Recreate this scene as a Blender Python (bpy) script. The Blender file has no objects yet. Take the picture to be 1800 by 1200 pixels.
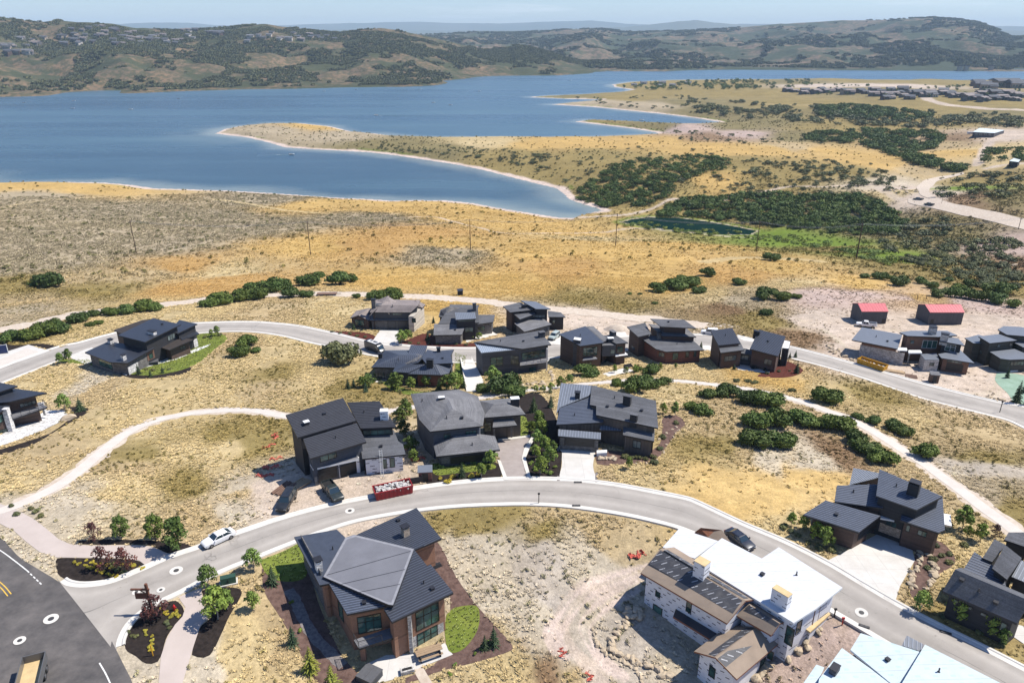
import bpy, bmesh, math, random
import numpy as np
from mathutils import Vector, Matrix
from mathutils.geometry import delaunay_2d_cdt
S = bpy.context.scene
C = S.collection
R = math.radians
rng = np.random.default_rng(7)
random.seed(7)

# ------------------------------------------------------------------ camera
F_PX, HORIZON, CAM_Z = 1300.0, 60.0, 70.0
PITCH = math.atan((600.0 - HORIZON) / F_PX)
cam_data = bpy.data.cameras.new('camera')
cam = bpy.data.objects.new('camera', cam_data)
C.objects.link(cam)
cam.location = (0, 0, CAM_Z)
cam.rotation_euler = (math.pi / 2 - PITCH, 0, 0)
cam_data.sensor_width = 36.0
cam_data.lens = 36.0 * F_PX / 1800.0
cam_data.clip_start = 1.0
cam_data.clip_end = 120000.0
S.camera = cam

# ------------------------------------------------------------------ sky, sun, exposure
SUN_EL = R(55.0)
SUN_DIR = Vector((0.975, 0.22, 0)).normalized() * math.cos(SUN_EL) + Vector((0, 0, math.sin(SUN_EL)))
world = bpy.data.worlds.new('World')
S.world = world
world.use_nodes = True
wn, wl = world.node_tree.nodes, world.node_tree.links
for n in list(wn):
    wn.remove(n)
wo = wn.new('ShaderNodeOutputWorld')
bg = wn.new('ShaderNodeBackground')
sky = wn.new('ShaderNodeTexSky')
sky.sky_type = 'NISHITA'
sky.sun_disc = False
sky.sun_elevation = SUN_EL
sky.sun_rotation = math.atan2(SUN_DIR.x, SUN_DIR.y)
sky.altitude = 1000
sky.air_density = 1.2
sky.dust_density = 0.15
sky.ozone_density = 4.0
tc = wn.new('ShaderNodeTexCoord')
mp = wn.new('ShaderNodeMapping')
mp.inputs['Scale'].default_value = (1.6, 1.6, 22.0)
nz = wn.new('ShaderNodeTexNoise')
nz.inputs['Scale'].default_value = 2.2
nz.inputs['Detail'].default_value = 6
nz.inputs['Roughness'].default_value = 0.6
cr = wn.new('ShaderNodeValToRGB')
cr.color_ramp.elements[0].position = 0.55
cr.color_ramp.elements[1].position = 0.8
cr.color_ramp.elements[1].color = (0.75, 0.75, 0.75, 1)
mx = wn.new('ShaderNodeMixRGB')
mx.inputs[2].default_value = (9.0, 9.4, 10.0, 1)
wl.new(tc.outputs['Generated'], mp.inputs['Vector'])
wl.new(mp.outputs['Vector'], nz.inputs['Vector'])
wl.new(nz.outputs['Fac'], cr.inputs['Fac'])
wl.new(cr.outputs['Color'], mx.inputs[0])
tn = wn.new('ShaderNodeMixRGB')
tn.blend_type = 'MULTIPLY'
tn.inputs[0].default_value = 1.0
tn.inputs[2].default_value = (0.9, 1.0, 1.26, 1)
wl.new(sky.outputs['Color'], tn.inputs[1])
wl.new(tn.outputs['Color'], mx.inputs[1])
wl.new(mx.outputs['Color'], bg.inputs['Color'])
bg.inputs['Strength'].default_value = 0.088
wl.new(bg.outputs['Background'], wo.inputs['Surface'])

sun_data = bpy.data.lights.new('sun', 'SUN')
sun_data.energy = 5.0
sun_data.angle = R(0.53)
sun_data.color = (1.0, 0.95, 0.87)
sun = bpy.data.objects.new('sun', sun_data)
C.objects.link(sun)
sun.rotation_euler = SUN_DIR.to_track_quat('Z', 'Y').to_euler()
sun.location = (300, 0, 500)

vs = S.view_settings
vs.view_transform = 'Standard'
vs.look = 'None'
vs.exposure = 0.45
vs.gamma = 1.0
vs.use_curve_mapping = False
S.cycles.use_denoising = True
S.cycles.max_bounces = 6
S.cycles.diffuse_bounces = 1
S.cycles.glossy_bounces = 2
S.cycles.transmission_bounces = 4
S.cycles.volume_bounces = 0
S.cycles.transparent_max_bounces = 8
S.cycles.caustics_reflective = False
S.cycles.caustics_refractive = False

# ------------------------------------------------------------------ helpers: materials
def lin(c):
    """8-bit picture colour to linear albedo"""
    out = []
    for v in c[:3]:
        v = v / 255.0
        out.append(v / 12.92 if v <= 0.04045 else ((v + 0.055) / 1.055) ** 2.4)
    return tuple(out)

def alb(c, k=0.8):
    return tuple(min(v * k, 0.85) for v in lin(c))

MATS = {}
class NT:
    """a small node-tree writer"""
    def __init__(self, name):
        self.m = bpy.data.materials.new(name)
        self.m.use_nodes = True
        self.t = self.m.node_tree
        self.b = self.t.nodes['Principled BSDF']
        MATS[name] = self.m
    def n(self, kind, **kw):
        nd = self.t.nodes.new('ShaderNode' + kind)
        for k, v in kw.items():
            if k in nd.inputs:
                self.put(nd, k, v)
            else:
                setattr(nd, k, v)
        return nd
    def put(self, nd, key, v):
        s = nd.inputs[key]
        if hasattr(v, 'is_linked') or hasattr(v, 'links'):
            self.t.links.new(v, s)
        else:
            if isinstance(v, tuple) and len(v) == 3 and s.type == 'RGBA':
                v = v + (1.0,)
            s.default_value = v
    def math(self, op, a, b=None, c=None, clamp=False):
        nd = self.t.nodes.new('ShaderNodeMath')
        nd.operation = op
        nd.use_clamp = clamp
        for i, v in enumerate((a, b, c)):
            if v is not None:
                self.put(nd, i, v)
        return nd.outputs[0]
    def mix(self, f, a, b, mode='MIX'):
        nd = self.t.nodes.new('ShaderNodeMixRGB')
        nd.blend_type = mode
        for i, v in enumerate((f, a, b)):
            self.put(nd, i, v)
        return nd.outputs[0]
    def noise(self, scale, vec=None, detail=4, rough=0.6):
        nd = self.n('TexNoise')
        nd.inputs['Scale'].default_value = scale
        nd.inputs['Detail'].default_value = detail
        nd.inputs['Roughness'].default_value = rough
        if vec is not None:
            self.t.links.new(vec, nd.inputs['Vector'])
        return nd.outputs['Fac']
    def ramp(self, f, stops):
        nd = self.n('ValToRGB')
        self.t.links.new(f, nd.inputs['Fac'])
        el = nd.color_ramp.elements
        while len(el) < len(stops):
            el.new(0.5)
        for e, (p, c) in zip(el, stops):
            e.position = p
            if not isinstance(c, tuple):
                c = (c, c, c)
            e.color = (c[0], c[1], c[2], 1)
        return nd.outputs['Color']
    def pos(self):
        return self.n('NewGeometry').outputs['Position']
    def obj(self):
        return self.n('TexCoord').outputs['Object']
    def bump(self, h, strength=0.5, dist=0.05):
        nd = self.n('Bump')
        nd.inputs['Strength'].default_value = strength
        nd.inputs['Distance'].default_value = dist
        self.t.links.new(h, nd.inputs['Height'])
        self.t.links.new(nd.outputs['Normal'], self.b.inputs['Normal'])
    def set(self, **kw):
        for k, v in kw.items():
            self.put(self.b, k.replace('_', ' '), v)
        return self.m

def mat(name, c1, c2=None, scale=3.0, rough=0.8, metal=0.0, spec=0.4, bump=0.0, bscale=20.0, world_space=False):
    """mottled procedural surface between two colours"""
    if name in MATS:
        return MATS[name]
    t = NT(name)
    v = t.pos() if world_space else t.obj()
    c2 = c2 or tuple(x * 0.75 for x in c1)
    f = t.noise(scale, v, 5, 0.65)
    f = t.ramp(f, [(0.3, 0.0), (0.7, 1.0)])
    col = t.mix(f, c1, c2)
    t.set(Base_Color=col, Roughness=rough, Metallic=metal)
    t.b.inputs['Specular IOR Level'].default_value = spec
    if bump:
        t.bump(t.noise(bscale, v, 3), bump, 0.03)
    return t.m

# ------------------------------------------------------------------ helpers: objects
def link(o, parent=None):
    C.objects.link(o)
    if parent is not None:
        o.parent = parent
    return o

def tag(o, label=None, cat=None, group=None, kind=None):
    for k, v in (('label', label), ('category', cat), ('group', group), ('kind', kind)):
        if v:
            o[k] = v
    return o

def empty(name, loc=(0, 0, 0), rz=0.0, parent=None):
    o = bpy.data.objects.new(name, None)
    o.empty_display_size = 0.5
    link(o, parent)
    o.location = loc
    o.rotation_euler = (0, 0, rz)
    return o

def mesh_obj(name, verts, faces, mats, parent=None, smooth=False, fmat=None):
    me = bpy.data.meshes.new(name)
    me.from_pydata([tuple(map(float, v)) for v in verts], [], faces)
    if not isinstance(mats, (list, tuple)):
        mats = [mats]
    for m in mats:
        me.materials.append(m)
    if fmat is not None:
        me.polygons.foreach_set('material_index', np.array(fmat, dtype=np.int32))
    if smooth:
        me.polygons.foreach_set('use_smooth', np.ones(len(me.polygons), dtype=bool))
    me.update()
    o = bpy.data.objects.new(name, me)
    return link(o, parent)

class MB:
    """collects simple solids into one mesh"""
    def __init__(self):
        self.v, self.f, self.fm = [], [], []
    def add(self, vs, fs, m=0):
        k = len(self.v)
        self.v += [tuple(p) for p in vs]
        self.f += [[i + k for i in f] for f in fs]
        self.fm += [m] * len(fs)
        return self
    def box(self, cx, cy, cz, sx, sy, sz, rz=0.0, m=0):
        c, s = math.cos(rz), math.sin(rz)
        vs = []
        for z in (-sz / 2, sz / 2):
            for x, y in ((-sx / 2, -sy / 2), (sx / 2, -sy / 2), (sx / 2, sy / 2), (-sx / 2, sy / 2)):
                vs.append((cx + x * c - y * s, cy + x * s + y * c, cz + z))
        return self.add(vs, BOXF, m)
    def hexa(self, lo, hi, m=0):
        """prism between two point loops of the same count"""
        n = len(lo)
        vs = list(lo) + list(hi)
        fs = [list(range(n))[::-1], list(range(n, 2 * n))] + [[i, (i + 1) % n, n + (i + 1) % n, n + i] for i in range(n)]
        return self.add(vs, fs, m)
    def tube(self, p, q, r0, r1=None, n=8, m=0):
        r1 = r0 if r1 is None else r1
        p, q = Vector(p), Vector(q)
        d = (q - p).normalized()
        a = d.orthogonal().normalized()
        b = d.cross(a)
        lo = [p + a * (r0 * math.cos(2 * math.pi * i / n)) + b * (r0 * math.sin(2 * math.pi * i / n)) for i in range(n)]
        hi = [q + a * (r1 * math.cos(2 * math.pi * i / n)) + b * (r1 * math.sin(2 * math.pi * i / n)) for i in range(n)]
        return self.hexa(lo, hi, m)
    def build(self, name, mats, parent=None, smooth=False):
        return mesh_obj(name, self.v, self.f, mats, parent, smooth, self.fm if isinstance(mats, (list, tuple)) and len(mats) > 1 else None)
BOXF = [[0, 3, 2, 1], [4, 5, 6, 7], [0, 1, 5, 4], [1, 2, 6, 5], [2, 3, 7, 6], [3, 0, 4, 7]]

def copy_tree(o, parent=None):
    c = o.copy()
    C.objects.link(c)
    c.parent = parent
    for ch in o.children:
        copy_tree(ch, c)
    return c

# ------------------------------------------------------------------ helpers: noise
def vnoise(x, y, seed=0):
    """smooth value noise on a hashed lattice, about -1..1"""
    xi, yi = np.floor(x).astype(np.int64), np.floor(y).astype(np.int64)
    fx, fy = x - xi, y - yi
    fx, fy = fx * fx * fx * (fx * (fx * 6 - 15) + 10), fy * fy * fy * (fy * (fy * 6 - 15) + 10)
    def h(a, b):
        n = (a * 374761393 + b * 668265263 + seed * 974634541) & 0xFFFFFFFF
        n = ((n ^ (n >> 13)) * 1274126177) & 0xFFFFFFFF
        n = n ^ (n >> 16)
        return (n & 0xFFFF) / 32767.5 - 1.0
    a, b, c, d = h(xi, yi), h(xi + 1, yi), h(xi, yi + 1), h(xi + 1, yi + 1)
    return (a + (b - a) * fx) * (1 - fy) + (c + (d - c) * fx) * fy

def fbm(x, y, scale, octv=4, seed=0, gain=0.5):
    out, amp, tot = 0.0, 1.0, 0.0
    for i in range(octv):
        out = out + amp * vnoise(x / scale * 2 ** i + 17.3 * i, y / scale * 2 ** i - 9.1 * i, seed + i)
        tot += amp
        amp *= gain
    return out / tot

def sstep(a, b, x):
    t = np.clip((x - a) / (b - a), 0, 1)
    return t * t * (3 - 2 * t)

# ------------------------------------------------------------------ helpers: picture measurements to places
CP, SP = math.cos(PITCH), math.sin(PITCH)
def ray(px, py):
    u, v = (px - 900.0) / F_PX, (600.0 - py) / F_PX
    return np.array([u, CP + v * SP, -SP + v * CP])

def on_z(px, py, z):
    d = ray(px, py)
    t = (z - CAM_Z) / d[2]
    return np.array([d[0] * t, d[1] * t, z])

def proj(p):
    x, y, z = p[0], p[1], p[2] - CAM_Z
    fw = y * CP - z * SP
    up = y * SP + z * CP
    return 900 + F_PX * x / fw, 600 - F_PX * up / fw

def in_poly(x, y, poly):
    ins = np.zeros(np.shape(x), bool)
    n = len(poly)
    for i in range(n):
        x0, y0 = poly[i][0], poly[i][1]
        x1, y1 = poly[(i + 1) % n][0], poly[(i + 1) % n][1]
        if y0 == y1:
            continue
        c = ((y0 > y) != (y1 > y)) & (x < (x1 - x0) * (y - y0) / (y1 - y0) + x0)
        ins ^= c
    return ins

def dist_line(x, y, line):
    d2 = np.full(np.shape(x), 1e18)
    for (x0, y0), (x1, y1) in zip(line[:-1], line[1:]):
        dx, dy = x1 - x0, y1 - y0
        L = dx * dx + dy * dy + 1e-12
        t = np.clip(((x - x0) * dx + (y - y0) * dy) / L, 0, 1)
        d2 = np.minimum(d2, (x - x0 - t * dx) ** 2 + (y - y0 - t * dy) ** 2)
    return np.sqrt(d2)

def smooth_line(pts, n):
    """Catmull-Rom through the points, resampled evenly"""
    P = np.array(pts, float)
    if len(P) == 2:
        t = np.linspace(0, 1, n)[:, None]
        return P[0] * (1 - t) + P[1] * t
    Q = np.vstack([2 * P[0] - P[1], P, 2 * P[-1] - P[-2]])
    out = []
    for i in range(1, len(Q) - 2):
        for t in np.linspace(0, 1, 12, endpoint=False):
            a, b, c, d = Q[i - 1], Q[i], Q[i + 1], Q[i + 2]
            out.append(0.5 * (2 * b + (c - a) * t + (2 * a - 5 * b + 4 * c - d) * t * t + (3 * b - a - 3 * c + d) * t ** 3))
    out.append(P[-1])
    out = np.array(out)
    s = np.concatenate([[0], np.cumsum(np.linalg.norm(np.diff(out, axis=0), axis=1))])
    u = np.linspace(0, s[-1], n)
    return np.stack([np.interp(u, s, out[:, k]) for k in range(out.shape[1])], axis=1)
# ------------------------------------------------------------------ terrain: heights
LAKE = -75.0
CTRL = [(-300, 1250, 1), (0, 1195, 0), (100, 1190, 0), (300, 1195, -0.5), (420, 1190, -1.5), (600, 1195, -3.2), (900, 1195, -4), (1200, 1195, -4), (1450, 1195, -2.5),
        (1800, 1230, 0.5), (2100, 1230, 1), (900, 1500, -6), (200, 1500, 1), (1600, 1500, 0), (-400, 1500, 2), (2300, 1500, 2), (900, 2600, -8),
        (50, 1000, 0.3), (300, 985, 0), (600, 892, 0), (780, 868, 0), (945, 865, 0), (1120, 880, 0.2), (1250, 920, 0.4), (1500, 1060, 0.5), (1700, 1165, 0.5),
        (700, 1150, -3), (960, 1130, -3), (1130, 1150, -4), (1240, 1160, -4), (560, 1050, -1.2), (1000, 960, -0.6), (850, 960, -0.6), (1440, 1110, -0.8), (450, 1080, -0.6),
        (100, 860, -1.5), (200, 800, -3.5), (300, 740, -6), (450, 722, -6.5), (600, 722, -6), (900, 690, -6.5), (1100, 670, -7), (1300, 690, -6), (1500, 740, -4),
        (1700, 870, -2), (1800, 940, -1.2), (2000, 900, -1), (250, 900, -1), (350, 830, -2.6), (600, 830, -0.4), (700, 830, -0.3), (860, 800, -0.6), (1040, 805, -0.4), (1090, 800, -0.5), (1300, 830, -1.2), (1520, 960, 0.3),
        (1700, 1080, 0.6), (1400, 760, -4.2), (0, 740, -6), (-200, 800, -4), (150, 700, -8),
        (-100, 690, -9.5), (30, 650, -10), (200, 610, -11), (400, 572, -12), (550, 590, -12), (700, 615, -12), (850, 628, -12), (1060, 612, -12), (1260, 605, -12), (1450, 632, -11.5),
        (1600, 680, -11), (1790, 735, -9.5), (2000, 790, -8), (720, 680, -10.5), (880, 665, -11), (1050, 650, -11), (1200, 645, -10.8), (1350, 650, -10.5), (1600, 800, -5), (400, 650, -9.5), (550, 660, -9.5),
        (0, 578, -14), (100, 565, -14), (350, 530, -15.5), (600, 515, -16.5), (800, 525, -16.5), (1000, 545, -16), (1200, 570, -15), (1400, 580, -14), (1550, 570, -14.5), (1700, 570, -14.5), (1800, 600, -13), (2000, 600, -12),
        (-150, 500, -20), (80, 500, -20), (400, 480, -24), (700, 480, -25), (1000, 470, -26), (1200, 505, -21), (1400, 505, -19), (1450, 530, -17), (1650, 505, -21), (1800, 530, -19),
        (-150, 440, -31), (238, 445, -32), (545, 447, -32), (827, 440, -32), (1083, 432, -33), (1330, 442, -34), (1505, 453, -34), (1700, 470, -38), (1800, 470, -36), (1600, 440, -44),
        (100, 400, -42), (400, 390, -46), (700, 385, -54), (900, 385, -62), (100, 350, -60), (400, 355, -67), (1060, 395, -72), (1200, 398, -69), (1310, 408, -66), (1450, 420, -58),
        (1600, 354, -46), (1690, 370, -43), (1800, 396, -41), (1700, 410, -47), (1900, 420, -38), (1500, 390, -60), (1400, 375, -62),
        (1100, 335, -62), (1200, 300, -57), (1300, 290, -54), (1500, 285, -52), (1560, 295, -50), (1620, 320, -55), (1400, 345, -60), (1750, 330, -42), (1660, 305, -56), (1620, 262, -62), (1580, 250, -63),
        (1740, 236, -48), (1690, 262, -52), (1800, 262, -46), (1780, 290, -46), (1000, 290, -64), (850, 275, -66), (700, 262, -67), (550, 230, -69), (1000, 260, -65), (1200, 255, -64), (1400, 250, -62),
        (1150, 180, -70), (1300, 200, -65), (1500, 205, -60), (1500, 168, -57), (1700, 185, -54), (1800, 165, -52), (2000, 170, -50), (1300, 160, -66), (1400, 148, -68), (1700, 146, -67), (2000, 146, -66), (1650, 225, -56), (1800, 210, -54)]
SHORE = [(-260, 316), (-100, 319), (0, 322), (60, 322), (120, 320), (180, 321), (230, 325), (270, 331), (330, 333), (400, 335), (470, 339), (540, 344), (600, 348), (650, 350), (690, 353), (730, 352),
         (780, 352), (830, 357), (880, 366), (930, 374), (980, 382), (1030, 384), (1056, 382), (1066, 376), (1050, 366), (1022, 358), (1000, 350), (990, 340), (978, 331), (940, 322), (900, 312), (850, 299), (800, 289),
         (760, 283), (700, 274), (650, 268), (600, 265), (540, 262), (500, 259), (470, 250), (430, 241), (400, 238), (378, 235), (392, 228), (420, 222), (470, 218), (530, 217), (580, 222),
         (620, 232), (660, 235), (690, 239), (740, 241), (840, 243), (950, 244), (1050, 241), (1135, 238), (1160, 236), (1150, 232), (1110, 226), (1060, 220), (1010, 214), (1035, 211), (1090, 214),
         (1150, 218), (1210, 221), (1262, 219), (1268, 215), (1220, 207), (1160, 200), (1100, 194), (1040, 188), (968, 184), (1000, 181), (1050, 177), (1062, 175), (1000, 174), (928, 171), (960, 168.5), (1030, 166),
         (1090, 162), (1112, 158), (1080, 153), (1076, 149), (1110, 144), (1180, 141), (1300, 139.5), (1450, 139.5), (1600, 141), (1800, 142.5), (2100, 144)]
shore_w = [tuple(on_z(x, y, LAKE)[:2]) for x, y in SHORE]
land_poly = shore_w + [(6000, shore_w[-1][1]), (6000, -3000), (-6000, -3000), (-6000, shore_w[0][1])]
POND = [(1092, 391), (1110, 386), (1140, 382), (1190, 383), (1240, 389), (1290, 398), (1330, 406), (1318, 412), (1270, 412), (1210, 407), (1150, 400)]
POND_Z = -69.0
pond_w = [tuple(on_z(x, y, POND_Z)[:2]) for x, y in POND]

def uv(x, y):
    return np.arctan2(x, y), 0.5 * np.log(x * x + y * y)
cp = np.array([on_z(a, b, c) for a, b, c in CTRL])
cu, cv = uv(cp[:, 0], cp[:, 1])
def _phi(d2):
    return np.where(d2 > 0, d2 * np.log(np.maximum(d2, 1e-20)), 0.0)
_n = len(cp)
_A = np.zeros((_n + 3, _n + 3))
_A[:_n, :_n] = _phi((cu[:, None] - cu) ** 2 + (cv[:, None] - cv) ** 2) + np.eye(_n) * 2e-3
_A[:_n, _n:] = np.stack([np.ones(_n), cu, cv], 1)
_A[_n:, :_n] = _A[:_n, _n:].T
_w = np.linalg.solve(_A, np.concatenate([cp[:, 2], [0, 0, 0]]))
def base_z(x, y):
    u, v = uv(x, y)
    z = _w[_n] + _w[_n + 1] * u + _w[_n + 2] * v
    for i in range(_n):
        z = z + _w[i] * _phi((u - cu[i]) ** 2 + (v - cv[i]) ** 2)
    return z

class Field:
    """height field on rings round the camera's foot: R and Z are [azimuth, ring]"""
    def __init__(self, az, Rr, Z):
        self.az, self.R, self.Z = az, Rr, Z
    def col(self, a):
        f = (a - self.az[0]) / (self.az[1] - self.az[0])
        if f < 0 or f > len(self.az) - 1.001:
            return None
        i = int(f)
        f -= i
        return self.R[i] * (1 - f) + self.R[i + 1] * f, self.Z[i] * (1 - f) + self.Z[i + 1] * f
    def z(self, x, y):
        c = self.col(math.atan2(x, y))
        return float(np.interp(math.hypot(x, y), c[0], c[1]))
    def hit(self, px, py, lift=0.0):
        d = ray(px, py)
        h = math.hypot(d[0], d[1])
        c = self.col(math.atan2(d[0], d[1]))
        if c is None:
            return None
        g = CAM_Z + c[0] * d[2] / h - c[1] - lift
        k = np.nonzero(g <= 0)[0]
        if len(k) == 0 or k[0] == 0:
            return None
        i = k[0]
        t = g[i - 1] / (g[i - 1] - g[i])
        r = c[0][i - 1] * (1 - t) + c[0][i] * t
        return np.array([d[0] / h * r, d[1] / h * r, CAM_Z + r * d[2] / h])

NA, NR = 620, 880
az = np.linspace(R(-50), R(50), NA)
rr = np.exp(np.linspace(math.log(40), math.log(4200), NR))
GX, GY = np.sin(az)[:, None] * rr, np.cos(az)[:, None] * rr
GZ = base_z(GX, GY)
mid = sstep(230, 420, rr)[None, :]
GZ = GZ + mid * (fbm(GX, GY, 70, 3, 11) * 1.6 + fbm(GX, GY, 14, 2, 12) * 0.35)
farm = sstep(500, 900, rr)[None, :]
GZ = GZ + farm * (fbm(GX, GY, 180, 4, 13) * 6.0)
# flat ground under the three dark sheds' yard
far_i = np.searchsorted(rr, 420)
dS = np.full(GX.shape, 1e3)
dS[:, far_i:] = dist_line(GX[:, far_i:], GY[:, far_i:], shore_w)
land = np.ones(GX.shape, bool)
land[:, far_i:] = in_poly(GX[:, far_i:], GY[:, far_i:], land_poly)
dj = dS + fbm(GX, GY, 30, 3, 5) * 3.0
bank = LAKE + 0.15 + np.clip(dj, 0, None) * 0.05 + np.clip(dj - 9, 0, None) * 0.16
zl = np.minimum(GZ, bank)
zl = np.maximum(zl, LAKE + 0.15 + np.clip(dS, 0, 40) * 0.03)
GZ = np.where(land, zl, LAKE - 0.3 - np.clip(dS, 0, 60) * 0.08)
pj = dist_line(GX, GY, pond_w + pond_w[:1])
pin = in_poly(GX, GY, pond_w)
GZ = np.where(pin, POND_Z - 0.3 - np.clip(pj, 0, 20) * 0.1, np.where(pj < 40, POND_Z + 0.15 + (np.maximum(GZ, POND_Z + 0.2) - POND_Z - 0.15) * sstep(0, 40, pj), GZ))
MAIN = Field(az, np.broadcast_to(rr, GX.shape), GZ)

# far hills
def px_az(px, py):
    d = ray(px, py)
    return math.atan2(d[0], d[1])
def ridge_table(pts, dist):
    a = [px_az(x, y) for x, y in pts]
    h = []
    for (x, y), D in zip(pts, dist):
        d = ray(x, y)
        h.append(CAM_Z + D * d[2] / math.hypot(d[0], d[1]))
    return np.array(a), np.array(h)
FARSHORE = [(-500, 190), (-300, 184), (-100, 176), (0, 169.5), (100, 168), (200, 165), (300, 160.5), (420, 157), (540, 155), (600, 154.5), (700, 152.5), (760, 150), (820, 143.5), (860, 139), (900, 135), (1010, 132.5), (1080, 130), (1140, 128), (1210, 124.5), (1300, 123.5),
            (1400, 123.5), (1500, 124.5), (1640, 125), (1800, 126), (1950, 127), (2200, 128)]
fs_a = np.array([px_az(x, y) for x, y in FARSHORE])
fs_r = np.array([np.hypot(*on_z(x, y, LAKE)[:2]) for x, y in FARSHORE])
RA = [(-500, 20), (-200, 26), (0, 30), (30, 34), (60, 40), (100, 37), (200, 42), (240, 50), (300, 53), (340, 53), (400, 48), (430, 45), (470, 43), (500, 47), (540, 53), (580, 57), (610, 56), (640, 52), (665, 50), (700, 54), (740, 62), (770, 69), (810, 78), (850, 88),
      (880, 84), (910, 80), (930, 82), (960, 91), (1000, 103), (1040, 111), (1080, 118), (1110, 123), (1150, 127.5)]
RB = [(620, 66), (700, 62), (780, 60), (830, 57), (900, 58), (960, 54.5), (1000, 52), (1060, 51), (1100, 56), (1150, 56), (1200, 54), (1290, 50), (1340, 45), (1370, 42), (1420, 40), (1480, 36), (1540, 36), (1600, 33), (1640, 31.5), (1680, 34), (1720, 39), (1750, 50), (1778, 66),
      (1800, 65), (1850, 60), (1950, 56), (2300, 50)]
ra_d = [np.interp(x, [-500, 0, 500, 850, 1150], [3700, 3700, 3700, 3700, 3750]) for x, _ in RA]
rb_d = [7200 if x < 1760 else 6400 for x, _ in RB]
ra_a, ra_h = ridge_table(RA, ra_d)
rb_a, rb_h = ridge_table(RB, rb_d)
def hill_field(a0, a1, na, nr, tab_a, tab_h, tab_d, r_floor, amp, sc, seed):
    a = np.linspace(a0, a1, na)
    r0 = np.maximum(np.interp(a, fs_a, fs_r), r_floor) - 60
    r1 = np.interp(a, tab_a, tab_d)
    h1 = np.interp(a, tab_a, tab_h)
    t = np.linspace(0, 1.45, nr)
    Rr = r0[:, None] + (r1 - r0)[:, None] * t
    X, Y = np.sin(a)[:, None] * Rr, np.cos(a)[:, None] * Rr
    f = np.where(t < 1, 0.62 * t + 0.38 * t ** 2.2, 1 - 1.3 * (t - 1))
    rise = (h1 - LAKE)[:, None]
    z = LAKE - 4 + (rise + 4) * f[None, :]
    ridged = 1 - np.abs(fbm(X, Y, sc, 4, seed)) * 2.2
    env = np.clip(np.sin(np.clip(t, 0, 1) * math.pi), 0, 1)[None, :] ** 0.8
    z = z + env * amp * np.clip(rise / 150, 0.1, 1.6) * (ridged - 0.45 + 0.5 * fbm(X, Y, sc * 2.3, 3, seed + 9))
    z = z + fbm(X, Y, sc * 0.14, 3, seed + 20) * amp * 0.07 * np.clip(t * 4, 0, 1)
    lim = CAM_Z + Rr * ((h1 - CAM_Z) / r1)[:, None]          # nothing stands above the skyline
    z = np.where(t[None, :] < 1, np.minimum(z, lim - 1.0 * (1 - t)[None, :]), z)
    near = np.clip(t / 0.035, 0, 1)[None, :]
    z = (LAKE - 4) * (1 - near) + z * near
    return Field(a, Rr, z), X, Y, t
HA, HAX, HAY, HAT = hill_field(R(-50), ra_a[-1], 600, 230, ra_a, ra_h, ra_d, 0, 46, 520, 41)
HB, HBX, HBY, HBT = hill_field(rb_a[0] - R(1), R(50), 600, 220, rb_a, rb_h, rb_d, 3320, 62, 800, 71)

def at(px, py, lift=0.0):
    best = None
    for fld in (MAIN, HA, HB):
        p = fld.hit(px, py, lift)
        if p is not None and (best is None or np.hypot(p[0], p[1]) < np.hypot(best[0], best[1])):
            best = p
    if best is None:
        raise ValueError('no ground at %s %s' % (px, py))
    return best
def gz(x, y):
    return MAIN.z(x, y)
def atl(pts):
    return [at(x, y) for x, y in pts]

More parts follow.
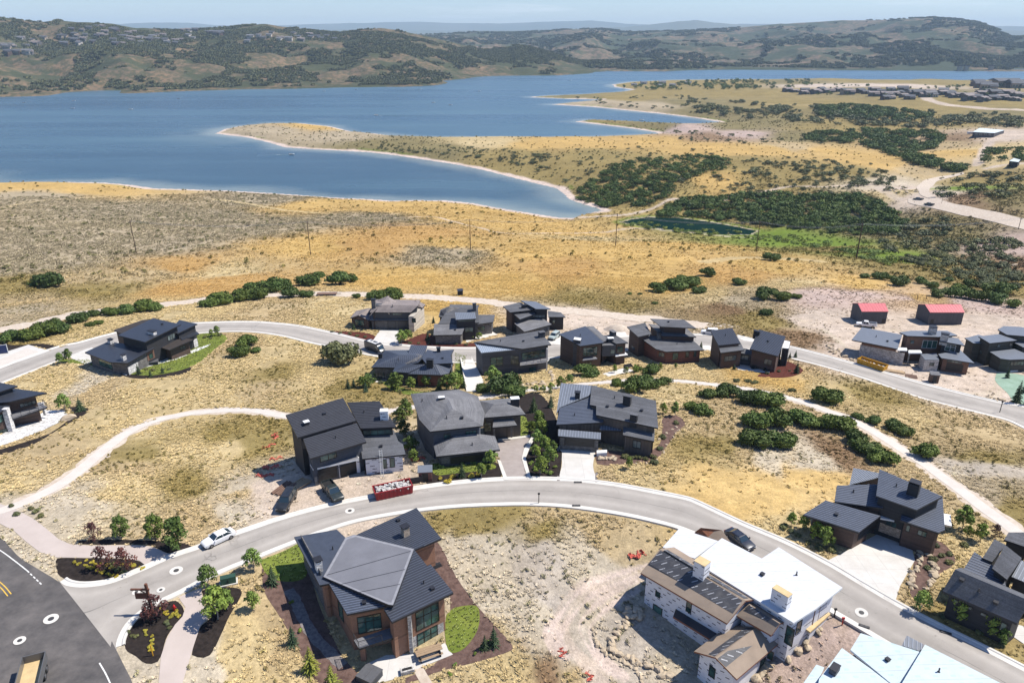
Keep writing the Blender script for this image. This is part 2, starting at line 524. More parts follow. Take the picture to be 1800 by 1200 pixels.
# ------------------------------------------------------------------ terrain: ground cover colours (albedo of the cover itself)
COV = {'gold': alb((204, 170, 106)), 'straw': alb((206, 184, 138)), 'pale': alb((206, 192, 168)), 'sage': alb((182, 166, 138)), 'olive': alb((156, 138, 88)),
       'green': alb((118, 138, 52)), 'dirt': alb((214, 196, 178)), 'pink': alb((196, 174, 162)), 'sand': alb((224, 204, 190)), 'rust': alb((194, 156, 98)), 'grey': alb((194, 182, 166)),
       'brown': alb((150, 124, 96)), 'yellow': alb((214, 182, 122)), 'scrub': alb((140, 128, 88)), 'dry': alb((192, 170, 130))}
CK = list(COV)
COVP = [('sage', 60, 345), ('sage', 200, 370), ('sage', 350, 380), ('sage', 480, 350), ('sage', 100, 420), ('sage', 300, 430), ('sage', 450, 400), ('sage', 640, 385), ('gold', 160, 330), ('gold', 60, 324), ('gold', 540, 362), ('gold', 620, 352), ('gold', 700, 362),
        ('gold', 820, 375), ('gold', 900, 390), ('gold', 1000, 410), ('rust', 720, 410), ('rust', 640, 430), ('gold', 540, 430), ('gold', 800, 430), ('gold', 950, 440), ('gold', 1100, 450), ('gold', 1200, 430), ('straw', 1050, 420), ('sage', 780, 445), ('rust', 1000, 470),
        ('gold', 1100, 490), ('gold', 900, 500), ('gold', 700, 490), ('rust', 420, 490), ('rust', 350, 505), ('rust', 300, 470), ('straw', 400, 478), ('dry', 250, 480), ('dry', 150, 490), ('sage', 60, 470), ('sage', 100, 445), ('olive', 30, 500), ('olive', 150, 510), ('dry', 40, 530), ('sage', 20, 550),
        ('olive', 1000, 525), ('olive', 1100, 540), ('straw', 1250, 520), ('sage', 1300, 530), ('brown', 1280, 540), ('olive', 1320, 550), ('gold', 1200, 505), ('gold', 1350, 470), ('gold', 1500, 500), ('gold', 1600, 525), ('rust', 1300, 480), ('straw', 1400, 505), ('brown', 1400, 595), ('olive', 1350, 565),
        ('pink', 1450, 525), ('pink', 1500, 520), ('dirt', 1440, 560), ('dirt', 1560, 580), ('dirt', 1650, 590), ('pink', 1590, 525), ('dirt', 1750, 570), ('pink', 1720, 535), ('dirt', 1790, 580), ('dirt', 1590, 640), ('dirt', 1700, 660), ('dirt', 1480, 615), ('dirt', 1640, 655), ('dirt', 1730, 690), ('dirt', 1520, 585),
        ('dirt', 1060, 560), ('dirt', 1000, 560), ('dirt', 1100, 572), ('straw', 350, 545), ('dry', 450, 550), ('straw', 560, 545), ('straw', 700, 548), ('gold', 760, 545), ('straw', 120, 600), ('olive', 60, 590), ('straw', 230, 560), ('dry', 520, 540),
        ('straw', 60, 680), ('dry', 180, 690), ('pale', 150, 680), ('straw', 300, 690), ('straw', 440, 640), ('straw', 560, 680), ('olive', 470, 670), ('olive', 640, 690), ('straw', 400, 700), ('straw', 200, 750), ('dry', 100, 790), ('straw', 60, 840), ('dry', 430, 610), ('straw', 520, 605), ('dry', 470, 690),
        ('straw', 300, 800), ('dry', 220, 840), ('straw', 400, 800), ('olive', 330, 860), ('dry', 450, 860), ('straw', 200, 880), ('pale', 120, 905), ('dry', 380, 910), ('olive', 260, 800), ('pale', 440, 900), ('olive', 420, 760), ('pale', 30, 910),
        ('straw', 1000, 660), ('straw', 1200, 655), ('gold', 1350, 665), ('straw', 1450, 690), ('straw', 1600, 730), ('olive', 1550, 700), ('dry', 1700, 750), ('olive', 1750, 800), ('dry', 1650, 780), ('straw', 1180, 690), ('dry', 1200, 740), ('dry', 1280, 720), ('dry', 1280, 790),
        ('straw', 1150, 830), ('dry', 1100, 820), ('olive', 1250, 790), ('yellow', 1270, 850), ('yellow', 1330, 850), ('yellow', 1400, 830), ('yellow', 1450, 830), ('yellow', 1300, 880), ('yellow', 1380, 880), ('pale', 1420, 800), ('pale', 1350, 810), ('brown', 1470, 790), ('straw', 1400, 920),
        ('pale', 1720, 830), ('grey', 1760, 830), ('sage', 1760, 870), ('grey', 1700, 815), ('olive', 1790, 900), ('dry', 1600, 800), ('dry', 1650, 850), ('straw', 1700, 910), ('straw', 1690, 960), ('straw', 1680, 1000), ('dry', 1620, 1050), ('olive', 1680, 1100), ('straw', 1400, 945), ('dry', 1550, 800),
        ('olive', 830, 920), ('olive', 900, 910), ('dry', 1000, 920), ('dry', 1100, 930), ('olive', 880, 950), ('olive', 1010, 970), ('pale', 850, 990), ('pale', 900, 1010), ('pale', 870, 1060), ('pale', 940, 1060), ('grey', 1000, 1060), ('pale', 1060, 1010), ('grey', 1020, 1010), ('grey', 960, 1110), ('pale', 1100, 980),
        ('brown', 900, 1170), ('dry', 950, 1180), ('grey', 1030, 1150), ('pale', 1060, 1190), ('grey', 1130, 1120), ('grey', 1150, 1170), ('pale', 1300, 1190), ('pink', 1450, 1110), ('pink', 1430, 1150), ('dry', 450, 1080), ('straw', 430, 1120), ('straw', 460, 1150), ('straw', 400, 1180), ('pale', 340, 1180), ('dry', 500, 1100), ('pale', 240, 1180),
        ('pale', 60, 960), ('pale', 20, 938), ('straw', 480, 1190), ('straw', 600, 1190), ('straw', 820, 1180), ('dirt', 560, 860), ('dirt', 620, 850), ('dirt', 500, 850), ('dirt', 660, 830), ('dirt', 530, 885), ('pale', 450, 850), ('olive', 470, 780),
        # far side
        ('sage', 480, 228), ('sage', 600, 240), ('gold', 560, 221), ('sage', 700, 258), ('scrub', 780, 262), ('scrub', 650, 255), ('straw', 850, 250), ('gold', 950, 255), ('gold', 1050, 252), ('gold', 1150, 250), ('olive', 900, 270), ('olive', 920, 290), ('olive', 960, 310), ('rust', 1050, 272), ('olive', 1100, 290),
        ('olive', 1200, 300), ('gold', 1250, 260), ('gold', 1350, 265), ('dry', 1400, 258), ('gold', 1450, 265), ('olive', 1300, 285), ('gold', 1520, 275), ('gold', 1550, 290), ('olive', 1400, 300), ('olive', 1480, 300), ('pink', 1612, 300), ('gold', 1250, 320), ('rust', 1200, 325), ('olive', 1350, 330), ('scrub', 1500, 350), ('scrub', 1400, 370),
        ('green', 1350, 415), ('green', 1400, 425), ('olive', 1300, 395), ('green', 1450, 430), ('olive', 1480, 440), ('green', 1560, 450), ('olive', 1600, 470), ('olive', 1650, 480), ('scrub', 1620, 400), ('scrub', 1680, 420), ('scrub', 1560, 400), ('pink', 1770, 430), ('brown', 1790, 470), ('olive', 1720, 480), ('olive', 1780, 510),
        ('green', 1690, 330), ('olive', 1740, 320), ('olive', 1790, 320), ('scrub', 1760, 345), ('brown', 1700, 350), ('pink', 1670, 250), ('brown', 1680, 245), ('gold', 1700, 265), ('straw', 1740, 260), ('straw', 1790, 280), ('dirt', 1590, 330), ('dirt', 1640, 345), ('pale', 1560, 325), ('straw', 1560, 340), ('dirt', 1750, 238),
        ('sage', 1050, 180), ('sage', 1150, 185), ('sage', 1000, 172), ('scrub', 1250, 190), ('straw', 1400, 185), ('dry', 1350, 210), ('straw', 1500, 215), ('dry', 1300, 222), ('scrub', 1200, 180), ('pink', 1200, 228), ('pink', 1300, 235), ('olive', 1030, 216), ('dry', 1150, 222), ('olive', 1450, 225), ('straw', 1650, 190), ('straw', 1750, 180), ('dry', 1600, 160),
        ('dirt', 1450, 150), ('dirt', 1560, 149), ('olive', 1300, 144), ('olive', 1700, 146), ('olive', 1790, 147), ('olive', 1250, 150), ('olive', 1500, 143), ('olive', 1620, 143), ('scrub', 1400, 144), ('straw', 1300, 160), ('olive', 1200, 160), ('olive', 1200, 148), ('scrub', 1500, 195), ('dry', 1780, 200), ('olive', 1600, 215), ('olive', 1100, 172), ('scrub', 1400, 240), ('brown', 1250, 240)]
COVP = [({'straw': 'olive', 'dry': 'scrub', 'gold': 'dry'}.get(k, k) if (y < 245 and x > 1000) else ({'rust': 'olive', 'pink': 'dry', 'sage': 'scrub'}.get(k, k) if (y < 335 and x > 640) else k), x, y) for k, x, y in COVP]
_cw = np.array([at(x, y) for _, x, y in COVP])
_cu, _cv = uv(_cw[:, 0], _cw[:, 1])
_ci = np.array([CK.index(k) for k, _, _ in COVP])
def cover_weights(X, Y):
    u, v = uv(X, Y)
    rl = np.exp(v)
    u = u + (fbm(X, Y, 22, 4, 31) * 9 + fbm(X, Y, 3.5, 2, 35) * 1.3) / rl
    v = v + (fbm(X, Y, 22, 4, 32) * 9 + fbm(X, Y, 3.5, 2, 36) * 1.3) / rl
    W = np.zeros((len(CK),) + np.shape(X), np.float32)
    for i in range(len(_ci)):
        d2 = (u - _cu[i]) ** 2 + ((v - _cv[i]) * 0.75) ** 2 + 3e-5
        W[_ci[i]] += (d2 ** -2.2).astype(np.float32)
    return W / W.sum(0)
COVW = cover_weights(GX, GY)
COL = np.zeros(GX.shape + (3,), np.float32)
for i, k in enumerate(CK):
    COL += COVW[i][..., None] * np.array(COV[k], np.float32)
def paint(mask, key, amount=1.0):
    m = (np.clip(mask, 0, 1) * amount)[..., None]
    c = key if not isinstance(key, str) else COV[key]
    COL[:] = COL * (1 - m) + np.array(c, np.float32) * m
# beaches, drawn by the distance to the water
bd = dS + fbm(GX, GY, 18, 3, 51) * 3.5
paint(np.where(land, 1 - sstep(6, 10, bd), 1.0) * (dS < 60), 'sand')
paint(np.where(land, sstep(9, 11, bd) * (1 - sstep(12, 17, bd)), 0) * (fbm(GX, GY, 90, 3, 52) > 0.05), 'green', 0.6)
paint(np.where(pj < 12, (1 - sstep(4, 10, pj)) * ~pin, 0), 'green', 0.8)
paint(np.where(pj < 4, (1 - sstep(1.0, 2.6, pj)) * ~pin, 0), 'dirt', 0.8)
# worn tracks
RUTS = []
def track(pts, half, key, amount=0.9, soft=1.6):
    w = [tuple(at(x, y)[:2]) for x, y in pts]
    w = [tuple(p) for p in smooth_line(w, len(w) * 5)]
    RUTS.append((w, half))
    r = np.hypot([p[0] for p in w], [p[1] for p in w])
    a = np.searchsorted(rr, r.min() - 15), np.searchsorted(rr, r.max() + 15)
    X, Y = GX[:, a[0]:a[1]], GY[:, a[0]:a[1]]
    d = dist_line(X, Y, w) + fbm(X, Y, 5, 2, 61) * 0.6
    m = np.zeros(GX.shape)
    m[:, a[0]:a[1]] = 1 - sstep(half, half * soft, d)
    paint(m, key, amount)
track([(700, 383), (760, 381), (830, 398), (900, 411), (1000, 410), (1100, 402), (1200, 408), (1320, 418)], 1.3, 'dirt', 0.7)
track([(370, 350), (420, 356), (500, 370), (560, 375)], 2.0, 'straw', 0.9)
track([(0, 365), (90, 352), (180, 346), (250, 345)], 1.6, 'straw', 0.6)
track([(1000, 387), (1060, 380), (1110, 376), (1160, 360), (1180, 350), (1250, 355), (1330, 340), (1390, 328), (1460, 328), (1540, 325)], 1.8, 'dirt', 0.9)
track([(1240, 460), (1300, 453), (1370, 455), (1440, 459)], 3.0, 'straw', 0.8)
track([(1590, 352), (1570, 345), (1545, 330)], 3.0, 'dirt', 0.6)
track([(1730, 265), (1722, 280), (1718, 290)], 3.5, 'dirt', 0.9)
track([(1780, 240), (1745, 247), (1735, 258), (1730, 266)], 4.0, 'dirt', 0.9)
track([(1800, 287), (1760, 291), (1735, 296)], 3.0, 'dirt', 0.9)
track([(1800, 194), (1740, 192), (1690, 187), (1640, 178), (1630, 170), (1650, 163)], 8.0, 'dirt', 0.9)
track([(1440, 150), (1500, 147), (1560, 148), (1640, 150)], 8.0, 'dirt', 0.8)
track([(1340, 183), (1420, 185), (1500, 187)], 6.0, 'straw', 0.5)
for dx in (0, 1.9):                                            # wheel ruts over the empty lot
    for k, pts in enumerate([[(1180, 985), (1100, 1000), (1040, 1020), (995, 1050), (978, 1085), (985, 1115), (1010, 1145), (1050, 1195)], [(1150, 990), (1080, 1012), (1020, 1040), (988, 1075), (965, 1110), (975, 1140)], [(1180, 1000), (1100, 1030), (1050, 1060), (1020, 1095), (1030, 1130), (1080, 1180)]]):
        track([(x + dx * 9, y + dx * 5) for x, y in pts], 0.34, 'sand' if k else 'dirt', 0.85, 1.8)
for pts in ([(1400, 560), (1440, 575), (1470, 595), (1490, 615)], [(1560, 580), (1620, 585), (1670, 595)], [(1730, 640), (1752, 668), (1735, 690), (1690, 690)], [(1738, 640), (1762, 670), (1745, 697), (1690, 698)]):
    track(pts, 0.5, 'pale', 0.6)
COL = np.clip(COL, 0.005, 0.85)

m_ground = NT('ground')
t = m_ground
at_c = t.n('VertexColor', layer_name='cover').outputs['Color']
P = t.pos()
n1 = t.ramp(t.noise(0.35, P, 6, 0.7), [(0.3, 0.68), (0.72, 1.22)])
n2 = t.ramp(t.noise(2.6, P, 4, 0.7), [(0.3, 0.72), (0.7, 1.2)])
n3 = t.ramp(t.noise(0.03, P, 5, 0.6), [(0.3, 0.82), (0.7, 1.12)])
c = t.mix(1.0, at_c, n1, 'MULTIPLY')
c = t.mix(1.0, c, n2, 'MULTIPLY')
c = t.mix(1.0, c, n3, 'MULTIPLY')
hue = t.mix(t.ramp(t.noise(0.11, P, 5, 0.65), [(0.42, 0.0), (0.68, 0.55)]), c, t.mix(1.0, c, (1.0, 0.95, 0.84), 'MULTIPLY'))
t.set(Base_Color=hue, Roughness=0.95)
t.b.inputs['Specular IOR Level'].default_value = 0.1
t.bump(t.noise(1.6, P, 6, 0.7), 0.9, 0.25)
m_ground = t.m

def field_mesh(name, X, Y, Z, material, colour=None, mask=None):
    na, nr = X.shape
    v = np.stack([X, Y, Z], -1).reshape(-1, 3)
    i = np.arange(na * nr).reshape(na, nr)
    q = np.stack([i[:-1, :-1], i[1:, :-1], i[1:, 1:], i[:-1, 1:]], -1).reshape(-1, 4)[:, ::-1]
    if mask is not None:
        k = mask[:-1, :-1] | mask[1:, :-1] | mask[1:, 1:] | mask[:-1, 1:]
        q = q[k.reshape(-1)]
    me = bpy.data.meshes.new(name)
    me.vertices.add(len(v))
    me.vertices.foreach_set('co', v.astype(np.float32).ravel())
    me.loops.add(q.size)
    me.loops.foreach_set('vertex_index', q.astype(np.int32).ravel())
    me.polygons.add(len(q))
    me.polygons.foreach_set('loop_start', np.arange(0, q.size, 4, dtype=np.int32))
    me.polygons.foreach_set('use_smooth', np.ones(len(q), bool))
    me.materials.append(material)
    me.update(calc_edges=True)
    if colour is not None:
        a = me.color_attributes.new('cover', 'FLOAT_COLOR', 'POINT')
        cc = np.ones((len(v), 4), np.float32)
        cc[:, :3] = colour.reshape(-1, 3)
        a.data.foreach_set('color', cc.ravel())
    o = bpy.data.objects.new(name, me)
    return link(o)
ground = field_mesh('ground', GX, GY, GZ, m_ground, COL, land | (dS < 250))
tag(ground, 'dry grass slopes running down from the houses to the lake shore', 'ground', kind='structure')

# hills across the water: brown slopes with oak scrub
def hill_material(name, tan, scrub, sc, thr):
    t = NT(name)
    P = t.pos()
    warp = t.noise(1 / sc, P, 8, 0.68)
    f = t.ramp(warp, [(thr, 0.0), (thr + 0.06, 1.0)])
    dry = t.mix(t.ramp(t.noise(2.2 / sc, P, 5, 0.6), [(0.35, 0.0), (0.65, 1.0)]), tan, tuple(v * k for v, k in zip(tan, (1.5, 1.36, 1.2))))
    g = t.mix(t.noise(14 / sc, P, 3, 0.6), scrub, tuple(v * 1.6 for v in scrub))
    speck = t.ramp(t.noise(10 / sc, P, 5, 0.7), [(0.45, 0.0), (0.54, 0.8)])
    c = t.mix(speck, dry, g)
    c = t.mix(f, c, g)
    t.set(Base_Color=c, Roughness=0.95)
    t.b.inputs['Specular IOR Level'].default_value = 0.1
    t.bump(t.noise(12 / sc, P, 5, 0.7), 1.0, sc * 0.02)
    return t.m
m_hillA = hill_material('scrub_hillside', alb((138, 120, 98), 0.56), alb((78, 82, 58), 0.6), 150.0, 0.48)
m_hillB = hill_material('far_scrub_hillside', alb((144, 126, 108), 0.55), alb((78, 86, 66), 0.55), 280.0, 0.46)
o = field_mesh('hills', HAX, HAY, HA.Z, m_hillA)
tag(o, 'brown hills with oak scrub and scattered houses across the lake', 'hills', kind='structure')
o = field_mesh('hills', HBX, HBY, HB.Z, m_hillB)
tag(o, 'long flat-topped scrub ridge beyond the far arm of the lake', 'hills', kind='structure')
# blue ranges on the horizon
m_range = mat('distant_range', alb((110, 112, 96)), alb((86, 96, 76)), 0.0004, 0.95, world_space=True)
def mountain_range(pts, D, label):
    a = np.linspace(R(-52), R(52), 400)
    ta = [px_az(x, y) for x, y in pts]
    th = [CAM_Z + D * ray(x, y)[2] / np.hypot(*ray(x, y)[:2]) for x, y in pts]
    h = np.interp(a, ta, th) + fbm(a * 60, a * 0, 1.0, 4, 5) * D * 0.0005
    tt = np.linspace(0, 2, 24)
    Rr = D * (0.86 + 0.14 * tt)[None, :] + a[:, None] * 0
    X, Y = np.sin(a)[:, None] * Rr, np.cos(a)[:, None] * Rr
    Z = -60 + (h + 60)[:, None] * (1 - np.abs(tt - 1) ** 1.3)[None, :]
    Z = Z + fbm(X, Y, D * 0.03, 4, 77) * D * 0.003 * np.clip(np.abs(tt - 1), 0, 0.5)[None, :]
    o = field_mesh('mountains', X, Y, Z, m_range)
    tag(o, label, 'mountains', kind='structure')
mountain_range([(-400, 44), (0, 46), (200, 43), (260, 39.5), (330, 40), (380, 45), (480, 45), (600, 41), (730, 38), (800, 41), (880, 41), (960, 38), (1040, 36), (1100, 42), (1200, 45), (1300, 42), (1500, 44), (1760, 46), (1800, 46), (2200, 44)], 21000, 'pale blue mountain range on the horizon')
mountain_range([(-400, 60), (300, 55), (600, 52), (780, 54), (900, 53), (1000, 50), (1100, 48), (1160, 41), (1200, 37), (1222, 35), (1250, 39), (1300, 43), (1360, 45), (1450, 50), (1700, 54), (2200, 52)], 16000, 'nearer blue ridge with one low peak on the horizon')
# ------------------------------------------------------------------ water
t = NT('lake_water')
P = t.pos()
mpn = t.n('Mapping')
mpn.inputs['Scale'].default_value = (0.16, 1.0, 1.0)
t.t.links.new(P, mpn.inputs['Vector'])
V = mpn.outputs['Vector']
sh = t.n('VertexColor', layer_name='cover').outputs['Color']
wind = t.ramp(t.noise(0.006, V, 5, 0.6), [(0.35, 0.0), (0.66, 1.0)])
deep = t.mix(wind, (0.030, 0.070, 0.104), (0.082, 0.145, 0.180))
col = t.mix(sh, deep, (0.20, 0.24, 0.23))
t.set(Base_Color=col, Roughness=t.ramp(wind, [(0.0, 0.22), (1.0, 0.38)]), IOR=1.33)
t.b.inputs['Specular IOR Level'].default_value = 0.42
t.bump(t.noise(0.22, V, 6, 0.72), 0.75, 0.9)
m_water = t.m
WZ = np.full(GX.shape, LAKE)
k0 = far_i
shal = np.where(land, 1.0, (1 - sstep(0, 34, dS + fbm(GX, GY, 60, 4, 81) * 16)) * 0.85)
shal = np.clip(shal + (~land) * sstep(0.1, 0.5, fbm(GX, GY, 160, 3, 82)) * (1 - sstep(30, 120, dS)) * 0.25, 0, 1)
wc = np.repeat(shal[..., None], 3, -1)
wm = (~land) | (dS < 8)
lake = field_mesh('lake_water', GX[:, k0:], GY[:, k0:], WZ[:, k0:], m_water, wc[:, k0:], wm[:, k0:])
tag(lake, 'wide blue reservoir with wind streaks and bays', 'lake', kind='structure')
m_pond = mat('pond_water', (0.004, 0.018, 0.016), (0.008, 0.026, 0.02), 0.05, 0.12, spec=0.0, bump=0.15, bscale=2.0, world_space=True)  # dark base colour paints in the reflected hillside; specular is off
pond = mesh_obj('pond_water', [(x, y, POND_Z) for x, y in pond_w], [list(range(len(pond_w)))], m_pond)
tag(pond, 'small dark still pond below the embankment', 'pond', kind='structure')

# ------------------------------------------------------------------ draped sheets and strips
EXCL = []                                                    # plan outlines where nothing wild grows
def sheet(name, px, lift, material, label=None, cat=None, kind='structure', step=1.2, world=None, smooth_n=0, height=None):
    w = world if world is not None else [tuple(at(x, y)[:2]) for x, y in px]
    if smooth_n:
        w = [tuple(p) for p in smooth_line(w + w[:1], smooth_n)][:-1]
    w = np.array(w)
    EXCL.append([tuple(p) for p in w])
    n = len(w)
    bx = np.arange(w[:, 0].min() + step / 2, w[:, 0].max(), step)
    by = np.arange(w[:, 1].min() + step / 2, w[:, 1].max(), step)
    X, Y = np.meshgrid(bx, by)
    X, Y = X.ravel(), Y.ravel()
    k = in_poly(X, Y, w)
    if k.any():
        k &= dist_line(X, Y, [tuple(p) for p in w] + [tuple(w[0])]) > step * 0.4
    pts = [Vector(p) for p in w] + [Vector((a, b)) for a, b in zip(X[k], Y[k])]
    r = delaunay_2d_cdt(pts, [(i, (i + 1) % n) for i in range(n)], [], 1, 1e-5)
    vz = [(p.x, p.y, (height if height is not None else gz(p.x, p.y) + lift)) for p in r[0]]
    fs = []
    for f in r[2]:
        a, b, c = (vz[i] for i in f[:3])
        if (b[0] - a[0]) * (c[1] - a[1]) - (b[1] - a[1]) * (c[0] - a[0]) < 0:
            f = list(f)[::-1]
        fs.append(list(f))
    o = mesh_obj(name, vz, fs, material, smooth=True)
    if label:
        tag(o, label, cat, kind=kind)
    return o

def strip(name, left, right, lift, material, label, cat, n=120, across=5, kind='structure', crown=0.0):
    """a paved strip between two edges measured in the photograph"""
    L = smooth_line([at(x, y)[:2] for x, y in left], n)
    Rt = smooth_line([at(x, y)[:2] for x, y in right], n)
    for i in range(0, n - 10, 10):
        j = min(i + 11, n - 1)
        wi, wj = (Rt[i] - L[i]) / np.linalg.norm(Rt[i] - L[i]) * 1.5, (Rt[j] - L[j]) / np.linalg.norm(Rt[j] - L[j]) * 1.5
        EXCL.append([tuple(L[i] - wi), tuple(L[j] - wj), tuple(Rt[j] + wj), tuple(Rt[i] + wi)])
    vs, fs = [], []
    for i in range(n):
        for j in range(across):
            f = j / (across - 1)
            p = L[i] * (1 - f) + Rt[i] * f
            vs.append((p[0], p[1], gz(p[0], p[1]) + lift + crown * (1 - (2 * f - 1) ** 2)))
    for i in range(n - 1):
        for j in range(across - 1):
            a = i * across + j
            fs.append([a, a + across, a + across + 1, a + 1])
    o = mesh_obj(name, vs, fs, material, smooth=True)
    a = o.data.color_attributes.new('across', 'FLOAT_COLOR', 'POINT')
    fa = np.tile(np.linspace(0, 1, across), n)
    a.data.foreach_set('color', np.stack([fa, fa, fa, np.ones_like(fa)], 1).astype(np.float32).ravel())
    if o.data.polygons[0].normal.z < 0:
        o.data.flip_normals()
    tag(o, label, cat, kind=kind)
    return L, Rt

def kerb(line, side, label, prof=((-0.1, 0.055), (0.55, 0.07), (0.66, 0.17), (0.95, 0.18), (1.0, -0.1)), name='kerb'):
    """concrete gutter and kerb swept along a world line, on its outer side"""
    P = np.array(line)
    T = np.gradient(P, axis=0)
    T /= np.linalg.norm(T, axis=1)[:, None]
    N = np.stack([-T[:, 1], T[:, 0]], 1) * side
    vs, fs = [], []
    k = len(prof)
    for p, nn in zip(P, N):
        base = gz(p[0], p[1])
        for d, h in prof:
            q = p + nn * d
            vs.append((q[0], q[1], base + h))
    for i in range(len(P) - 1):
        for j in range(k - 1):
            a = i * k + j
            fs.append([a, a + 1, a + k + 1, a + k] if side > 0 else [a, a + k, a + k + 1, a + 1])
    o = mesh_obj(name, vs, fs, MATS['concrete'])
    if sum(p.normal.z for p in o.data.polygons) < 0:
        o.data.flip_normals()
    tag(o, label, 'kerb', kind='structure')

mat('concrete', alb((232, 227, 217)), alb((214, 208, 197)), 0.6, 0.85, bump=0.1, bscale=8, world_space=True)
t = NT('new_concrete')
P = t.pos()
br = t.n('TexBrick')
br.offset = 0.0
br.inputs['Scale'].default_value = 1.0
br.inputs['Brick Width'].default_value = 3.1
br.inputs['Row Height'].default_value = 3.1
br.inputs['Mortar Size'].default_value = 0.035
t.t.links.new(P, br.inputs['Vector'])
g = t.mix(t.ramp(t.noise(0.4, P, 6, 0.7), [(0.3, 0.0), (0.7, 1.0)]), alb((236, 232, 224), 0.7), alb((216, 210, 200), 0.7))
st = t.ramp(t.noise(0.16, P, 6, 0.75), [(0.52, 0.0), (0.72, 0.35)])
g = t.mix(st, g, alb((180, 172, 162), 0.8))
t.set(Base_Color=t.mix(t.math('MULTIPLY', br.outputs['Fac'], 0.28), g, (0.16, 0.15, 0.14)), Roughness=0.85)
t.bump(t.noise(9, P, 2), 0.1, 0.02)
mat('trail_concrete', alb((222, 212, 200)), alb((208, 198, 186)), 0.5, 0.9, bump=0.2, bscale=6, world_space=True)
mat('path_asphalt', alb((202, 188, 178)), alb((190, 176, 166)), 0.3, 0.9, bump=0.2, bscale=9, world_space=True)
mat('mulch', alb((62, 54, 50)), alb((36, 32, 30)), 1.6, 1.0, spec=0.1, bump=1.0, bscale=9, world_space=True)
mat('red_mulch', alb((108, 62, 52)), alb((76, 42, 36)), 1.6, 1.0, spec=0.1, bump=1.0, bscale=9, world_space=True)
mat('brown_mulch', alb((128, 104, 94)), alb((84, 66, 60)), 1.5, 1.0, spec=0.1, bump=1.0, bscale=9, world_space=True)
mat('lawn', alb((138, 146, 66)), alb((96, 112, 42)), 0.45, 1.0, spec=0.15, bump=1.0, bscale=12, world_space=True)
mat('gravel', alb((222, 208, 190)), alb((190, 172, 152)), 0.9, 1.0, spec=0.2, bump=1.0, bscale=5, world_space=True)
mat('grey_gravel', alb((150, 142, 138)), alb((104, 98, 96)), 2.5, 1.0, spec=0.2, bump=1.0, bscale=7, world_space=True)
mat('pavers', alb((186, 174, 166), 0.72), alb((168, 156, 148), 0.72), 0.8, 0.9, bump=0.3, bscale=10, world_space=True)
mat('green_mulch', alb((160, 184, 164)), alb((136, 160, 138)), 0.5, 1.0, spec=0.1, bump=0.6, bscale=4, world_space=True)
mat('white_paint', (0.75, 0.74, 0.7), (0.55, 0.54, 0.5), 2.0, 0.7, world_space=True)
mat('yellow_paint', (0.72, 0.45, 0.06), (0.5, 0.32, 0.06), 2.0, 0.7, world_space=True)
mat('iron', (0.09, 0.085, 0.08), (0.05, 0.05, 0.05), 4.0, 0.6, metal=0.3)

def asphalt(name, c1, c2, stain):
    t = NT(name)
    P = t.pos()
    c = t.mix(t.ramp(t.noise(0.25, P, 6, 0.7), [(0.3, 0.0), (0.7, 1.0)]), c1, c2)
    st = t.ramp(t.noise(0.08, P, 6, 0.7), [(0.55, 0.0), (0.75, stain)])
    c = t.mix(st, c, tuple(v * 0.6 for v in c1))
    vor = t.n('TexVoronoi', feature='DISTANCE_TO_EDGE')
    vor.inputs['Scale'].default_value = 0.055
    wv = t.n('VectorMath', operation='ADD')
    nn = t.n('TexNoise')
    nn.inputs['Scale'].default_value = 0.25
    nn.inputs['Detail'].default_value = 6
    sc = t.n('VectorMath', operation='SCALE')
    sc.inputs['Scale'].default_value = 7.0
    t.t.links.new(P, nn.inputs['Vector'])
    t.t.links.new(nn.outputs['Color'], sc.inputs[0])
    t.t.links.new(P, wv.inputs[0])
    t.t.links.new(sc.outputs[0], wv.inputs[1])
    t.t.links.new(wv.outputs[0], vor.inputs['Vector'])
    crack = t.ramp(vor.outputs['Distance'], [(0.0, 1.0), (0.006, 0.0)])
    gate = t.ramp(t.noise(0.05, P, 3), [(0.5, 0.0), (0.6, 0.6)])
    c = t.mix(t.math('MULTIPLY', crack, gate), c, (0.03, 0.03, 0.03))
    sp = t.n('SeparateColor')
    t.t.links.new(t.n('VertexColor', layer_name='across').outputs['Color'], sp.inputs[0])
    f = sp.outputs[0]
    w = t.math('PINGPONG', t.math('ADD', f, t.math('MULTIPLY', t.noise(0.12, P, 3), 0.04)), 0.5)
    wheel = t.ramp(w, [(0.0, 0.9), (0.1, 0.97), (0.22, 1.12), (0.34, 0.96), (0.5, 0.9)])
    on = t.math('GREATER_THAN', f, 0.001)
    c = t.mix(on, c, t.mix(1.0, c, wheel, 'MULTIPLY'))
    joint = t.math('MULTIPLY', t.math('LESS_THAN', t.math('ABSOLUTE', t.math('SUBTRACT', t.math('ADD', f, t.math('MULTIPLY', t.noise(0.5, P, 4), 0.02)), 0.51)), 0.006), t.ramp(t.noise(0.09, P, 3), [(0.42, 0.0), (0.55, 0.55)]))
    c = t.mix(joint, c, (0.05, 0.05, 0.05))
    spot = t.ramp(t.noise(1.1, P, 4, 0.7), [(0.66, 0.0), (0.72, 0.45)])
    c = t.mix(spot, c, (0.09, 0.085, 0.08))
    t.set(Base_Color=c, Roughness=0.9)
    t.b.inputs['Specular IOR Level'].default_value = 0.25
    t.bump(t.noise(18, P, 2), 0.25, 0.02)
    return t.m
m_road = asphalt('road_asphalt', alb((182, 174, 164), 0.66), alb((198, 190, 180), 0.66), 0.5)
m_high = asphalt('dark_asphalt', alb((126, 120, 116), 0.7), alb((80, 78, 78), 0.7), 0.7)

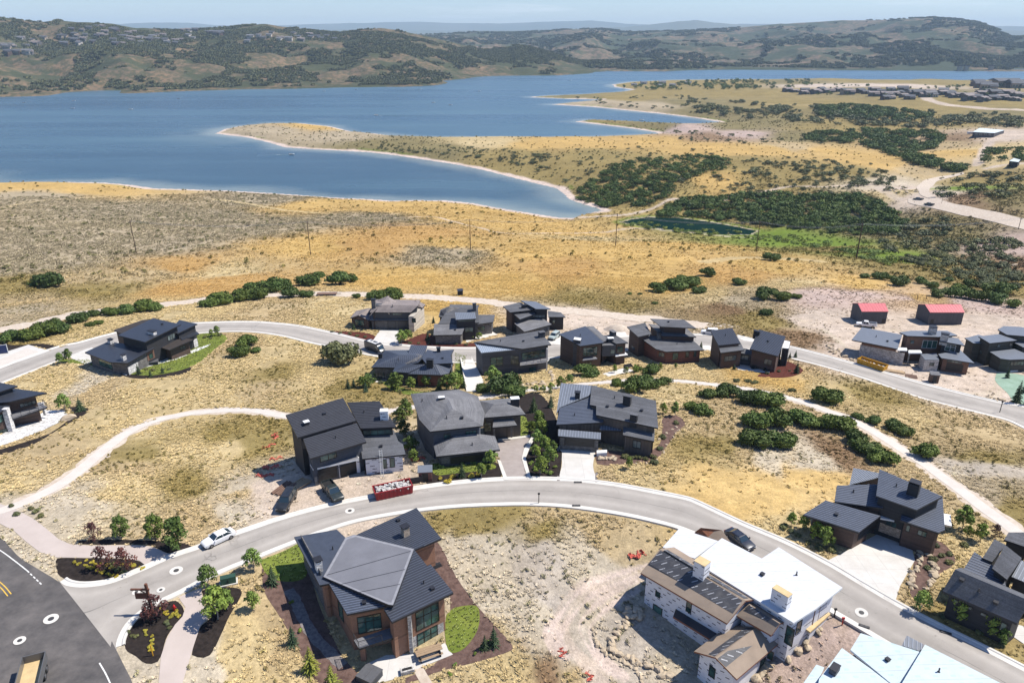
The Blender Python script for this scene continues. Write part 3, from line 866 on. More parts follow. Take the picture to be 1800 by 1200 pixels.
# the street that curves through the near houses
UP = [(98, 1014), (112, 1026), (135, 1031), (165, 1030), (200, 1023), (250, 1003), (300, 981), (345, 966), (390, 949), (430, 935), (480, 918), (530, 903), (590, 888), (640, 878), (700, 866), (760, 856), (830, 848), (900, 844), (960, 844), (1020, 847), (1080, 854), (1140, 865), (1200, 877),
      (1219, 883), (1262, 903), (1307, 924), (1380, 955), (1453, 992), (1515, 1029), (1577, 1065), (1647, 1102), (1720, 1138), (1800, 1179), (1900, 1232), (2000, 1290)]
LO = [(205, 1150), (207, 1125), (222, 1096), (248, 1072), (280, 1054), (312, 1039), (350, 1019), (395, 998), (440, 980), (500, 956), (560, 933), (620, 914), (680, 902), (740, 893), (800, 887), (860, 884), (930, 883), (1000, 887), (1080, 898), (1140, 910), (1200, 926), (1260, 952), (1320, 985), (1385, 1023), (1449, 1061),
      (1511, 1097), (1540, 1114), (1640, 1172), (1720, 1217), (1820, 1275), (1900, 1330)]
eu, el = strip('street', UP, LO, 0.05, m_road, 'pale asphalt street curving between the near houses', 'street', 220, 7, crown=0.05)
kerb(eu[2:], 1, 'concrete kerb along the far side of the curving street')
kerb(el[2:], -1, 'concrete kerb along the near side of the curving street')
# second street lower on the slope
UP2 = [(-120, 690), (-60, 671), (0, 648), (50, 629), (103, 610.6), (140, 603), (180, 592), (240, 578), (300, 571), (345, 569), (400, 567), (450, 567), (490, 570), (525, 574), (560, 581), (600, 590), (650, 602), (700, 607), (750, 611), (825, 613), (900, 611), (980, 604), (1050, 597), (1120, 591), (1200, 589), (1260, 590), (1300, 594), (1340, 600), (1400, 613), (1500, 640),
       (1560, 657), (1625, 676), (1700, 695), (1760, 709), (1800, 716), (1900, 745)]
LO2 = [(-120, 722), (-60, 700), (0, 673), (58, 650), (98, 634.5), (140, 620), (190, 606), (240, 595), (300, 588), (348, 585), (400, 582), (450, 583), (500, 590), (550, 602), (600, 612), (640, 621), (700, 631), (760, 635), (825, 636), (900, 634), (980, 627), (1050, 620), (1120, 613), (1200, 611), (1260, 614), (1330, 619), (1400, 631), (1500, 658),
       (1560, 678), (1625, 700), (1680, 714), (1737, 728), (1771, 737), (1800, 750), (1900, 800)]
eu2, el2 = strip('street', UP2, LO2, 0.05, m_road, 'pale asphalt street along the row of houses below the hill', 'street', 260, 5, crown=0.04)
kerb(eu2, 1, 'concrete kerb on the lake side of the lower street')
kerb(el2, -1, 'concrete kerb on the hill side of the lower street')
# wide dark road in the corner
HW = [(-260, 862), (-150, 885), (-60, 918), (0, 945), (33, 978), (67, 1000), (100, 1020), (133, 1047), (160, 1077), (187, 1110), (207, 1147), (220, 1173), (233, 1200), (262, 1290)]
hwl = smooth_line([at(x, y)[:2] for x, y in HW], 60)
sheet('road', None, 0.062, m_high, 'wide dark asphalt road with worn wheel tracks', 'road', world=[tuple(p) for p in hwl] + [tuple(at(-60, 1320)[:2]), tuple(at(-190, 1180)[:2])], step=1.5)
def paint_line(px, width, material, label, lift=0.07, n=24):
    w = smooth_line([at(x, y)[:2] for x, y in px], n)
    T = np.gradient(w, axis=0)
    T /= np.linalg.norm(T, axis=1)[:, None]
    N = np.stack([-T[:, 1], T[:, 0]], 1) * width / 2
    vs = []
    for p, q in zip(w, N):
        for s in (1, -1):
            x, y = p + q * s
            vs.append((x, y, gz(x, y) + lift))
    o = mesh_obj('road_marking', vs, [[2 * i + 1, 2 * i + 3, 2 * i + 2, 2 * i] for i in range(n - 1)], material)
    if o.data.polygons[0].normal.z < 0:
        o.data.flip_normals()
    tag(o, label, 'marking', kind='structure')
paint_line([(-60, 930), (0, 967), (25, 985), (48, 1003)], 0.16, MATS['white_paint'], 'white edge line on the dark road')
for k in range(5):
    f0, f1 = k / 5.0, k / 5.0 + 0.12
    paint_line([(48 + 27 * f0, 1003 + 26 * f0), (48 + 27 * f1, 1003 + 26 * f1)], 0.16, MATS['white_paint'], 'short white dash across the side street mouth', n=2)
paint_line([(175, 1165), (186, 1184), (196, 1206), (204, 1230)], 0.16, MATS['white_paint'], 'white edge line on the dark road beside the gravel verge')
for d in (0, 6):
    paint_line([(-60 - d, 980 + d), (0 - d, 1023 + d * 0.6), (20 - d, 1044 + d * 0.6)], 0.14, MATS['yellow_paint'], 'yellow centre line on the dark road')
# walking trail with gravel shoulders, footpaths
TR = [(-20, 905), (35, 886), (60, 875), (100, 855), (130, 835), (160, 810), (190, 785), (225, 760), (270, 740), (330, 727), (400, 721), (450, 722), (500, 731), (560, 738), (620, 735), (690, 722), (735, 714), (800, 706), (860, 697), (920, 687), (980, 680), (1060, 672), (1150, 668), (1200, 670), (1260, 677), (1330, 687), (1400, 703), (1460, 724), (1520, 750), (1570, 780),
      (1620, 812), (1670, 848), (1720, 886), (1770, 922), (1830, 970)]
tw = smooth_line([at(x, y)[:2] for x, y in TR], 220)
def ribbon(name, w, half, lift, material, label, cat, wob=0.0, seed=3):
    T = np.gradient(w, axis=0)
    T /= np.linalg.norm(T, axis=1)[:, None]
    N = np.stack([-T[:, 1], T[:, 0]], 1)
    for i in range(0, len(w) - 8, 8):
        j = min(i + 9, len(w) - 1)
        EXCL.append([tuple(w[i] + N[i] * half), tuple(w[j] + N[j] * half), tuple(w[j] - N[j] * half), tuple(w[i] - N[i] * half)])
    vs, fs = [], []
    for i, (p, q) in enumerate(zip(w, N)):
        for s in (1.0, 0.33, -0.33, -1.0):
            h = half * (1 + wob * float(vnoise(np.array(i * 0.7), np.array(s * 5), seed)))
            x, y = p + q * s * h
            vs.append((x, y, gz(x, y) + lift))
    for i in range(len(w) - 1):
        for j in range(3):
            a = i * 4 + j
            fs.append([a, a + 1, a + 5, a + 4])
    o = mesh_obj(name, vs, fs, material, smooth=True)
    if o.data.polygons[0].normal.z < 0:
        o.data.flip_normals()
    tag(o, label, cat, kind='structure')
ribbon('gravel_shoulder', tw, 2.0, 0.02, MATS['gravel'], 'rough gravel shoulder either side of the walking trail', 'shoulder', 0.35)
ribbon('trail', tw, 1.2, 0.05, MATS['trail_concrete'], 'pale walking trail winding over the dry grass', 'trail')
DR = [(-60, 592), (0, 580), (60, 570), (130, 553), (200, 545), (285, 536), (350, 528), (400, 522), (480, 519), (560, 516), (640, 518), (720, 521), (780, 524), (850, 530), (930, 540), (1020, 548), (1100, 557), (1160, 563), (1240, 572), (1300, 577)]
dw = smooth_line([at(x, y)[:2] for x, y in DR], 160)
ribbon('dirt_road', dw, 4.2, 0.06, MATS['gravel'], 'whitish graded dirt road behind the back row of houses', 'road', 0.3, 9)
GR = [[(1850, 396), (1800, 385), (1740, 371), (1690, 361), (1650, 352), (1612, 348), (1596, 350)], [(1850, 420), (1800, 404), (1740, 389), (1690, 379), (1650, 369), (1612, 361), (1596, 357)]]
strip('dirt_road', GR[0], GR[1], 0.25, MATS['gravel'], 'whitish gravel road on the embankment above the ravine', 'road', 60, 5)
strip('dirt_road', [(1640, 352), (1617, 342), (1611, 330), (1622, 319), (1650, 311), (1692, 303)], [(1658, 354), (1637, 342), (1634, 333), (1644, 322), (1664, 314), (1695, 306)], 0.25, MATS['gravel'], 'pale dirt road bending up past the green bank', 'road', 50, 4)
sheet('footpath', [(-60, 868), (0, 885), (30, 896), (60, 912), (83, 930), (103, 947), (123, 956), (160, 958.5), (233, 957.5), (267, 960), (290, 971), (311, 976), (262, 998), (245, 985), (215, 981), (160, 980), (100, 979.5), (70, 970), (45, 951), (25, 933), (0, 920), (-60, 900)], 0.04, MATS['path_asphalt'], 'pinkish footpath between the tree strip and the planted bed', 'path')
sheet('footpath', [(313, 1049), (353, 1033), (358, 1056), (371, 1080), (352, 1100), (341, 1133), (331, 1167), (318, 1210), (278, 1210), (283, 1153), (294, 1120), (308, 1097), (321, 1083), (326, 1067)], 0.04, MATS['path_asphalt'], 'pinkish footpath leaving the street beside the signpost bed', 'path')

# planted beds, lawns, yards
LAWNS = []
def bed(px, m, label, name='mulch_bed', lift=0.035, sm=40, step=1.0):
    if m == 'lawn':
        LAWNS.append([tuple(at(x, y)[:2]) for x, y in px])
    return sheet(name, px, lift, MATS[m], label, name.replace('_', ' '), smooth_n=sm, step=step)
bed([(98, 986), (104, 980.5), (160, 981), (215, 982), (245, 986), (260, 997), (230, 1010), (195, 1019), (150, 1023), (120, 1019), (102, 1008)], 'mulch', 'dark mulch bed at the street corner with yellow-green plants')
bed([(218, 1120), (236, 1092), (260, 1073), (285, 1062), (308, 1055), (322, 1068), (322, 1082), (308, 1098), (293, 1120), (284, 1150), (275, 1164), (255, 1165), (238, 1152), (222, 1142)], 'mulch', 'dark mulch bed round the wooden signpost')
bed([(138, 956), (141, 950), (200, 948), (270, 950), (320, 954), (342, 964), (330, 971), (311, 976), (290, 970), (266, 959), (230, 956.5), (180, 957)], 'mulch', 'dark mulch strip under the street trees by the footpath')
bed([(355, 1038), (375, 1031), (420, 1034), (424, 1046), (402, 1085), (390, 1112), (368, 1152), (340, 1152), (339, 1140), (352, 1102), (372, 1082), (360, 1056)], 'mulch', 'dark mulch bed beside the second footpath')
bed([(460, 1000), (500, 985), (532, 968), (545, 1000), (560, 1060), (600, 1150), (640, 1200), (560, 1200), (520, 1130), (490, 1080), (465, 1040)], 'brown_mulch', 'brown mulch yard along the side of the hip-roofed tan house')
bed([(745, 930), (775, 960), (800, 1010), (835, 1060), (880, 1110), (905, 1140), (880, 1150), (830, 1165), (770, 1180), (720, 1200), (705, 1195), (780, 1150), (790, 1040), (760, 1000)], 'brown_mulch', 'brown mulch bed between the tan house and the empty lot')
bed([(457, 985), (500, 968), (530, 955), (540, 985), (536, 1015), (500, 1022), (470, 1010)], 'lawn', 'mown green lawn beside the tan house', 'lawn', 0.06)
bed([(785, 1080), (800, 1068), (835, 1064), (843, 1080), (838, 1110), (815, 1140), (790, 1145), (782, 1110)], 'lawn', 'small green lawn beside the patio of the tan house', 'lawn', 0.06)
bed([(770, 820), (800, 816), (870, 812), (880, 838), (830, 846), (770, 852), (752, 852), (745, 830)], 'mulch', 'dark mulch front bed of the grey hip-roofed house')
bed([(757, 815), (800, 812), (860, 814), (868, 824), (800, 832), (765, 834)], 'lawn', 'green lawn strip in front of the grey hip-roofed house', 'lawn', 0.05)
bed([(905, 700), (935, 690), (958, 700), (985, 760), (982, 840), (945, 841), (920, 838), (925, 800), (925, 750)], 'mulch', 'dark planted bed between the two driveways')
bed([(910, 730), (925, 735), (928, 765), (915, 770)], 'lawn', 'narrow green lawn beside the grey hip-roofed house', 'lawn', 0.05)
bed([(1046, 790), (1130, 795), (1162, 775), (1165, 735), (1190, 730), (1205, 745), (1190, 760), (1168, 790), (1150, 810), (1100, 815), (1060, 818), (1048, 812)], 'brown_mulch', 'brown mulch bed round the corner of the flat grey house')
bed([(660, 662), (700, 690), (760, 696), (800, 690), (815, 650), (820, 625), (800, 620), (795, 690), (700, 680), (655, 655)], 'lawn', 'green lawn round the blue metal roofed house', 'lawn', 0.05, 60)
bed([(330, 590), (380, 585), (400, 595), (380, 612), (345, 640), (300, 655), (250, 660), (200, 652), (150, 640), (100, 637), (105, 632), (160, 632), (230, 640), (300, 630)], 'lawn', 'green garden wrapping round the long dark house by the lower street', 'lawn', 0.05, 60)
bed([(195, 650), (250, 660), (300, 655), (335, 645), (330, 655), (280, 664), (230, 664)], 'mulch', 'dark mulch edge below the long dark house')
bed([(578, 582), (640, 585), (668, 596), (650, 603), (600, 591)], 'red_mulch', 'red mulch bed left of the brown gabled house driveway')
bed([(694, 606), (715, 598), (745, 586), (760, 590), (800, 604), (860, 600), (850, 608), (760, 611)], 'red_mulch', 'red mulch bed in front of the slate-roofed house')
bed([(1330, 662), (1352, 642), (1380, 634), (1412, 650), (1398, 660), (1370, 664)], 'red_mulch', 'red mulch garden beside the paired dark houses')
bed([(1752, 655), (1800, 660), (1830, 690), (1830, 720), (1790, 712), (1770, 690), (1750, 670)], 'green_mulch', 'pale green sprayed seed mulch bank beside the last house', 'seeded_bank')
bed([(0, 790), (40, 778), (90, 760), (130, 727), (115, 716), (150, 716), (152, 726), (110, 750), (60, 780), (0, 800), (-30, 805), (-30, 795)], 'mulch', 'dark mulch edge below the terrace of the house at the slope', sm=60)
bed([(1610, 962), (1650, 950), (1680, 985), (1650, 1010), (1620, 1040), (1600, 1050), (1606, 990)], 'brown_mulch', 'brown planted bed beside the wide concrete driveway')
bed([(0, 603), (30, 607), (70, 604), (104, 610), (88, 615), (52, 607), (20, 618), (0, 625)], 'mulch', 'dark mulch bed beside the court under construction')
# driveways and terraces
def drive(px, m, label, lift=0.07, name='driveway'):
    return sheet(name, px, lift, MATS[m], label, name.replace('_', ' '), step=1.5)
drive([(983, 783), (1048, 783), (1046, 848), (984, 845)], 'new_concrete', 'white concrete driveway of the flat grey house')
drive([(868, 792), (876, 772), (920, 766), (932, 768), (922, 790), (918, 806), (928, 843), (892, 844), (880, 810)], 'pavers', 'pinkish paved driveway of the grey hip-roofed house')
drive([(1455, 985), (1500, 962), (1540, 940), (1560, 925), (1600, 950), (1608, 985), (1582, 1030), (1572, 1062), (1515, 1028)], 'new_concrete', 'wide white concrete driveway of the blue-black roofed house')
drive([(652, 604), (668, 580), (703, 580), (700, 606), (690, 609)], 'new_concrete', 'white concrete driveway of the brown gabled house')
drive([(118, 627), (160, 610), (178, 620), (182, 636), (150, 640)], 'new_concrete', 'white concrete driveway of the long dark house by the lower street')
drive([(808, 625), (828, 625), (850, 670), (848, 688), (820, 688)], 'concrete', 'pale side driveway between two houses of the middle row')
drive([(962, 604), (965, 590), (985, 586), (1000, 600), (985, 606)], 'concrete', 'concrete drive where a pale car is parked behind the middle row')
drive([(1068, 592), (1076, 576), (1095, 574), (1102, 590)], 'concrete', 'concrete drive between two dark houses of the back row')
drive([(1298, 592), (1295, 588), (1330, 596), (1326, 612), (1318, 624), (1308, 622)], 'concrete', 'pale paved yard between the paired dark houses')
drive([(1225, 604), (1255, 600), (1255, 618), (1228, 614)], 'concrete', 'pale drive beside the first of the paired houses')
drive([(0, 622), (50, 606), (88, 617), (40, 634), (0, 647), (-30, 660), (-30, 632)], 'new_concrete', 'pale concrete court under construction beside the lower street', name='court')
drive([(0, 632), (48, 612), (72, 620), (0, 645)], 'trail_concrete', 'pinkish playing surface of the unfinished court', 0.09, 'court_surface')
drive([(1280, 637), (1310, 636), (1356, 644), (1352, 656), (1330, 654), (1298, 650)], 'new_concrete', 'white terrace behind the paired dark houses', name='terrace')
drive([(1058, 657), (1100, 646), (1115, 652), (1070, 662)], 'concrete', 'pale terrace behind the brown boxy house', name='terrace')
drive([(812, 574), (848, 572), (875, 588), (820, 602)], 'concrete', 'pale walled drive of the slate-roofed house', 0.06)
drive([(700, 640), (690, 668), (660, 672), (665, 664)], 'concrete', 'pale patio of the blue metal roofed house', name='terrace')
drive([(979, 785), (983, 785), (984, 845), (979, 845)], 'grey_gravel', 'grey stone edging on one side of the white driveway', 0.08, 'stone_edging')
drive([(1048, 785), (1052, 786), (1050, 848), (1046, 848)], 'grey_gravel', 'grey stone edging beside the brown mulch and white driveway', 0.08, 'stone_edging')
drive([(928, 843), (934, 843), (924, 806), (932, 786), (940, 770), (934, 768), (921, 790), (917, 806)], 'concrete', 'white concrete border curving along the paved driveway', 0.13, 'driveway_border')
drive([(886, 844), (893, 844), (880, 810), (874, 808)], 'concrete', 'short white concrete border by the front lawn', 0.13, 'driveway_border')
drive([(876, 772), (932, 765), (932, 768.5), (876, 775.5)], 'concrete', 'white concrete strip across the top of the paved driveway', 0.13, 'driveway_border')
# manholes in the street
def manhole(px, py, r, label):
    p = at(px, py)
    m = MB()
    for r0, z, k in ((r, 0.115, 0), (r * 0.42, 0.122, 1)):
        ring = [(p[0] + r0 * math.cos(a), p[1] + r0 * math.sin(a)) for a in np.linspace(0, 2 * math.pi, 20, endpoint=False)]
        m.add([(x, y, gz(x, y) + z) for x, y in ring] + [(p[0], p[1], p[2] + z)], [[i, (i + 1) % 20, 20] for i in range(20)], k)
    o = m.build('manhole', [MATS['concrete'], MATS['iron']])
    tag(o, label, 'manhole')
manhole(615, 898, 0.75, 'round manhole in a pale collar near the black pickup')
manhole(310, 1003, 0.9, 'round manhole in a pale collar near the white car')
manhole(283, 1037, 0.55, 'small round manhole beside the signpost bed')
manhole(240, 1041, 0.55, 'small round manhole in the street mouth')
manhole(90, 1088, 0.9, 'round manhole in a white ring on the dark road')
manhole(35, 1126, 0.7, 'worn round manhole on the dark road')
manhole(1514, 1077, 0.8, 'round manhole with a dark ring near the timber deck')
# ------------------------------------------------------------------ houses: materials
def roofing(name, c, rough, var=0.25, scale=1.2, bump=0.3, bscale=14, metal=0.0, spec=0.4):
    mat(name + '_seam', tuple(min(v * 2.1 + 0.012, 0.8) for v in c), tuple(min(v * 1.7 + 0.01, 0.8) for v in c), scale, rough, metal, spec)
    return mat(name, c, tuple(v * (1 - var) for v in c), scale, rough, metal, spec, bump, bscale)
def shingle(name, c, step=0.05):
    """overlapping courses that follow the level lines of the slope, with weathering"""
    t = NT(name)
    V = t.obj()
    sep = t.n('SeparateXYZ')
    t.t.links.new(V, sep.inputs[0])
    s = t.math('DIVIDE', sep.outputs[2], step)
    w = t.n('TexWhiteNoise', noise_dimensions='1D')
    t.t.links.new(t.math('FLOOR', s), w.inputs['W'])
    fr = t.math('FRACT', s)
    k = t.math('MULTIPLY_ADD', w.outputs['Value'], 0.34, 0.83)
    k = t.math('MULTIPLY', k, t.math('SUBTRACT', 1.0, t.math('MULTIPLY', t.math('LESS_THAN', fr, 0.16), 0.3)))
    tab = t.ramp(t.noise(5.0, V, 3, 0.7), [(0.3, 0.75), (0.7, 1.25)])
    age = t.ramp(t.noise(0.35, V, 5, 0.65), [(0.3, 0.82), (0.7, 1.22)])
    col = t.mix(1.0, t.mix(1.0, t.mix(1.0, c, k, 'MULTIPLY'), tab, 'MULTIPLY'), age, 'MULTIPLY')
    t.set(Base_Color=col, Roughness=0.88)
    t.bump(fr, 0.35, 0.03)
    mat(name + '_seam', tuple(v * 1.4 for v in c), c, 2.0, 0.8)
    return t.m
roofing('black_tile_roof', (0.028, 0.029, 0.035), 0.55, 0.3)
roofing('black_metal_roof', (0.033, 0.037, 0.048), 0.42, 0.2, spec=0.5)
roofing('blue_black_roof', (0.055, 0.065, 0.088), 0.5, 0.25, spec=0.5)
shingle('grey_shingle_roof', (0.14, 0.138, 0.142))
shingle('charcoal_shingle_roof', (0.088, 0.09, 0.098))
roofing('slate_metal_roof', (0.15, 0.165, 0.19), 0.45, 0.15, spec=0.5)
roofing('slate_metal_painted_sheen', (0.27, 0.31, 0.36), 0.4, 0.12, spec=0.5)  # lighter copy of the slate metal, with a reflection painted into its colour
shingle('brown_shingle_roof', (0.22, 0.185, 0.17))
roofing('dark_brown_roof', (0.045, 0.036, 0.032), 0.8, 0.3, 2.0, 0.4, 25)
roofing('membrane_roof', (0.17, 0.17, 0.185), 0.6, 0.22, 0.35, 0.1, 6)
roofing('red_metal_roof', (0.55, 0.115, 0.125), 0.5, 0.08, 0.8, 0.0)
roofing('pale_metal_roof', (0.6, 0.66, 0.64), 0.5, 0.08, 0.8, 0.0)
roofing('plywood', (0.30, 0.23, 0.17), 0.8, 0.25, 0.5, 0.1)
roofing('board_tan', (0.62, 0.46, 0.24), 0.8, 0.25, 1.0, 0.1)
def siding(name, c, step=0.3, axis='Z', var=0.35, depth=0.35, rough=0.75):
    """boards or panels: narrow dark joints with board-to-board variation"""
    if name in MATS:
        return MATS[name]
    t = NT(name)
    V = t.obj()
    sep = t.n('SeparateXYZ')
    t.t.links.new(V, sep.inputs[0])
    co = sep.outputs[2] if axis == 'Z' else t.math('ADD', sep.outputs[0], sep.outputs[1])
    s = t.math('DIVIDE', co, step)
    fr = t.math('FRACT', s)
    fl = t.math('FLOOR', s)
    wn_ = t.n('TexWhiteNoise', noise_dimensions='1D')
    t.t.links.new(fl, wn_.inputs['W'])
    joint = t.math('LESS_THAN', fr, 0.1)
    k = t.math('MULTIPLY_ADD', wn_.outputs['Value'], var, 1 - var / 2)
    k = t.math('MULTIPLY', k, t.math('SUBTRACT', 1.0, t.math('MULTIPLY', joint, depth)))
    g = t.ramp(t.noise(3.0, V, 5, 0.7), [(0.3, 0.8), (0.7, 1.15)])
    col = t.mix(1.0, t.mix(1.0, c, k, 'MULTIPLY'), g, 'MULTIPLY')
    t.set(Base_Color=col, Roughness=rough)
    t.bump(t.math('SUBTRACT', 1.0, joint), 0.4, 0.02)
    return t.m
siding('black_siding', (0.024, 0.024, 0.027), 0.25)
siding('charcoal_siding', (0.055, 0.058, 0.066), 0.3)
siding('slate_siding', (0.062, 0.068, 0.082), 0.4)
siding('brown_wood', (0.165, 0.088, 0.058), 0.22)
siding('red_brown_wood', (0.17, 0.07, 0.05), 0.22)
siding('dark_brown_wood', (0.095, 0.06, 0.046), 0.22)
siding('weathered_wood', (0.105, 0.085, 0.07), 0.35, 'XY', 0.6)
siding('tan_stucco', (0.28, 0.15, 0.095), 3.0, var=0.1, depth=0.3)
siding('olive_siding', (0.05, 0.05, 0.042), 0.4)
siding('shed_siding', (0.075, 0.075, 0.085), 0.45, 'XY', 0.2)
siding('cream_board', (0.5, 0.45, 0.38), 0.4)
def stonework(name, c, sc=2.2, mortar=0.5):
    t = NT(name)
    V = t.obj()
    mpn = t.n('Mapping')
    mpn.inputs['Scale'].default_value = (1.0, 1.0, 2.4)
    t.t.links.new(V, mpn.inputs['Vector'])
    v1 = t.n('TexVoronoi')
    v1.inputs['Scale'].default_value = sc
    t.t.links.new(mpn.outputs[0], v1.inputs['Vector'])
    v2 = t.n('TexVoronoi', feature='DISTANCE_TO_EDGE')
    v2.inputs['Scale'].default_value = sc
    t.t.links.new(mpn.outputs[0], v2.inputs['Vector'])
    sp = t.n('SeparateXYZ')
    t.t.links.new(v1.outputs['Color'], sp.inputs[0])
    k = t.math('MULTIPLY_ADD', sp.outputs[0], 0.7, 0.65)
    e = t.ramp(v2.outputs['Distance'], [(0.0, mortar), (0.08, 1.0)])
    t.set(Base_Color=t.mix(1.0, t.mix(1.0, c, k, 'MULTIPLY'), e, 'MULTIPLY'), Roughness=0.9)
    t.bump(v2.outputs['Distance'], 0.6, 0.06)
    return t.m
stonework('pale_stone', (0.46, 0.44, 0.41))
stonework('grey_stone', (0.15, 0.14, 0.13))
stonework('tan_stone', (0.36, 0.29, 0.22))
stonework('white_stone', (0.62, 0.6, 0.57))
def printed(name, base, ink, sx, sy, length, thick, amount=1.0, both=False):
    """sheet material with rows of short printed marks"""
    t = NT(name)
    V = t.obj()
    sep = t.n('SeparateXYZ')
    t.t.links.new(V, sep.inputs[0])
    if both:
        a, b = sep.outputs[0], sep.outputs[1]
    else:
        a, b = t.math('ADD', sep.outputs[0], t.math('MULTIPLY', sep.outputs[1], -0.8)), sep.outputs[2]
    r = t.math('DIVIDE', b, sy)
    row = t.math('FLOOR', r)
    w = t.n('TexWhiteNoise', noise_dimensions='1D')
    t.t.links.new(row, w.inputs['W'])
    q = t.math('ADD', t.math('DIVIDE', a, sx), t.math('MULTIPLY', w.outputs['Value'], 7.0))
    m1 = t.math('LESS_THAN', t.math('FRACT', q), length)
    m2 = t.math('LESS_THAN', t.math('ABSOLUTE', t.math('SUBTRACT', t.math('FRACT', r), 0.5)), thick)
    lt = t.math('GREATER_THAN', t.noise(9.0, V, 2, 0.5), 0.4)
    k = t.math('MULTIPLY', t.math('MULTIPLY', m1, m2), t.math('MULTIPLY', lt, amount))
    seam = t.math('LESS_THAN', t.math('FRACT', t.math('DIVIDE', b, sy * 2)), 0.03)
    g = t.mix(t.ramp(t.noise(0.8, V, 4, 0.6), [(0.3, 0.0), (0.7, 1.0)]), base, tuple(v * 0.9 for v in base))
    g = t.mix(t.math('MULTIPLY', seam, 0.45), g, (0.2, 0.22, 0.25))
    g = t.mix(t.ramp(t.noise(0.5, V, 6, 0.75), [(0.52, 0.0), (0.75, 0.22)]), g, (0.3, 0.28, 0.25))
    t.set(Base_Color=t.mix(k, g, ink), Roughness=0.6)
    return t.m
printed('house_wrap', (0.74, 0.74, 0.76), (0.06, 0.06, 0.08), 1.9, 0.62, 0.34, 0.13)
printed('white_underlay', (0.58, 0.585, 0.595), (0.42, 0.52, 0.55), 1.6, 0.9, 0.25, 0.1, 0.5, True)
printed('aqua_underlay', (0.5, 0.575, 0.59), (0.32, 0.48, 0.5), 2.0, 1.1, 0.3, 0.14, 0.45, True)
printed('black_underlay', (0.05, 0.05, 0.056), (0.45, 0.45, 0.46), 1.9, 0.7, 0.42, 0.07, 0.9, True)
mat('pale_seam', (0.27, 0.27, 0.285), (0.2, 0.2, 0.215), 1.5, 0.7)
mat('fascia', (0.022, 0.022, 0.026), (0.016, 0.016, 0.02), 2, 0.5)
mat('frame_black', (0.012, 0.013, 0.014), (0.01, 0.01, 0.011), 2, 0.4)
mat('frame_white', (0.6, 0.6, 0.58), (0.52, 0.52, 0.5), 2, 0.5)
mat('white_trim', (0.74, 0.74, 0.72), (0.64, 0.64, 0.62), 1.5, 0.7)
mat('garage_dark', (0.02, 0.021, 0.024), (0.014, 0.015, 0.018), 1.0, 0.4)
mat('garage_grey', (0.06, 0.06, 0.065), (0.045, 0.045, 0.05), 1.0, 0.4)
mat('deck_grey', (0.2, 0.2, 0.21), (0.15, 0.15, 0.16), 2.0, 0.8)
mat('rail_metal', (0.09, 0.09, 0.095), (0.06, 0.06, 0.065), 4.0, 0.4, metal=0.6)
mat('rough_timber', (0.26, 0.1, 0.05), (0.18, 0.07, 0.035), 3.0, 0.8)
t = NT('window_glass')
t.set(Base_Color=t.mix(t.ramp(t.noise(0.35, t.obj(), 3), [(0.35, 0.0), (0.65, 1.0)]), (0.012, 0.03, 0.03), (0.07, 0.16, 0.14)), Roughness=0.06)  # teal patches in the base colour paint reflections on the glass
t.b.inputs['Specular IOR Level'].default_value = 0.8
t = NT('pale_glass')
t.set(Base_Color=t.mix(t.ramp(t.noise(0.5, t.obj(), 3), [(0.4, 0.0), (0.6, 1.0)]), (0.18, 0.21, 0.2), (0.05, 0.07, 0.07)), Roughness=0.08)
t = NT('rail_glass')
t.set(Base_Color=(0.55, 0.6, 0.6), Roughness=0.05, Alpha=0.35)

def inset(poly, d):
    """move every edge of a plan polygon inwards; d is one distance or one per edge"""
    n = len(poly)
    P = [np.array(p[:2], float) for p in poly]
    area = sum(P[i][0] * P[(i + 1) % n][1] - P[(i + 1) % n][0] * P[i][1] for i in range(n))
    sg = 1 if area > 0 else -1
    ds = d if isinstance(d, (list, tuple)) else [d] * n
    L = []
    for i in range(n):
        a, b = P[i], P[(i + 1) % n]
        e = (b - a) / max(np.linalg.norm(b - a), 1e-9)
        nn = np.array([-e[1], e[0]]) * sg
        L.append((a + nn * ds[i], e))
    out = []
    for i in range(n):
        (p, e), (q, g) = L[i - 1], L[i]
        den = e[0] * g[1] - e[1] * g[0]
        if abs(den) < 0.12:
            out.append(q)
        else:
            s = ((q[0] - p[0]) * g[1] - (q[1] - p[1]) * g[0]) / den
            out.append(p + e * s)
    return out

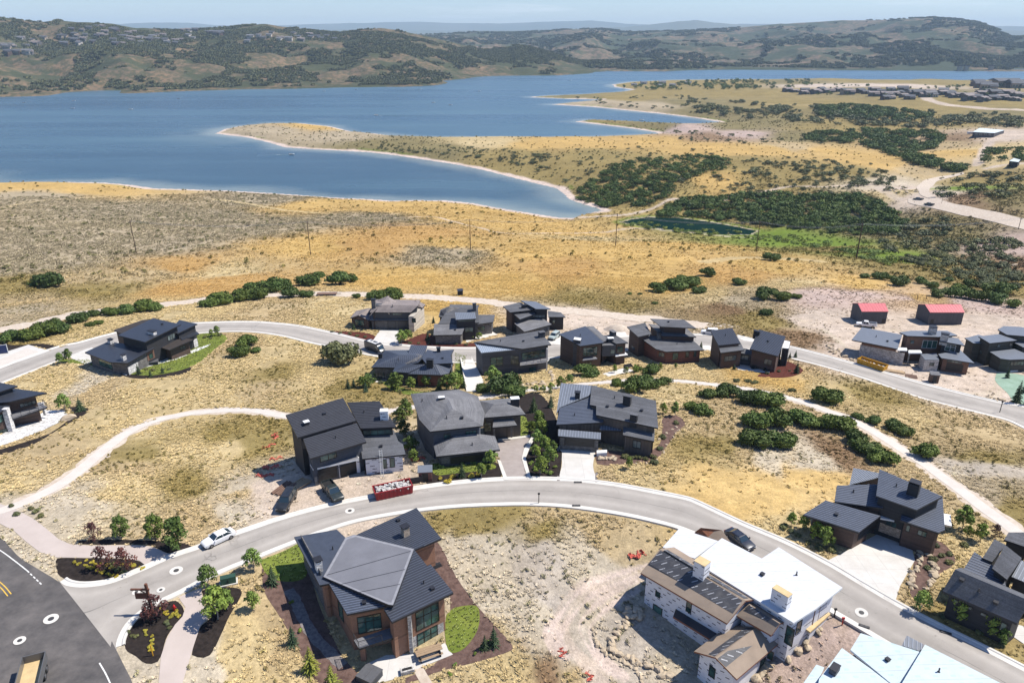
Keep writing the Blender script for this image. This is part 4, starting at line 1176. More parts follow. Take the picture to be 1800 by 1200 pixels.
HOUSES = []
class House:
    def __init__(self, name, label, ref, cat='house', z=None, group=None):
        p = at(*ref)
        self.o = np.array([p[0], p[1], p[2] if z is None else z])
        self.z0 = self.o[2]
        self.root = empty(name, tuple(self.o))
        tag(self.root, label, cat, group)
        self.walls, self.roofs = [], []
        self.last = None
        HOUSES.append(self)
    def loc(self, p):
        return (p[0] - self.o[0], p[1] - self.o[1], p[2] - self.o[2])
    def P(self, px, py, z):
        return on_z(px, py, self.z0 + z)
    def part(self, name, vs, fs, m, parent=None, smooth=False, fmat=None):
        return mesh_obj(name, [self.loc(v) for v in vs], fs, m, parent or self.root, smooth, fmat)
    def _slab(self, top, faces, loop, th, m, edge, name):
        n = len(top)
        vs = [tuple(p) for p in top] + [(p[0], p[1], p[2] - th) for p in top]
        fs, fm = [], []
        for f in faces:
            a, b, c = (np.array(top[i]) for i in f[:3])
            nrm = sum(((np.array(top[f[i]])[0] - np.array(top[f[(i + 1) % len(f)]])[0]) * (np.array(top[f[i]])[1] + np.array(top[f[(i + 1) % len(f)]])[1])) for i in range(len(f)))
            f = list(f) if nrm > 0 else list(f)[::-1]
            fs += [f, [i + n for i in f[::-1]]]
            fm += [0, 1]
        k = len(loop)
        s = sum((top[loop[i]][0] - top[loop[(i + 1) % k]][0]) * (top[loop[i]][1] + top[loop[(i + 1) % k]][1]) for i in range(k))
        lp = loop if s > 0 else loop[::-1]
        for i in range(k):
            a, b = lp[i], lp[(i + 1) % k]
            fs.append([a, a + n, b + n, b])
            fm.append(1)
        return self.part(name, vs, fs, [MATS[m], MATS[edge]], fmat=fm)
    def _wall(self, loop2, tops, m, low, name='wall'):
        g = min(gz(p[0], p[1]) for p in loop2) - 0.5
        zb = g if low is None else self.z0 + low
        n = len(loop2)
        s = sum(loop2[i][0] * loop2[(i + 1) % n][1] - loop2[(i + 1) % n][0] * loop2[i][1] for i in range(n))
        if s < 0:
            loop2, tops = loop2[::-1], tops[::-1]
        lo = [(p[0], p[1], zb) for p in loop2]
        hi = [(p[0], p[1], t) for p, t in zip(loop2, tops)]
        fs = [[i, (i + 1) % n, n + (i + 1) % n, n + i] for i in range(n)] + [list(range(n, 2 * n))]
        o = self.part(name, lo + hi, fs, MATS[m])
        for i in range(n):
            a, b = np.array(loop2[i]), np.array(loop2[(i + 1) % n])
            L = np.linalg.norm(b - a)
            if L > 0.4:
                e = (b - a) / L
                self.walls.append((a, e, L, zb, max(tops[i], tops[(i + 1) % n]), np.array([e[1], -e[0]])))
        return o
    def _ribs(self, roof, pts, e, nrm_up, spacing, mode, m):
        """raised seams up the slope ('seam') or course steps along the eave ('rows')"""
        o0 = np.array(pts[0])
        e = np.array([e[0], e[1], 0.0])
        f = np.cross(nrm_up, e)
        f /= np.linalg.norm(f)
        ab = [((np.array(p) - o0) @ e, (np.array(p) - o0) @ f) for p in pts]
        if mode == 'rows':
            ab = [(b, a) for a, b in ab]
            e, f = f, e
        A = [a for a, b in ab]
        mb = MB()
        x = min(A) + spacing * 0.6
        h, w = (0.06, 0.07) if mode == 'seam' else (0.05, 0.11)
        while x < max(A):
            ys = []
            for i in range(len(ab)):
                (a0, b0), (a1, b1) = ab[i], ab[(i + 1) % len(ab)]
                if (a0 > x) != (a1 > x):
                    ys.append(b0 + (b1 - b0) * (x - a0) / (a1 - a0))
            ys.sort()
            for j in range(0, len(ys) - 1, 2):
                if ys[j + 1] - ys[j] < 0.3:
                    continue
                lo, hi = [], []
                for da, lst in ((-w / 2, lo), (w / 2, hi)):
                    for yy, up in ((ys[j] + 0.03, -0.01), (ys[j + 1] - 0.03, -0.01), (ys[j + 1] - 0.03, h), (ys[j] + 0.03, h)):
                        p = o0 + e * (x + da) + f * yy + nrm_up * up
                        lst.append(self.loc(p))
                mb.hexa(lo, hi)
            x += spacing
        if mb.v:
            o = mb.build('roof_seams', MATS[m + '_seam'], roof)
            o['kind'] = 'stuff'
    def mono(self, px, z, s, m, wall=None, ov=0.6, th=0.28, low=None, ribs=None, edge='fascia', name='roof'):
        """one roof plane; its first two points are a level edge at height z, the rest rise s degrees away from it"""
        P0, P1 = self.P(*px[0], z), self.P(*px[1], z)
        e = (P1 - P0)[:2]
        e /= np.linalg.norm(e)
        n = np.array([-e[1], e[0]])
        r = np.mean([self.P(*q, z)[:2] for q in px[2:]], axis=0) - P0[:2]
        if r @ n < 0:
            n = -n
        g = math.tan(R(s)) * n
        pts = []
        for q in px:
            d = ray(*q)
            # z = z0+z + g.(xy-P0)
            t_ = (self.z0 + z - CAM_Z - g @ P0[:2]) / (d[2] - g @ d[:2])
            pts.append(np.array([d[0] * t_, d[1] * t_, CAM_Z + d[2] * t_]))
        nu = np.array([-g[0], -g[1], 1.0])
        nu /= np.linalg.norm(nu)
        k = len(pts)
        roof = self._slab(pts, [list(range(k))], list(range(k)), th, m, edge, name)
        pl = lambda x, y: self.z0 + z + g @ (np.array([x, y]) - P0[:2])
        EXCL.append([tuple(q[:2]) for q in pts])
        self.roofs.append((pts, [list(range(k))], math.atan2(e[1], e[0])))
        self.last = (roof, math.atan2(e[1], e[0]))
        if ribs:
            self._ribs(roof, pts, e, nu, ribs[1], ribs[0], m)
        if wall:
            lp = inset(pts, ov)
            self._wall(lp, [pl(*p) - th + 0.02 for p in lp], wall, low)
        return self
    def hip(self, verts, faces, loop, m, wall=None, ov=0.6, th=0.28, low=None, ribs=None, edge='fascia', fm=None, name='roof'):
        """a roof of several planes through measured corners with known heights"""
        pts = [self.P(*v) for v in verts]
        roof = self._slab(pts, faces, loop, th, m, edge, name)
        p0, p1 = pts[loop[0]], pts[loop[1]]
        rz = math.atan2(p1[1] - p0[1], p1[0] - p0[0])
        EXCL.append([tuple(pts[i][:2]) for i in loop])
        self.roofs.append((pts, faces, rz))
        self.last = (roof, rz)
        if ribs:
            for f in faces:
                q = [pts[i] for i in f]
                nu = np.cross(q[1] - q[0], q[2] - q[0])
                nu /= np.linalg.norm(nu)
                if nu[2] < 0:
                    nu = -nu
                e = (q[1] - q[0])[:2]
                e /= np.linalg.norm(e)
                self._ribs(roof, q, e, nu, ribs[1], ribs[0], m)
        if wall:
            lp = inset([pts[i] for i in loop], ov)
            tops = []
            for p, i in zip(lp, loop):
                tops.append(min(self.top(p[0], p[1], (pts, faces)), pts[i][2] + 0.4) - th + 0.02)
            self._wall(lp, tops, wall, low)
        return self
    def top(self, x, y, roof):
        pts, faces = roof[0], roof[1]
        best = None
        for f in faces:
            q = [pts[i] for i in f]
            if in_poly(np.array(x), np.array(y), q):
                nu = np.cross(q[1] - q[0], q[2] - q[0])
                if abs(nu[2]) > 1e-6:
                    z = q[0][2] - (nu[0] * (x - q[0][0]) + nu[1] * (y - q[0][1])) / nu[2]
                    best = z if best is None else max(best, z)
        return best if best is not None else min(p[2] for p in pts)
    def roof_hit(self, px, py):
        best, rz = None, 0
        d = ray(px, py)
        for pts, faces, a in self.roofs:
            for f in faces:
                q = [pts[i] for i in f]
                nu = np.cross(q[1] - q[0], q[2] - q[0])
                t_ = nu @ (q[0] - np.array([0, 0, CAM_Z])) / (nu @ d)
                p = d * t_ + np.array([0, 0, CAM_Z])
                if in_poly(np.array(p[0]), np.array(p[1]), q) and (best is None or t_ < best[0]):
                    best, rz = (t_, p), a
        return (best[1], rz) if best else (None, 0)
    def wall_hit(self, px, py):
        d = ray(px, py)
        best = None
        for a, e, L, zb, zt, nn in self.walls:
            den = nn @ d[:2]
            if den >= -1e-6:
                continue
            t_ = (nn @ a) / den
            p = d * t_ + np.array([0, 0, CAM_Z])
            u = (p[:2] - a) @ e
            if -0.3 <= u <= L + 0.3 and zb - 0.5 <= p[2] <= zt + 0.5 and (best is None or t_ < best[0]):
                best = (t_, a, e, nn)
        return best
    def _on(self, w, px, py):
        _, a, e, nn = w
        d = ray(px, py)
        t_ = (nn @ a) / (nn @ d[:2])
        p = d * t_ + np.array([0, 0, CAM_Z])
        return (p[:2] - a) @ e, p[2]
    def _panel(self, mb, w, u0, u1, z0, z1, d0, d1):
        _, a, e, nn = w
        vs = []
        for d in (d0, d1):
            for u, z in ((u0, z0), (u1, z0), (u1, z1), (u0, z1)):
                p = a + e * u + nn * d
                vs.append(self.loc((p[0], p[1], z)))
        mb.hexa(vs[:4], vs[4:])
    def win(self, x0, y0, x1, y1, cols=2, rows=1, frame='frame_black', glass='window_glass', name='window', bar=0.09):
        w = self.wall_hit((x0 + x1) / 2, (y0 + y1) / 2)
        if w is None:
            print('WIN MISS', self.root.name, x0, y0)
            return self
        xm, ym = (x0 + x1) / 2, (y0 + y1) / 2
        ua, _ = self._on(w, x0, ym)
        ub, _ = self._on(w, x1, ym)
        _, za = self._on(w, xm, y0)
        _, zb = self._on(w, xm, y1)
        u0, u1, z0, z1 = min(ua, ub), max(ua, ub), min(za, zb), max(za, zb)
        f = MB()
        self._panel(f, w, u0, u1, z0, z0 + bar, 0.004, 0.07)
        self._panel(f, w, u0, u1, z1 - bar, z1, 0.004, 0.07)
        for i in range(cols + 1):
            u = u0 + (u1 - u0 - bar) * i / cols
            self._panel(f, w, u, u + bar, z0 + bar, z1 - bar, 0.004, 0.068)
        for j in range(1, rows):
            z = z0 + (z1 - z0) * (j / rows + 0.15)
            self._panel(f, w, u0 + bar, u1 - bar, z - bar / 2, z + bar / 2, 0.004, 0.064)
        fo = f.build(name, MATS[frame], self.root)
        for i in range(cols):
            g = MB()
            a_, b_ = u0 + (u1 - u0 - bar) * i / cols + bar, u0 + (u1 - u0 - bar) * (i + 1) / cols
            self._panel(g, w, a_, b_, z0 + bar, z1 - bar, 0.003, 0.03)
            g.build('pane', MATS[glass], fo)
        return self
    def garage(self, x0, y0, x1, y1, m='garage_dark', panels=4):
        w = self.wall_hit((x0 + x1) / 2, (y0 + y1) / 2)
        if w is None:
            print('GARAGE MISS', self.root.name, x0, y0)
            return self
        xm, ym = (x0 + x1) / 2, (y0 + y1) / 2
        ua, _ = self._on(w, x0, ym)
        ub, _ = self._on(w, x1, ym)
        _, za = self._on(w, xm, y0)
        _, zb = self._on(w, xm, y1)
        u0, u1, z0, z1 = min(ua, ub), max(ua, ub), min(za, zb), max(za, zb)
        f = MB()
        self._panel(f, w, u0 - 0.1, u0, z0, z1 + 0.1, 0.004, 0.1)
        self._panel(f, w, u1, u1 + 0.1, z0, z1 + 0.1, 0.004, 0.1)
        self._panel(f, w, u0, u1, z1, z1 + 0.1, 0.004, 0.1)
        fo = f.build('garage_door_or_opening', MATS['fascia'], self.root)
        for i in range(panels):
            g = MB()
            a_, b_ = z0 + (z1 - z0) * i / panels, z0 + (z1 - z0) * (i + 1) / panels
            self._panel(g, w, u0, u1, a_ + 0.02, b_ - 0.02, 0.004, 0.045)
            g.build('panel', MATS[m], fo)
        return self
    def chim(self, px, py, w, d, h, m, cap='fascia', capover=0.12, legs=True):
        p, rz = self.roof_hit(px, py)
        if p is None:
            print('CHIM MISS', self.root.name, px, py)
            return self
        q = self.loc(p)
        b = MB().box(q[0], q[1], q[2] + (h - 1.2) / 2, w, d, h + 1.2, rz)
        co = b.build('chimney', MATS[m], self.root)
        if legs:
            for sx in (-1, 1):
                MB().box(q[0] + sx * (w / 2 - 0.1) * math.cos(rz), q[1] + sx * (w / 2 - 0.1) * math.sin(rz), q[2] + h + 0.12, 0.12, d * 0.8, 0.24, rz).build('cap_support', MATS['fascia'], co)
        MB().box(q[0], q[1], q[2] + h + (0.28 if legs else 0.05), w + capover * 2, d + capover * 2, 0.09, rz).build('chimney_cap', MATS[cap], co)
        return self
    def slab(self, px, z, th, m, name='deck', edge=None):
        pts = [self.P(x, y, z) for x, y in px]
        k = len(pts)
        self._slab(pts, [list(range(k))], list(range(k)), th, m, edge or m, name)
        return self
    def block(self, px, z, m, low=None, name='wall', cap=None):
        """a flat-topped volume under a measured outline at height z"""
        pts = [self.P(x, y, z) for x, y in px]
        self._wall([p[:2] for p in pts], [self.z0 + z] * len(pts), m, low, name)
        k = len(pts)
        self.roofs.append((pts, [list(range(k))], math.atan2(pts[1][1] - pts[0][1], pts[1][0] - pts[0][0])))
        if cap:
            self._slab([(p[0], p[1], p[2] + 0.14) for p in pts], [list(range(k))], list(range(k)), 0.13, cap, cap, 'roof')
        return self
    def post(self, px, py, z0, z1, w, m='fascia', name='post'):
        """a post whose foot shows at the pixel, at height z0"""
        p = self.loc(self.P(px, py, z0))
        MB().box(p[0], p[1], (z0 + z1) / 2, w, w, z1 - z0).build(name, MATS[m], self.root)
        return self
    def rail(self, px, z, h=1.05, glass=False):
        pts = [self.loc(self.P(x, y, z)) for x, y in px]
        mb = MB()
        for a, b in zip(pts[:-1], pts[1:]):
            L = math.hypot(b[0] - a[0], b[1] - a[1])
            rz = math.atan2(b[1] - a[1], b[0] - a[0])
            cx, cy = (a[0] + b[0]) / 2, (a[1] + b[1]) / 2
            mb.box(cx, cy, z + h, L, 0.07, 0.06, rz)
            for hh in ((0.3, 0.55, 0.8) if not glass else (0.1,)):
                mb.box(cx, cy, z + hh * h, L, 0.025, 0.025, rz)
            k = max(2, int(L / 1.6) + 1)
            for i in range(k):
                f = i / (k - 1)
                mb.box(a[0] + (b[0] - a[0]) * f, a[1] + (b[1] - a[1]) * f, z + h / 2, 0.06, 0.06, h, rz)
        ro = mb.build('railing', MATS['rail_metal'], self.root)
        if glass:
            g = MB()
            for a, b in zip(pts[:-1], pts[1:]):
                L = math.hypot(b[0] - a[0], b[1] - a[1])
                g.box((a[0] + b[0]) / 2, (a[1] + b[1]) / 2, z + h * 0.55, L - 0.1, 0.012, h * 0.75, math.atan2(b[1] - a[1], b[0] - a[0]))
            g.build('glass_panel', MATS['rail_glass'], ro)
        return self
# ------------------------------------------------------------------ houses: the near ones
h = House('tan_house', 'two-storey tan house with dark ribbed roofs round a flat grey membrane', (715, 1160))
h.mono([(562, 1028), (517, 943), (592, 930), (607, 944), (640, 985), (578, 1025)], 7.5, 2, 'blue_black_roof', 'tan_stucco', 0.7)
h.mono([(689, 1093), (797, 1041), (757, 991), (751, 994), (728, 965), (660, 1000), (692, 1063), (675, 1070)], 7.0, 4.5, 'black_metal_roof', 'tan_stucco', [0.9, 0.9, 0.05, 0.05, 0.3, 0.3, 0.3, 0.5], ribs=('rows', 0.42))
h.mono([(610, 1079), (690, 1063), (660, 1000), (568, 1013), (578, 1025)], 7.1, 3, 'blue_black_roof', 'tan_stucco', [0.7, 0.3, 0.3, 0.3, 0.6], ribs=('rows', 0.42))
h.mono([(625, 940), (732, 892), (776, 946), (728, 966)], 7.0, 3, 'black_metal_roof', 'tan_stucco', 0.8, ribs=('rows', 0.42))
h.slab([(607, 944), (623, 939), (728, 964), (691, 1063), (683, 1062), (568, 1013)], 7.9, 0.4, 'membrane_roof', 'flat_roof', 'fascia')
ring = [(607, 944), (623, 939), (728, 964), (691, 1063), (683, 1062), (568, 1013)]
ctr = h.P(648, 1000, 7.905)
R3 = [h.P(x, y, 7.905) for x, y in ring]
for i in range(6):
    a, b = R3[i], R3[(i + 1) % 6]
    ia, ib = a + (ctr - a) * 0.07, b + (ctr - b) * 0.07
    h.part('membrane_seam', [a + (ctr - a) * 0.012, b + (ctr - b) * 0.012, ib, ia], [[3, 2, 1, 0]], MATS['pale_seam'])
for q in ([(574, 1010), (722, 968)], [(600, 1026), (712, 1000)], [(632, 1040), (703, 1026)]):
    a, b = (h.P(x, y, 7.912) for x, y in q)
    nn_ = np.array([-(b - a)[1], (b - a)[0], 0]) / np.linalg.norm(b - a) * 0.05
    h.part('membrane_joint', [a - nn_, b - nn_, b + nn_, a + nn_], [[0, 1, 2, 3]], MATS['fascia'])
h.chim(561, 1001, 0.95, 0.8, 1.5, 'white_stone')
h.chim(713, 941, 0.95, 0.8, 1.4, 'tan_stone')
h.win(730, 1066, 772, 1100, 3, 2).win(733, 1105, 770, 1137, 3, 2).win(628, 1080, 671, 1110, 3, 2)
h.win(556, 1000, 562, 1020, 1).win(596, 1062, 603, 1085, 1)
h.slab([(622, 1124), (631, 1139), (713, 1113), (704, 1096)], 3.2, 0.35, 'deck_grey', 'balcony', 'fascia')
h.rail([(622, 1124), (631, 1139), (672, 1126)], 3.2)
h.post(724, 1148, 0.0, 6.8, 0.45, 'pale_stone', 'pillar').post(640, 1160, 0, 3.0, 0.6, 'tan_stucco', 'pillar')
def stone_face(h, px, m, name='stone_facing'):
    """thin facing on a wall between two pixels"""
    x0, y0, x1, y1 = px
    w = h.wall_hit((x0 + x1) / 2, (y0 + y1) / 2)
    if w is None:
        print('FACE MISS', h.root.name, px)
        return
    ua, _ = h._on(w, x0, (y0 + y1) / 2)
    ub, _ = h._on(w, x1, (y0 + y1) / 2)
    _, za = h._on(w, (x0 + x1) / 2, y0)
    _, zb = h._on(w, (x0 + x1) / 2, y1)
    mb = MB()
    h._panel(mb, w, min(ua, ub), max(ua, ub), min(za, zb), max(za, zb), -0.1, 0.0025)
    mb.build(name, MATS[m], h.root)
stone_face(h, (724, 1106, 781, 1150), 'pale_stone')
stone_face(h, (540, 985, 566, 1070), 'grey_stone')
h.slab([(733, 968), (748, 990), (757, 985), (742, 962)], 3.3, 0.3, 'white_trim', 'deck')
drive([(645, 1166), (679, 1151), (723, 1149), (782, 1130), (796, 1150), (729, 1177), (690, 1194), (668, 1200), (650, 1190)], 'new_concrete', 'white concrete patio of the tan house', 0.05, 'terrace')
drive([(726, 1177), (742, 1170), (760, 1200), (742, 1205)], 'gravel', 'tan stepping path leaving the patio', 0.05, 'garden_path')

h = House('unfinished_house', 'large unfinished house in white wrap with white underlay roof and black gable', (1160, 1100))
h.mono([(1219, 985), (1395, 1094), (1433, 1070), (1481, 1032), (1369, 961), (1339, 981), (1269, 945)], 7.3, 3.0, 'white_underlay', 'house_wrap', [0.3, 0.4, 0.6, 0.7, 0.7, 0.6, 0.25], edge='white_trim')
h.mono([(1165, 961), (1221, 981), (1262, 950), (1194, 928)], 6.4, 3, 'white_underlay', 'house_wrap', 0.5, edge='white_trim')
h.hip([(1126, 1006, 6.0), (1278, 1095, 6.0), (1311, 1055, 7.7), (1334, 1052, 6.5), (1185, 961, 6.5), (1160, 964, 7.7)], [[0, 1, 2, 5], [5, 2, 3, 4]], [0, 1, 2, 3, 4, 5], 'plywood', 'house_wrap', [0.7, 0.5, 0.5, 0.3, 0.5, 0.5], edge='rough_timber', th=0.22)
h.hip([(1293, 1080, 5.4), (1356, 1116, 5.4), (1371, 1095, 6.6), (1388, 1090, 5.8), (1336, 1054, 5.8), (1316, 1061, 6.6)], [[0, 1, 2, 5], [5, 2, 3, 4]], [0, 1, 2, 3, 4, 5], 'plywood', 'house_wrap', [0.6, 0.4, 0.4, 0.3, 0.3, 0.3], edge='rough_timber', th=0.22)
h.hip([(1220, 1144, 3.2), (1258, 1155, 4.9), (1295, 1193, 3.2), (1368, 1131, 3.2), (1330, 1102, 4.9), (1280, 1098, 3.2)], [[0, 1, 4, 5], [1, 2, 3, 4]], [0, 1, 2, 3, 4, 5], 'plywood', 'house_wrap', [0.5, 0.5, 0.6, 0.4, 0.4, 0.6], edge='rough_timber', th=0.22)
def lay(h, pts, m, lift=0.03, name='underlay'):
    """a roofing sheet laid on a roof plane, its corners (px, py) on that plane"""
    q = [h.roof_hit(*p)[0] for p in pts]
    if any(v is None for v in q):
        print('LAY MISS', h.root.name, pts, [v is not None for v in q])
        return
    h.part(name, [(v[0], v[1], v[2] + lift) for v in q], [list(range(len(q)))], MATS[m])
    o = C.objects[-1]
    if o.data.polygons[0].normal.z < 0:
        o.data.flip_normals()
lay(h, [(1140, 990), (1288, 1078), (1305, 1055), (1161, 967)], 'black_underlay')
lay(h, [(1166, 966), (1308, 1052), (1316, 1051), (1174, 966)], 'black_underlay')
lay(h, [(1309, 1069), (1365, 1102), (1370, 1096), (1317, 1063)], 'black_underlay')
lay(h, [(1245, 1149), (1256, 1153), (1326, 1104), (1310, 1102)], 'black_underlay')
lay(h, [(1261, 1157), (1276, 1172), (1344, 1117), (1331, 1105)], 'black_underlay')
h.slab([(1183, 1083), (1189, 1066), (1269, 1110), (1247, 1122)], 2.9, 0.25, 'black_metal_roof', 'porch_roof', 'rough_timber')
h.chim(1232, 1008, 1.6, 1.4, 2.0, 'house_wrap', 'board_tan', 0.02, False)
h.chim(1371, 1062, 2.2, 1.0, 2.1, 'house_wrap', 'board_tan', 0.02, False)
h.slab([(1414, 1103), (1424, 1110), (1460, 1078), (1451, 1070)], 3.9, 0.25, 'board_tan', 'timber_deck')
h.block([(1416, 1103), (1424, 1108), (1458, 1079), (1450, 1072)], 3.6, 'house_wrap', name='deck_base')
h.post(1424, 1095, 3.9, 7.0, 0.5, 'rough_timber', 'pillar').post(1434, 1088, 3.9, 7.0, 0.4, 'rough_timber', 'pillar')
h.hip([(1221, 935, 5.0), (1252, 947, 5.0), (1269, 931, 6.0), (1232, 927, 6.0), (1288, 957, 5.0)], [[0, 1, 2, 3], [1, 4, 2]], [0, 1, 4, 2, 3], 'plywood', 'house_wrap', 0.4, edge='rough_timber')
for wq in ((1147, 1064, 1164, 1089), (1152, 1039, 1161, 1049), (1206, 1056, 1216, 1076), (1246, 1170, 1258, 1190), (1380, 1100, 1396, 1134), (1347, 1142, 1360, 1158), (1336, 1158, 1344, 1172), (1236, 968, 1247, 978)):
    h.win(*wq, 1, 1)
h.win(1400, 1092, 1408, 1110, 1, 1)

h = House('unfinished_house', 'unfinished house with pale aqua underlay on stepped roofs', (1450, 1200))
h.mono([(1495, 1141), (1566, 1200), (1590, 1203), (1618, 1145), (1513, 1112)], 4.2, 4, 'aqua_underlay', 'house_wrap', 0.4, edge='white_trim')
h.mono([(1440, 1192), (1480, 1138), (1566, 1200), (1556, 1250), (1430, 1250)], 3.9, 2, 'aqua_underlay', 'house_wrap', 0.4, edge='white_trim')
h.mono([(1412, 1200), (1435, 1167), (1449, 1172), (1442, 1188), (1430, 1240), (1400, 1240)], 3.0, 3, 'aqua_underlay', 'house_wrap', 0.3, edge='white_trim')
h.mono([(1583, 1204), (1626, 1132), (1775, 1208), (1765, 1260), (1560, 1260)], 5.2, 2, 'aqua_underlay', 'house_wrap', 0.4, edge='white_trim')
h.mono([(1585, 1134), (1618, 1144), (1624, 1132), (1594, 1116)], 4.4, 8, 'slate_metal_roof', 'house_wrap', 0.3, ribs=('seam', 0.45))
h.chim(1466, 1180, 1.3, 0.8, 0.7, 'slate_siding', 'fascia', 0.05, False)

h = House('charcoal_house', 'charcoal shingled house with parallel gables beside the street verge', (1700, 1080))
h.hip([(1657, 1038, 4.2), (1788, 1095, 4.2), (1812, 1056, 6.6), (1690, 997, 6.2), (1679, 1000, 6.6), (1820, 1052, 6.2)], [[0, 1, 2, 4], [4, 2, 5, 3]], [0, 1, 2, 5, 3, 4], 'charcoal_shingle_roof', 'black_siding', 0.6)
h.mono([(1693, 1001), (1742, 1021), (1768, 1030), (1765, 1008), (1713, 969)], 4.6, 8, 'blue_black_roof', 'black_siding', 0.3, ribs=('rows', 0.5))
h.mono([(1727, 980), (1744, 987), (1768, 957), (1748, 947)], 5.4, 14, 'charcoal_shingle_roof', 'black_siding', 0.3)
h.mono([(1744, 998), (1770, 1018), (1796, 980), (1767, 957)], 5.8, 14, 'charcoal_shingle_roof', 'black_siding', 0.3)
h.mono([(1765, 948), (1812, 964), (1812, 935), (1773, 935)], 5.6, 10, 'charcoal_shingle_roof', 'black_siding', 0.3)
h.mono([(1778, 1013), (1830, 1035), (1830, 1000), (1795, 984)], 5.0, 10, 'slate_metal_roof', 'black_siding', 0.3, ribs=('seam', 0.45))
for x, y in ((1672, 1052), (1697, 1064), (1722, 1076)):
    h.win(x, y, x + 13, y + 7, 1, 1, glass='pale_glass')
h.win(1757, 1093, 1770, 1110, 1, 1)
drive([(1768, 1110), (1790, 1098), (1840, 1112), (1840, 1150), (1800, 1132)], 'new_concrete', 'white driveway corner of the charcoal house')

h = House('blue_black_house', 'low house of five overlapping blue-black tiled roofs behind a wide driveway', (1520, 950))
h.mono([(1412, 904), (1510, 935), (1548, 906), (1451, 879)], 4.0, 5, 'blue_black_roof', 'dark_brown_wood', 0.8, ribs=('rows', 0.42))
h.mono([(1467, 881), (1552, 893), (1562, 850), (1471, 853)], 4.7, 6, 'blue_black_roof', 'dark_brown_wood', 0.5, ribs=('rows', 0.42))
h.mono([(1493, 852), (1533, 842), (1560, 834), (1500, 822)], 5.0, 6, 'slate_metal_roof', 'dark_brown_wood', 0.4, ribs=('seam', 0.42))
h.mono([(1583, 914), (1650, 936), (1661, 931), (1657, 872), (1590, 862)], 4.5, 5, 'blue_black_roof', 'dark_brown_wood', 0.6, ribs=('rows', 0.42))
h.mono([(1540, 871), (1611, 896), (1657, 872), (1546, 824)], 6.6, 5, 'blue_black_roof', 'black_siding', [0.7, 0.3, 0.3, 0.4], ribs=('rows', 0.42))
h.chim(1604, 868, 1.5, 1.3, 1.9, 'black_siding', 'fascia', 0.0)
h.slab([(1549, 897), (1576, 900), (1575, 915), (1548, 910)], 3.2, 0.25, 'white_trim', 'entry_canopy')
h.slab([(1659, 902), (1671, 904), (1673, 924), (1659, 921)], 0.6, 0.3, 'white_trim', 'terrace')
h.garage(1512, 937, 1540, 918).win(1556, 915, 1577, 925, 2, 1).win(1592, 922, 1600, 934, 1, 1).win(1612, 932, 1630, 942, 2, 1).win(1456, 928, 1466, 938, 2, 1)
stone_face(h, (1544, 924, 1584, 940), 'tan_stone')

h = House('black_house', 'unfinished black-roofed house with two steep tiled planes and open garage', (600, 842))
h.mono([(545, 806), (644, 776), (627, 743), (533, 771)], 6.0, 11, 'black_tile_roof', 'slate_siding', [1.0, 0.5, 0.1, 0.5], ribs=('rows', 0.4))
h.mono([(523, 769), (626, 739), (603, 699), (502, 729)], 7.3, 11, 'black_tile_roof', 'black_siding', [0.2, 0.5, 0.6, 0.6], ribs=('rows', 0.4))
h.mono([(634, 753), (697, 750), (667, 705), (610, 707)], 6.2, 7, 'black_tile_roof', 'black_siding', 0.5, ribs=('rows', 0.5))
h.mono([(637, 806), (713, 798), (708, 780), (700, 775), (692, 755), (630, 760)], 3.5, 9, 'charcoal_shingle_roof', 'house_wrap', 0.5)
h.slab([(550, 824), (631, 806), (627, 797), (545, 815)], 3.25, 0.3, 'deck_grey', 'balcony', 'white_trim')
h.garage(560, 822, 592, 843).garage(600, 815, 629, 836)  # open garage: dark panels painted in for the shade inside
for x, y in ((556, 845), (596, 838), (631, 829)):
    h.post(x, y, 0, 3.0, 0.55, 'house_wrap', 'pillar')
h.win(562, 797, 592, 808, 2, 1).win(638, 755, 690, 764, 4, 1).win(672, 807, 680, 823, 1).win(685, 804, 694, 821, 1)
h.chim(539, 746, 0.8, 0.7, 0.6, 'black_siding', 'white_trim', 0.1, False)
h.chim(676, 735, 1.4, 1.2, 1.6, 'house_wrap', 'white_trim', 0.03, False)

h = House('grey_hip_house', 'grey shingled house of nested hip roofs with a curving paved driveway', (850, 800))
h.hip([(756, 758, 6.0), (849, 748, 6.0), (852, 726, 6.0), (840, 696, 6.0), (806, 684, 6.0), (722, 692, 6.0), (737, 737, 6.0), (796, 718, 7.7), (789, 702, 7.7), (769, 693, 7.7)],
      [[0, 1, 7], [1, 2, 8, 7], [2, 3, 4, 9, 8], [4, 5, 9], [5, 6, 9], [6, 0, 7, 8, 9]], [0, 1, 2, 3, 4, 5, 6], 'grey_shingle_roof', 'slate_siding', 0.8)
h.hip([(848, 734, 4.4), (924, 728, 4.4), (902, 699, 4.4), (842, 704, 4.4), (868, 710, 5.7), (888, 708, 5.7)], [[0, 1, 5, 4], [1, 2, 5], [2, 3, 4, 5], [3, 0, 4]], [0, 1, 2, 3], 'grey_shingle_roof', 'weathered_wood', 0.7)
h.mono([(866, 751), (909, 747), (902, 736), (868, 735)], 3.0, 10, 'grey_shingle_roof')
h.post(869, 772, 0, 2.8, 0.3, 'grey_stone').post(899, 768, 0, 2.8, 0.3, 'grey_stone')
h.hip([(767, 802, 3.0), (879, 790, 3.0), (870, 766, 3.0), (832, 762, 4.3), (800, 766, 4.3), (762, 783, 3.0), (790, 755, 3.0)], [[0, 1, 3, 4], [1, 2, 3], [5, 0, 4], [2, 6, 4, 3], [6, 5, 4]], [0, 1, 2, 6, 5], 'grey_shingle_roof', 'charcoal_siding', 0.7)
h.garage(793, 801, 848, 812).win(780, 762, 792, 770, 1).win(818, 756, 838, 765, 3).win(851, 742, 864, 758, 2, 2)
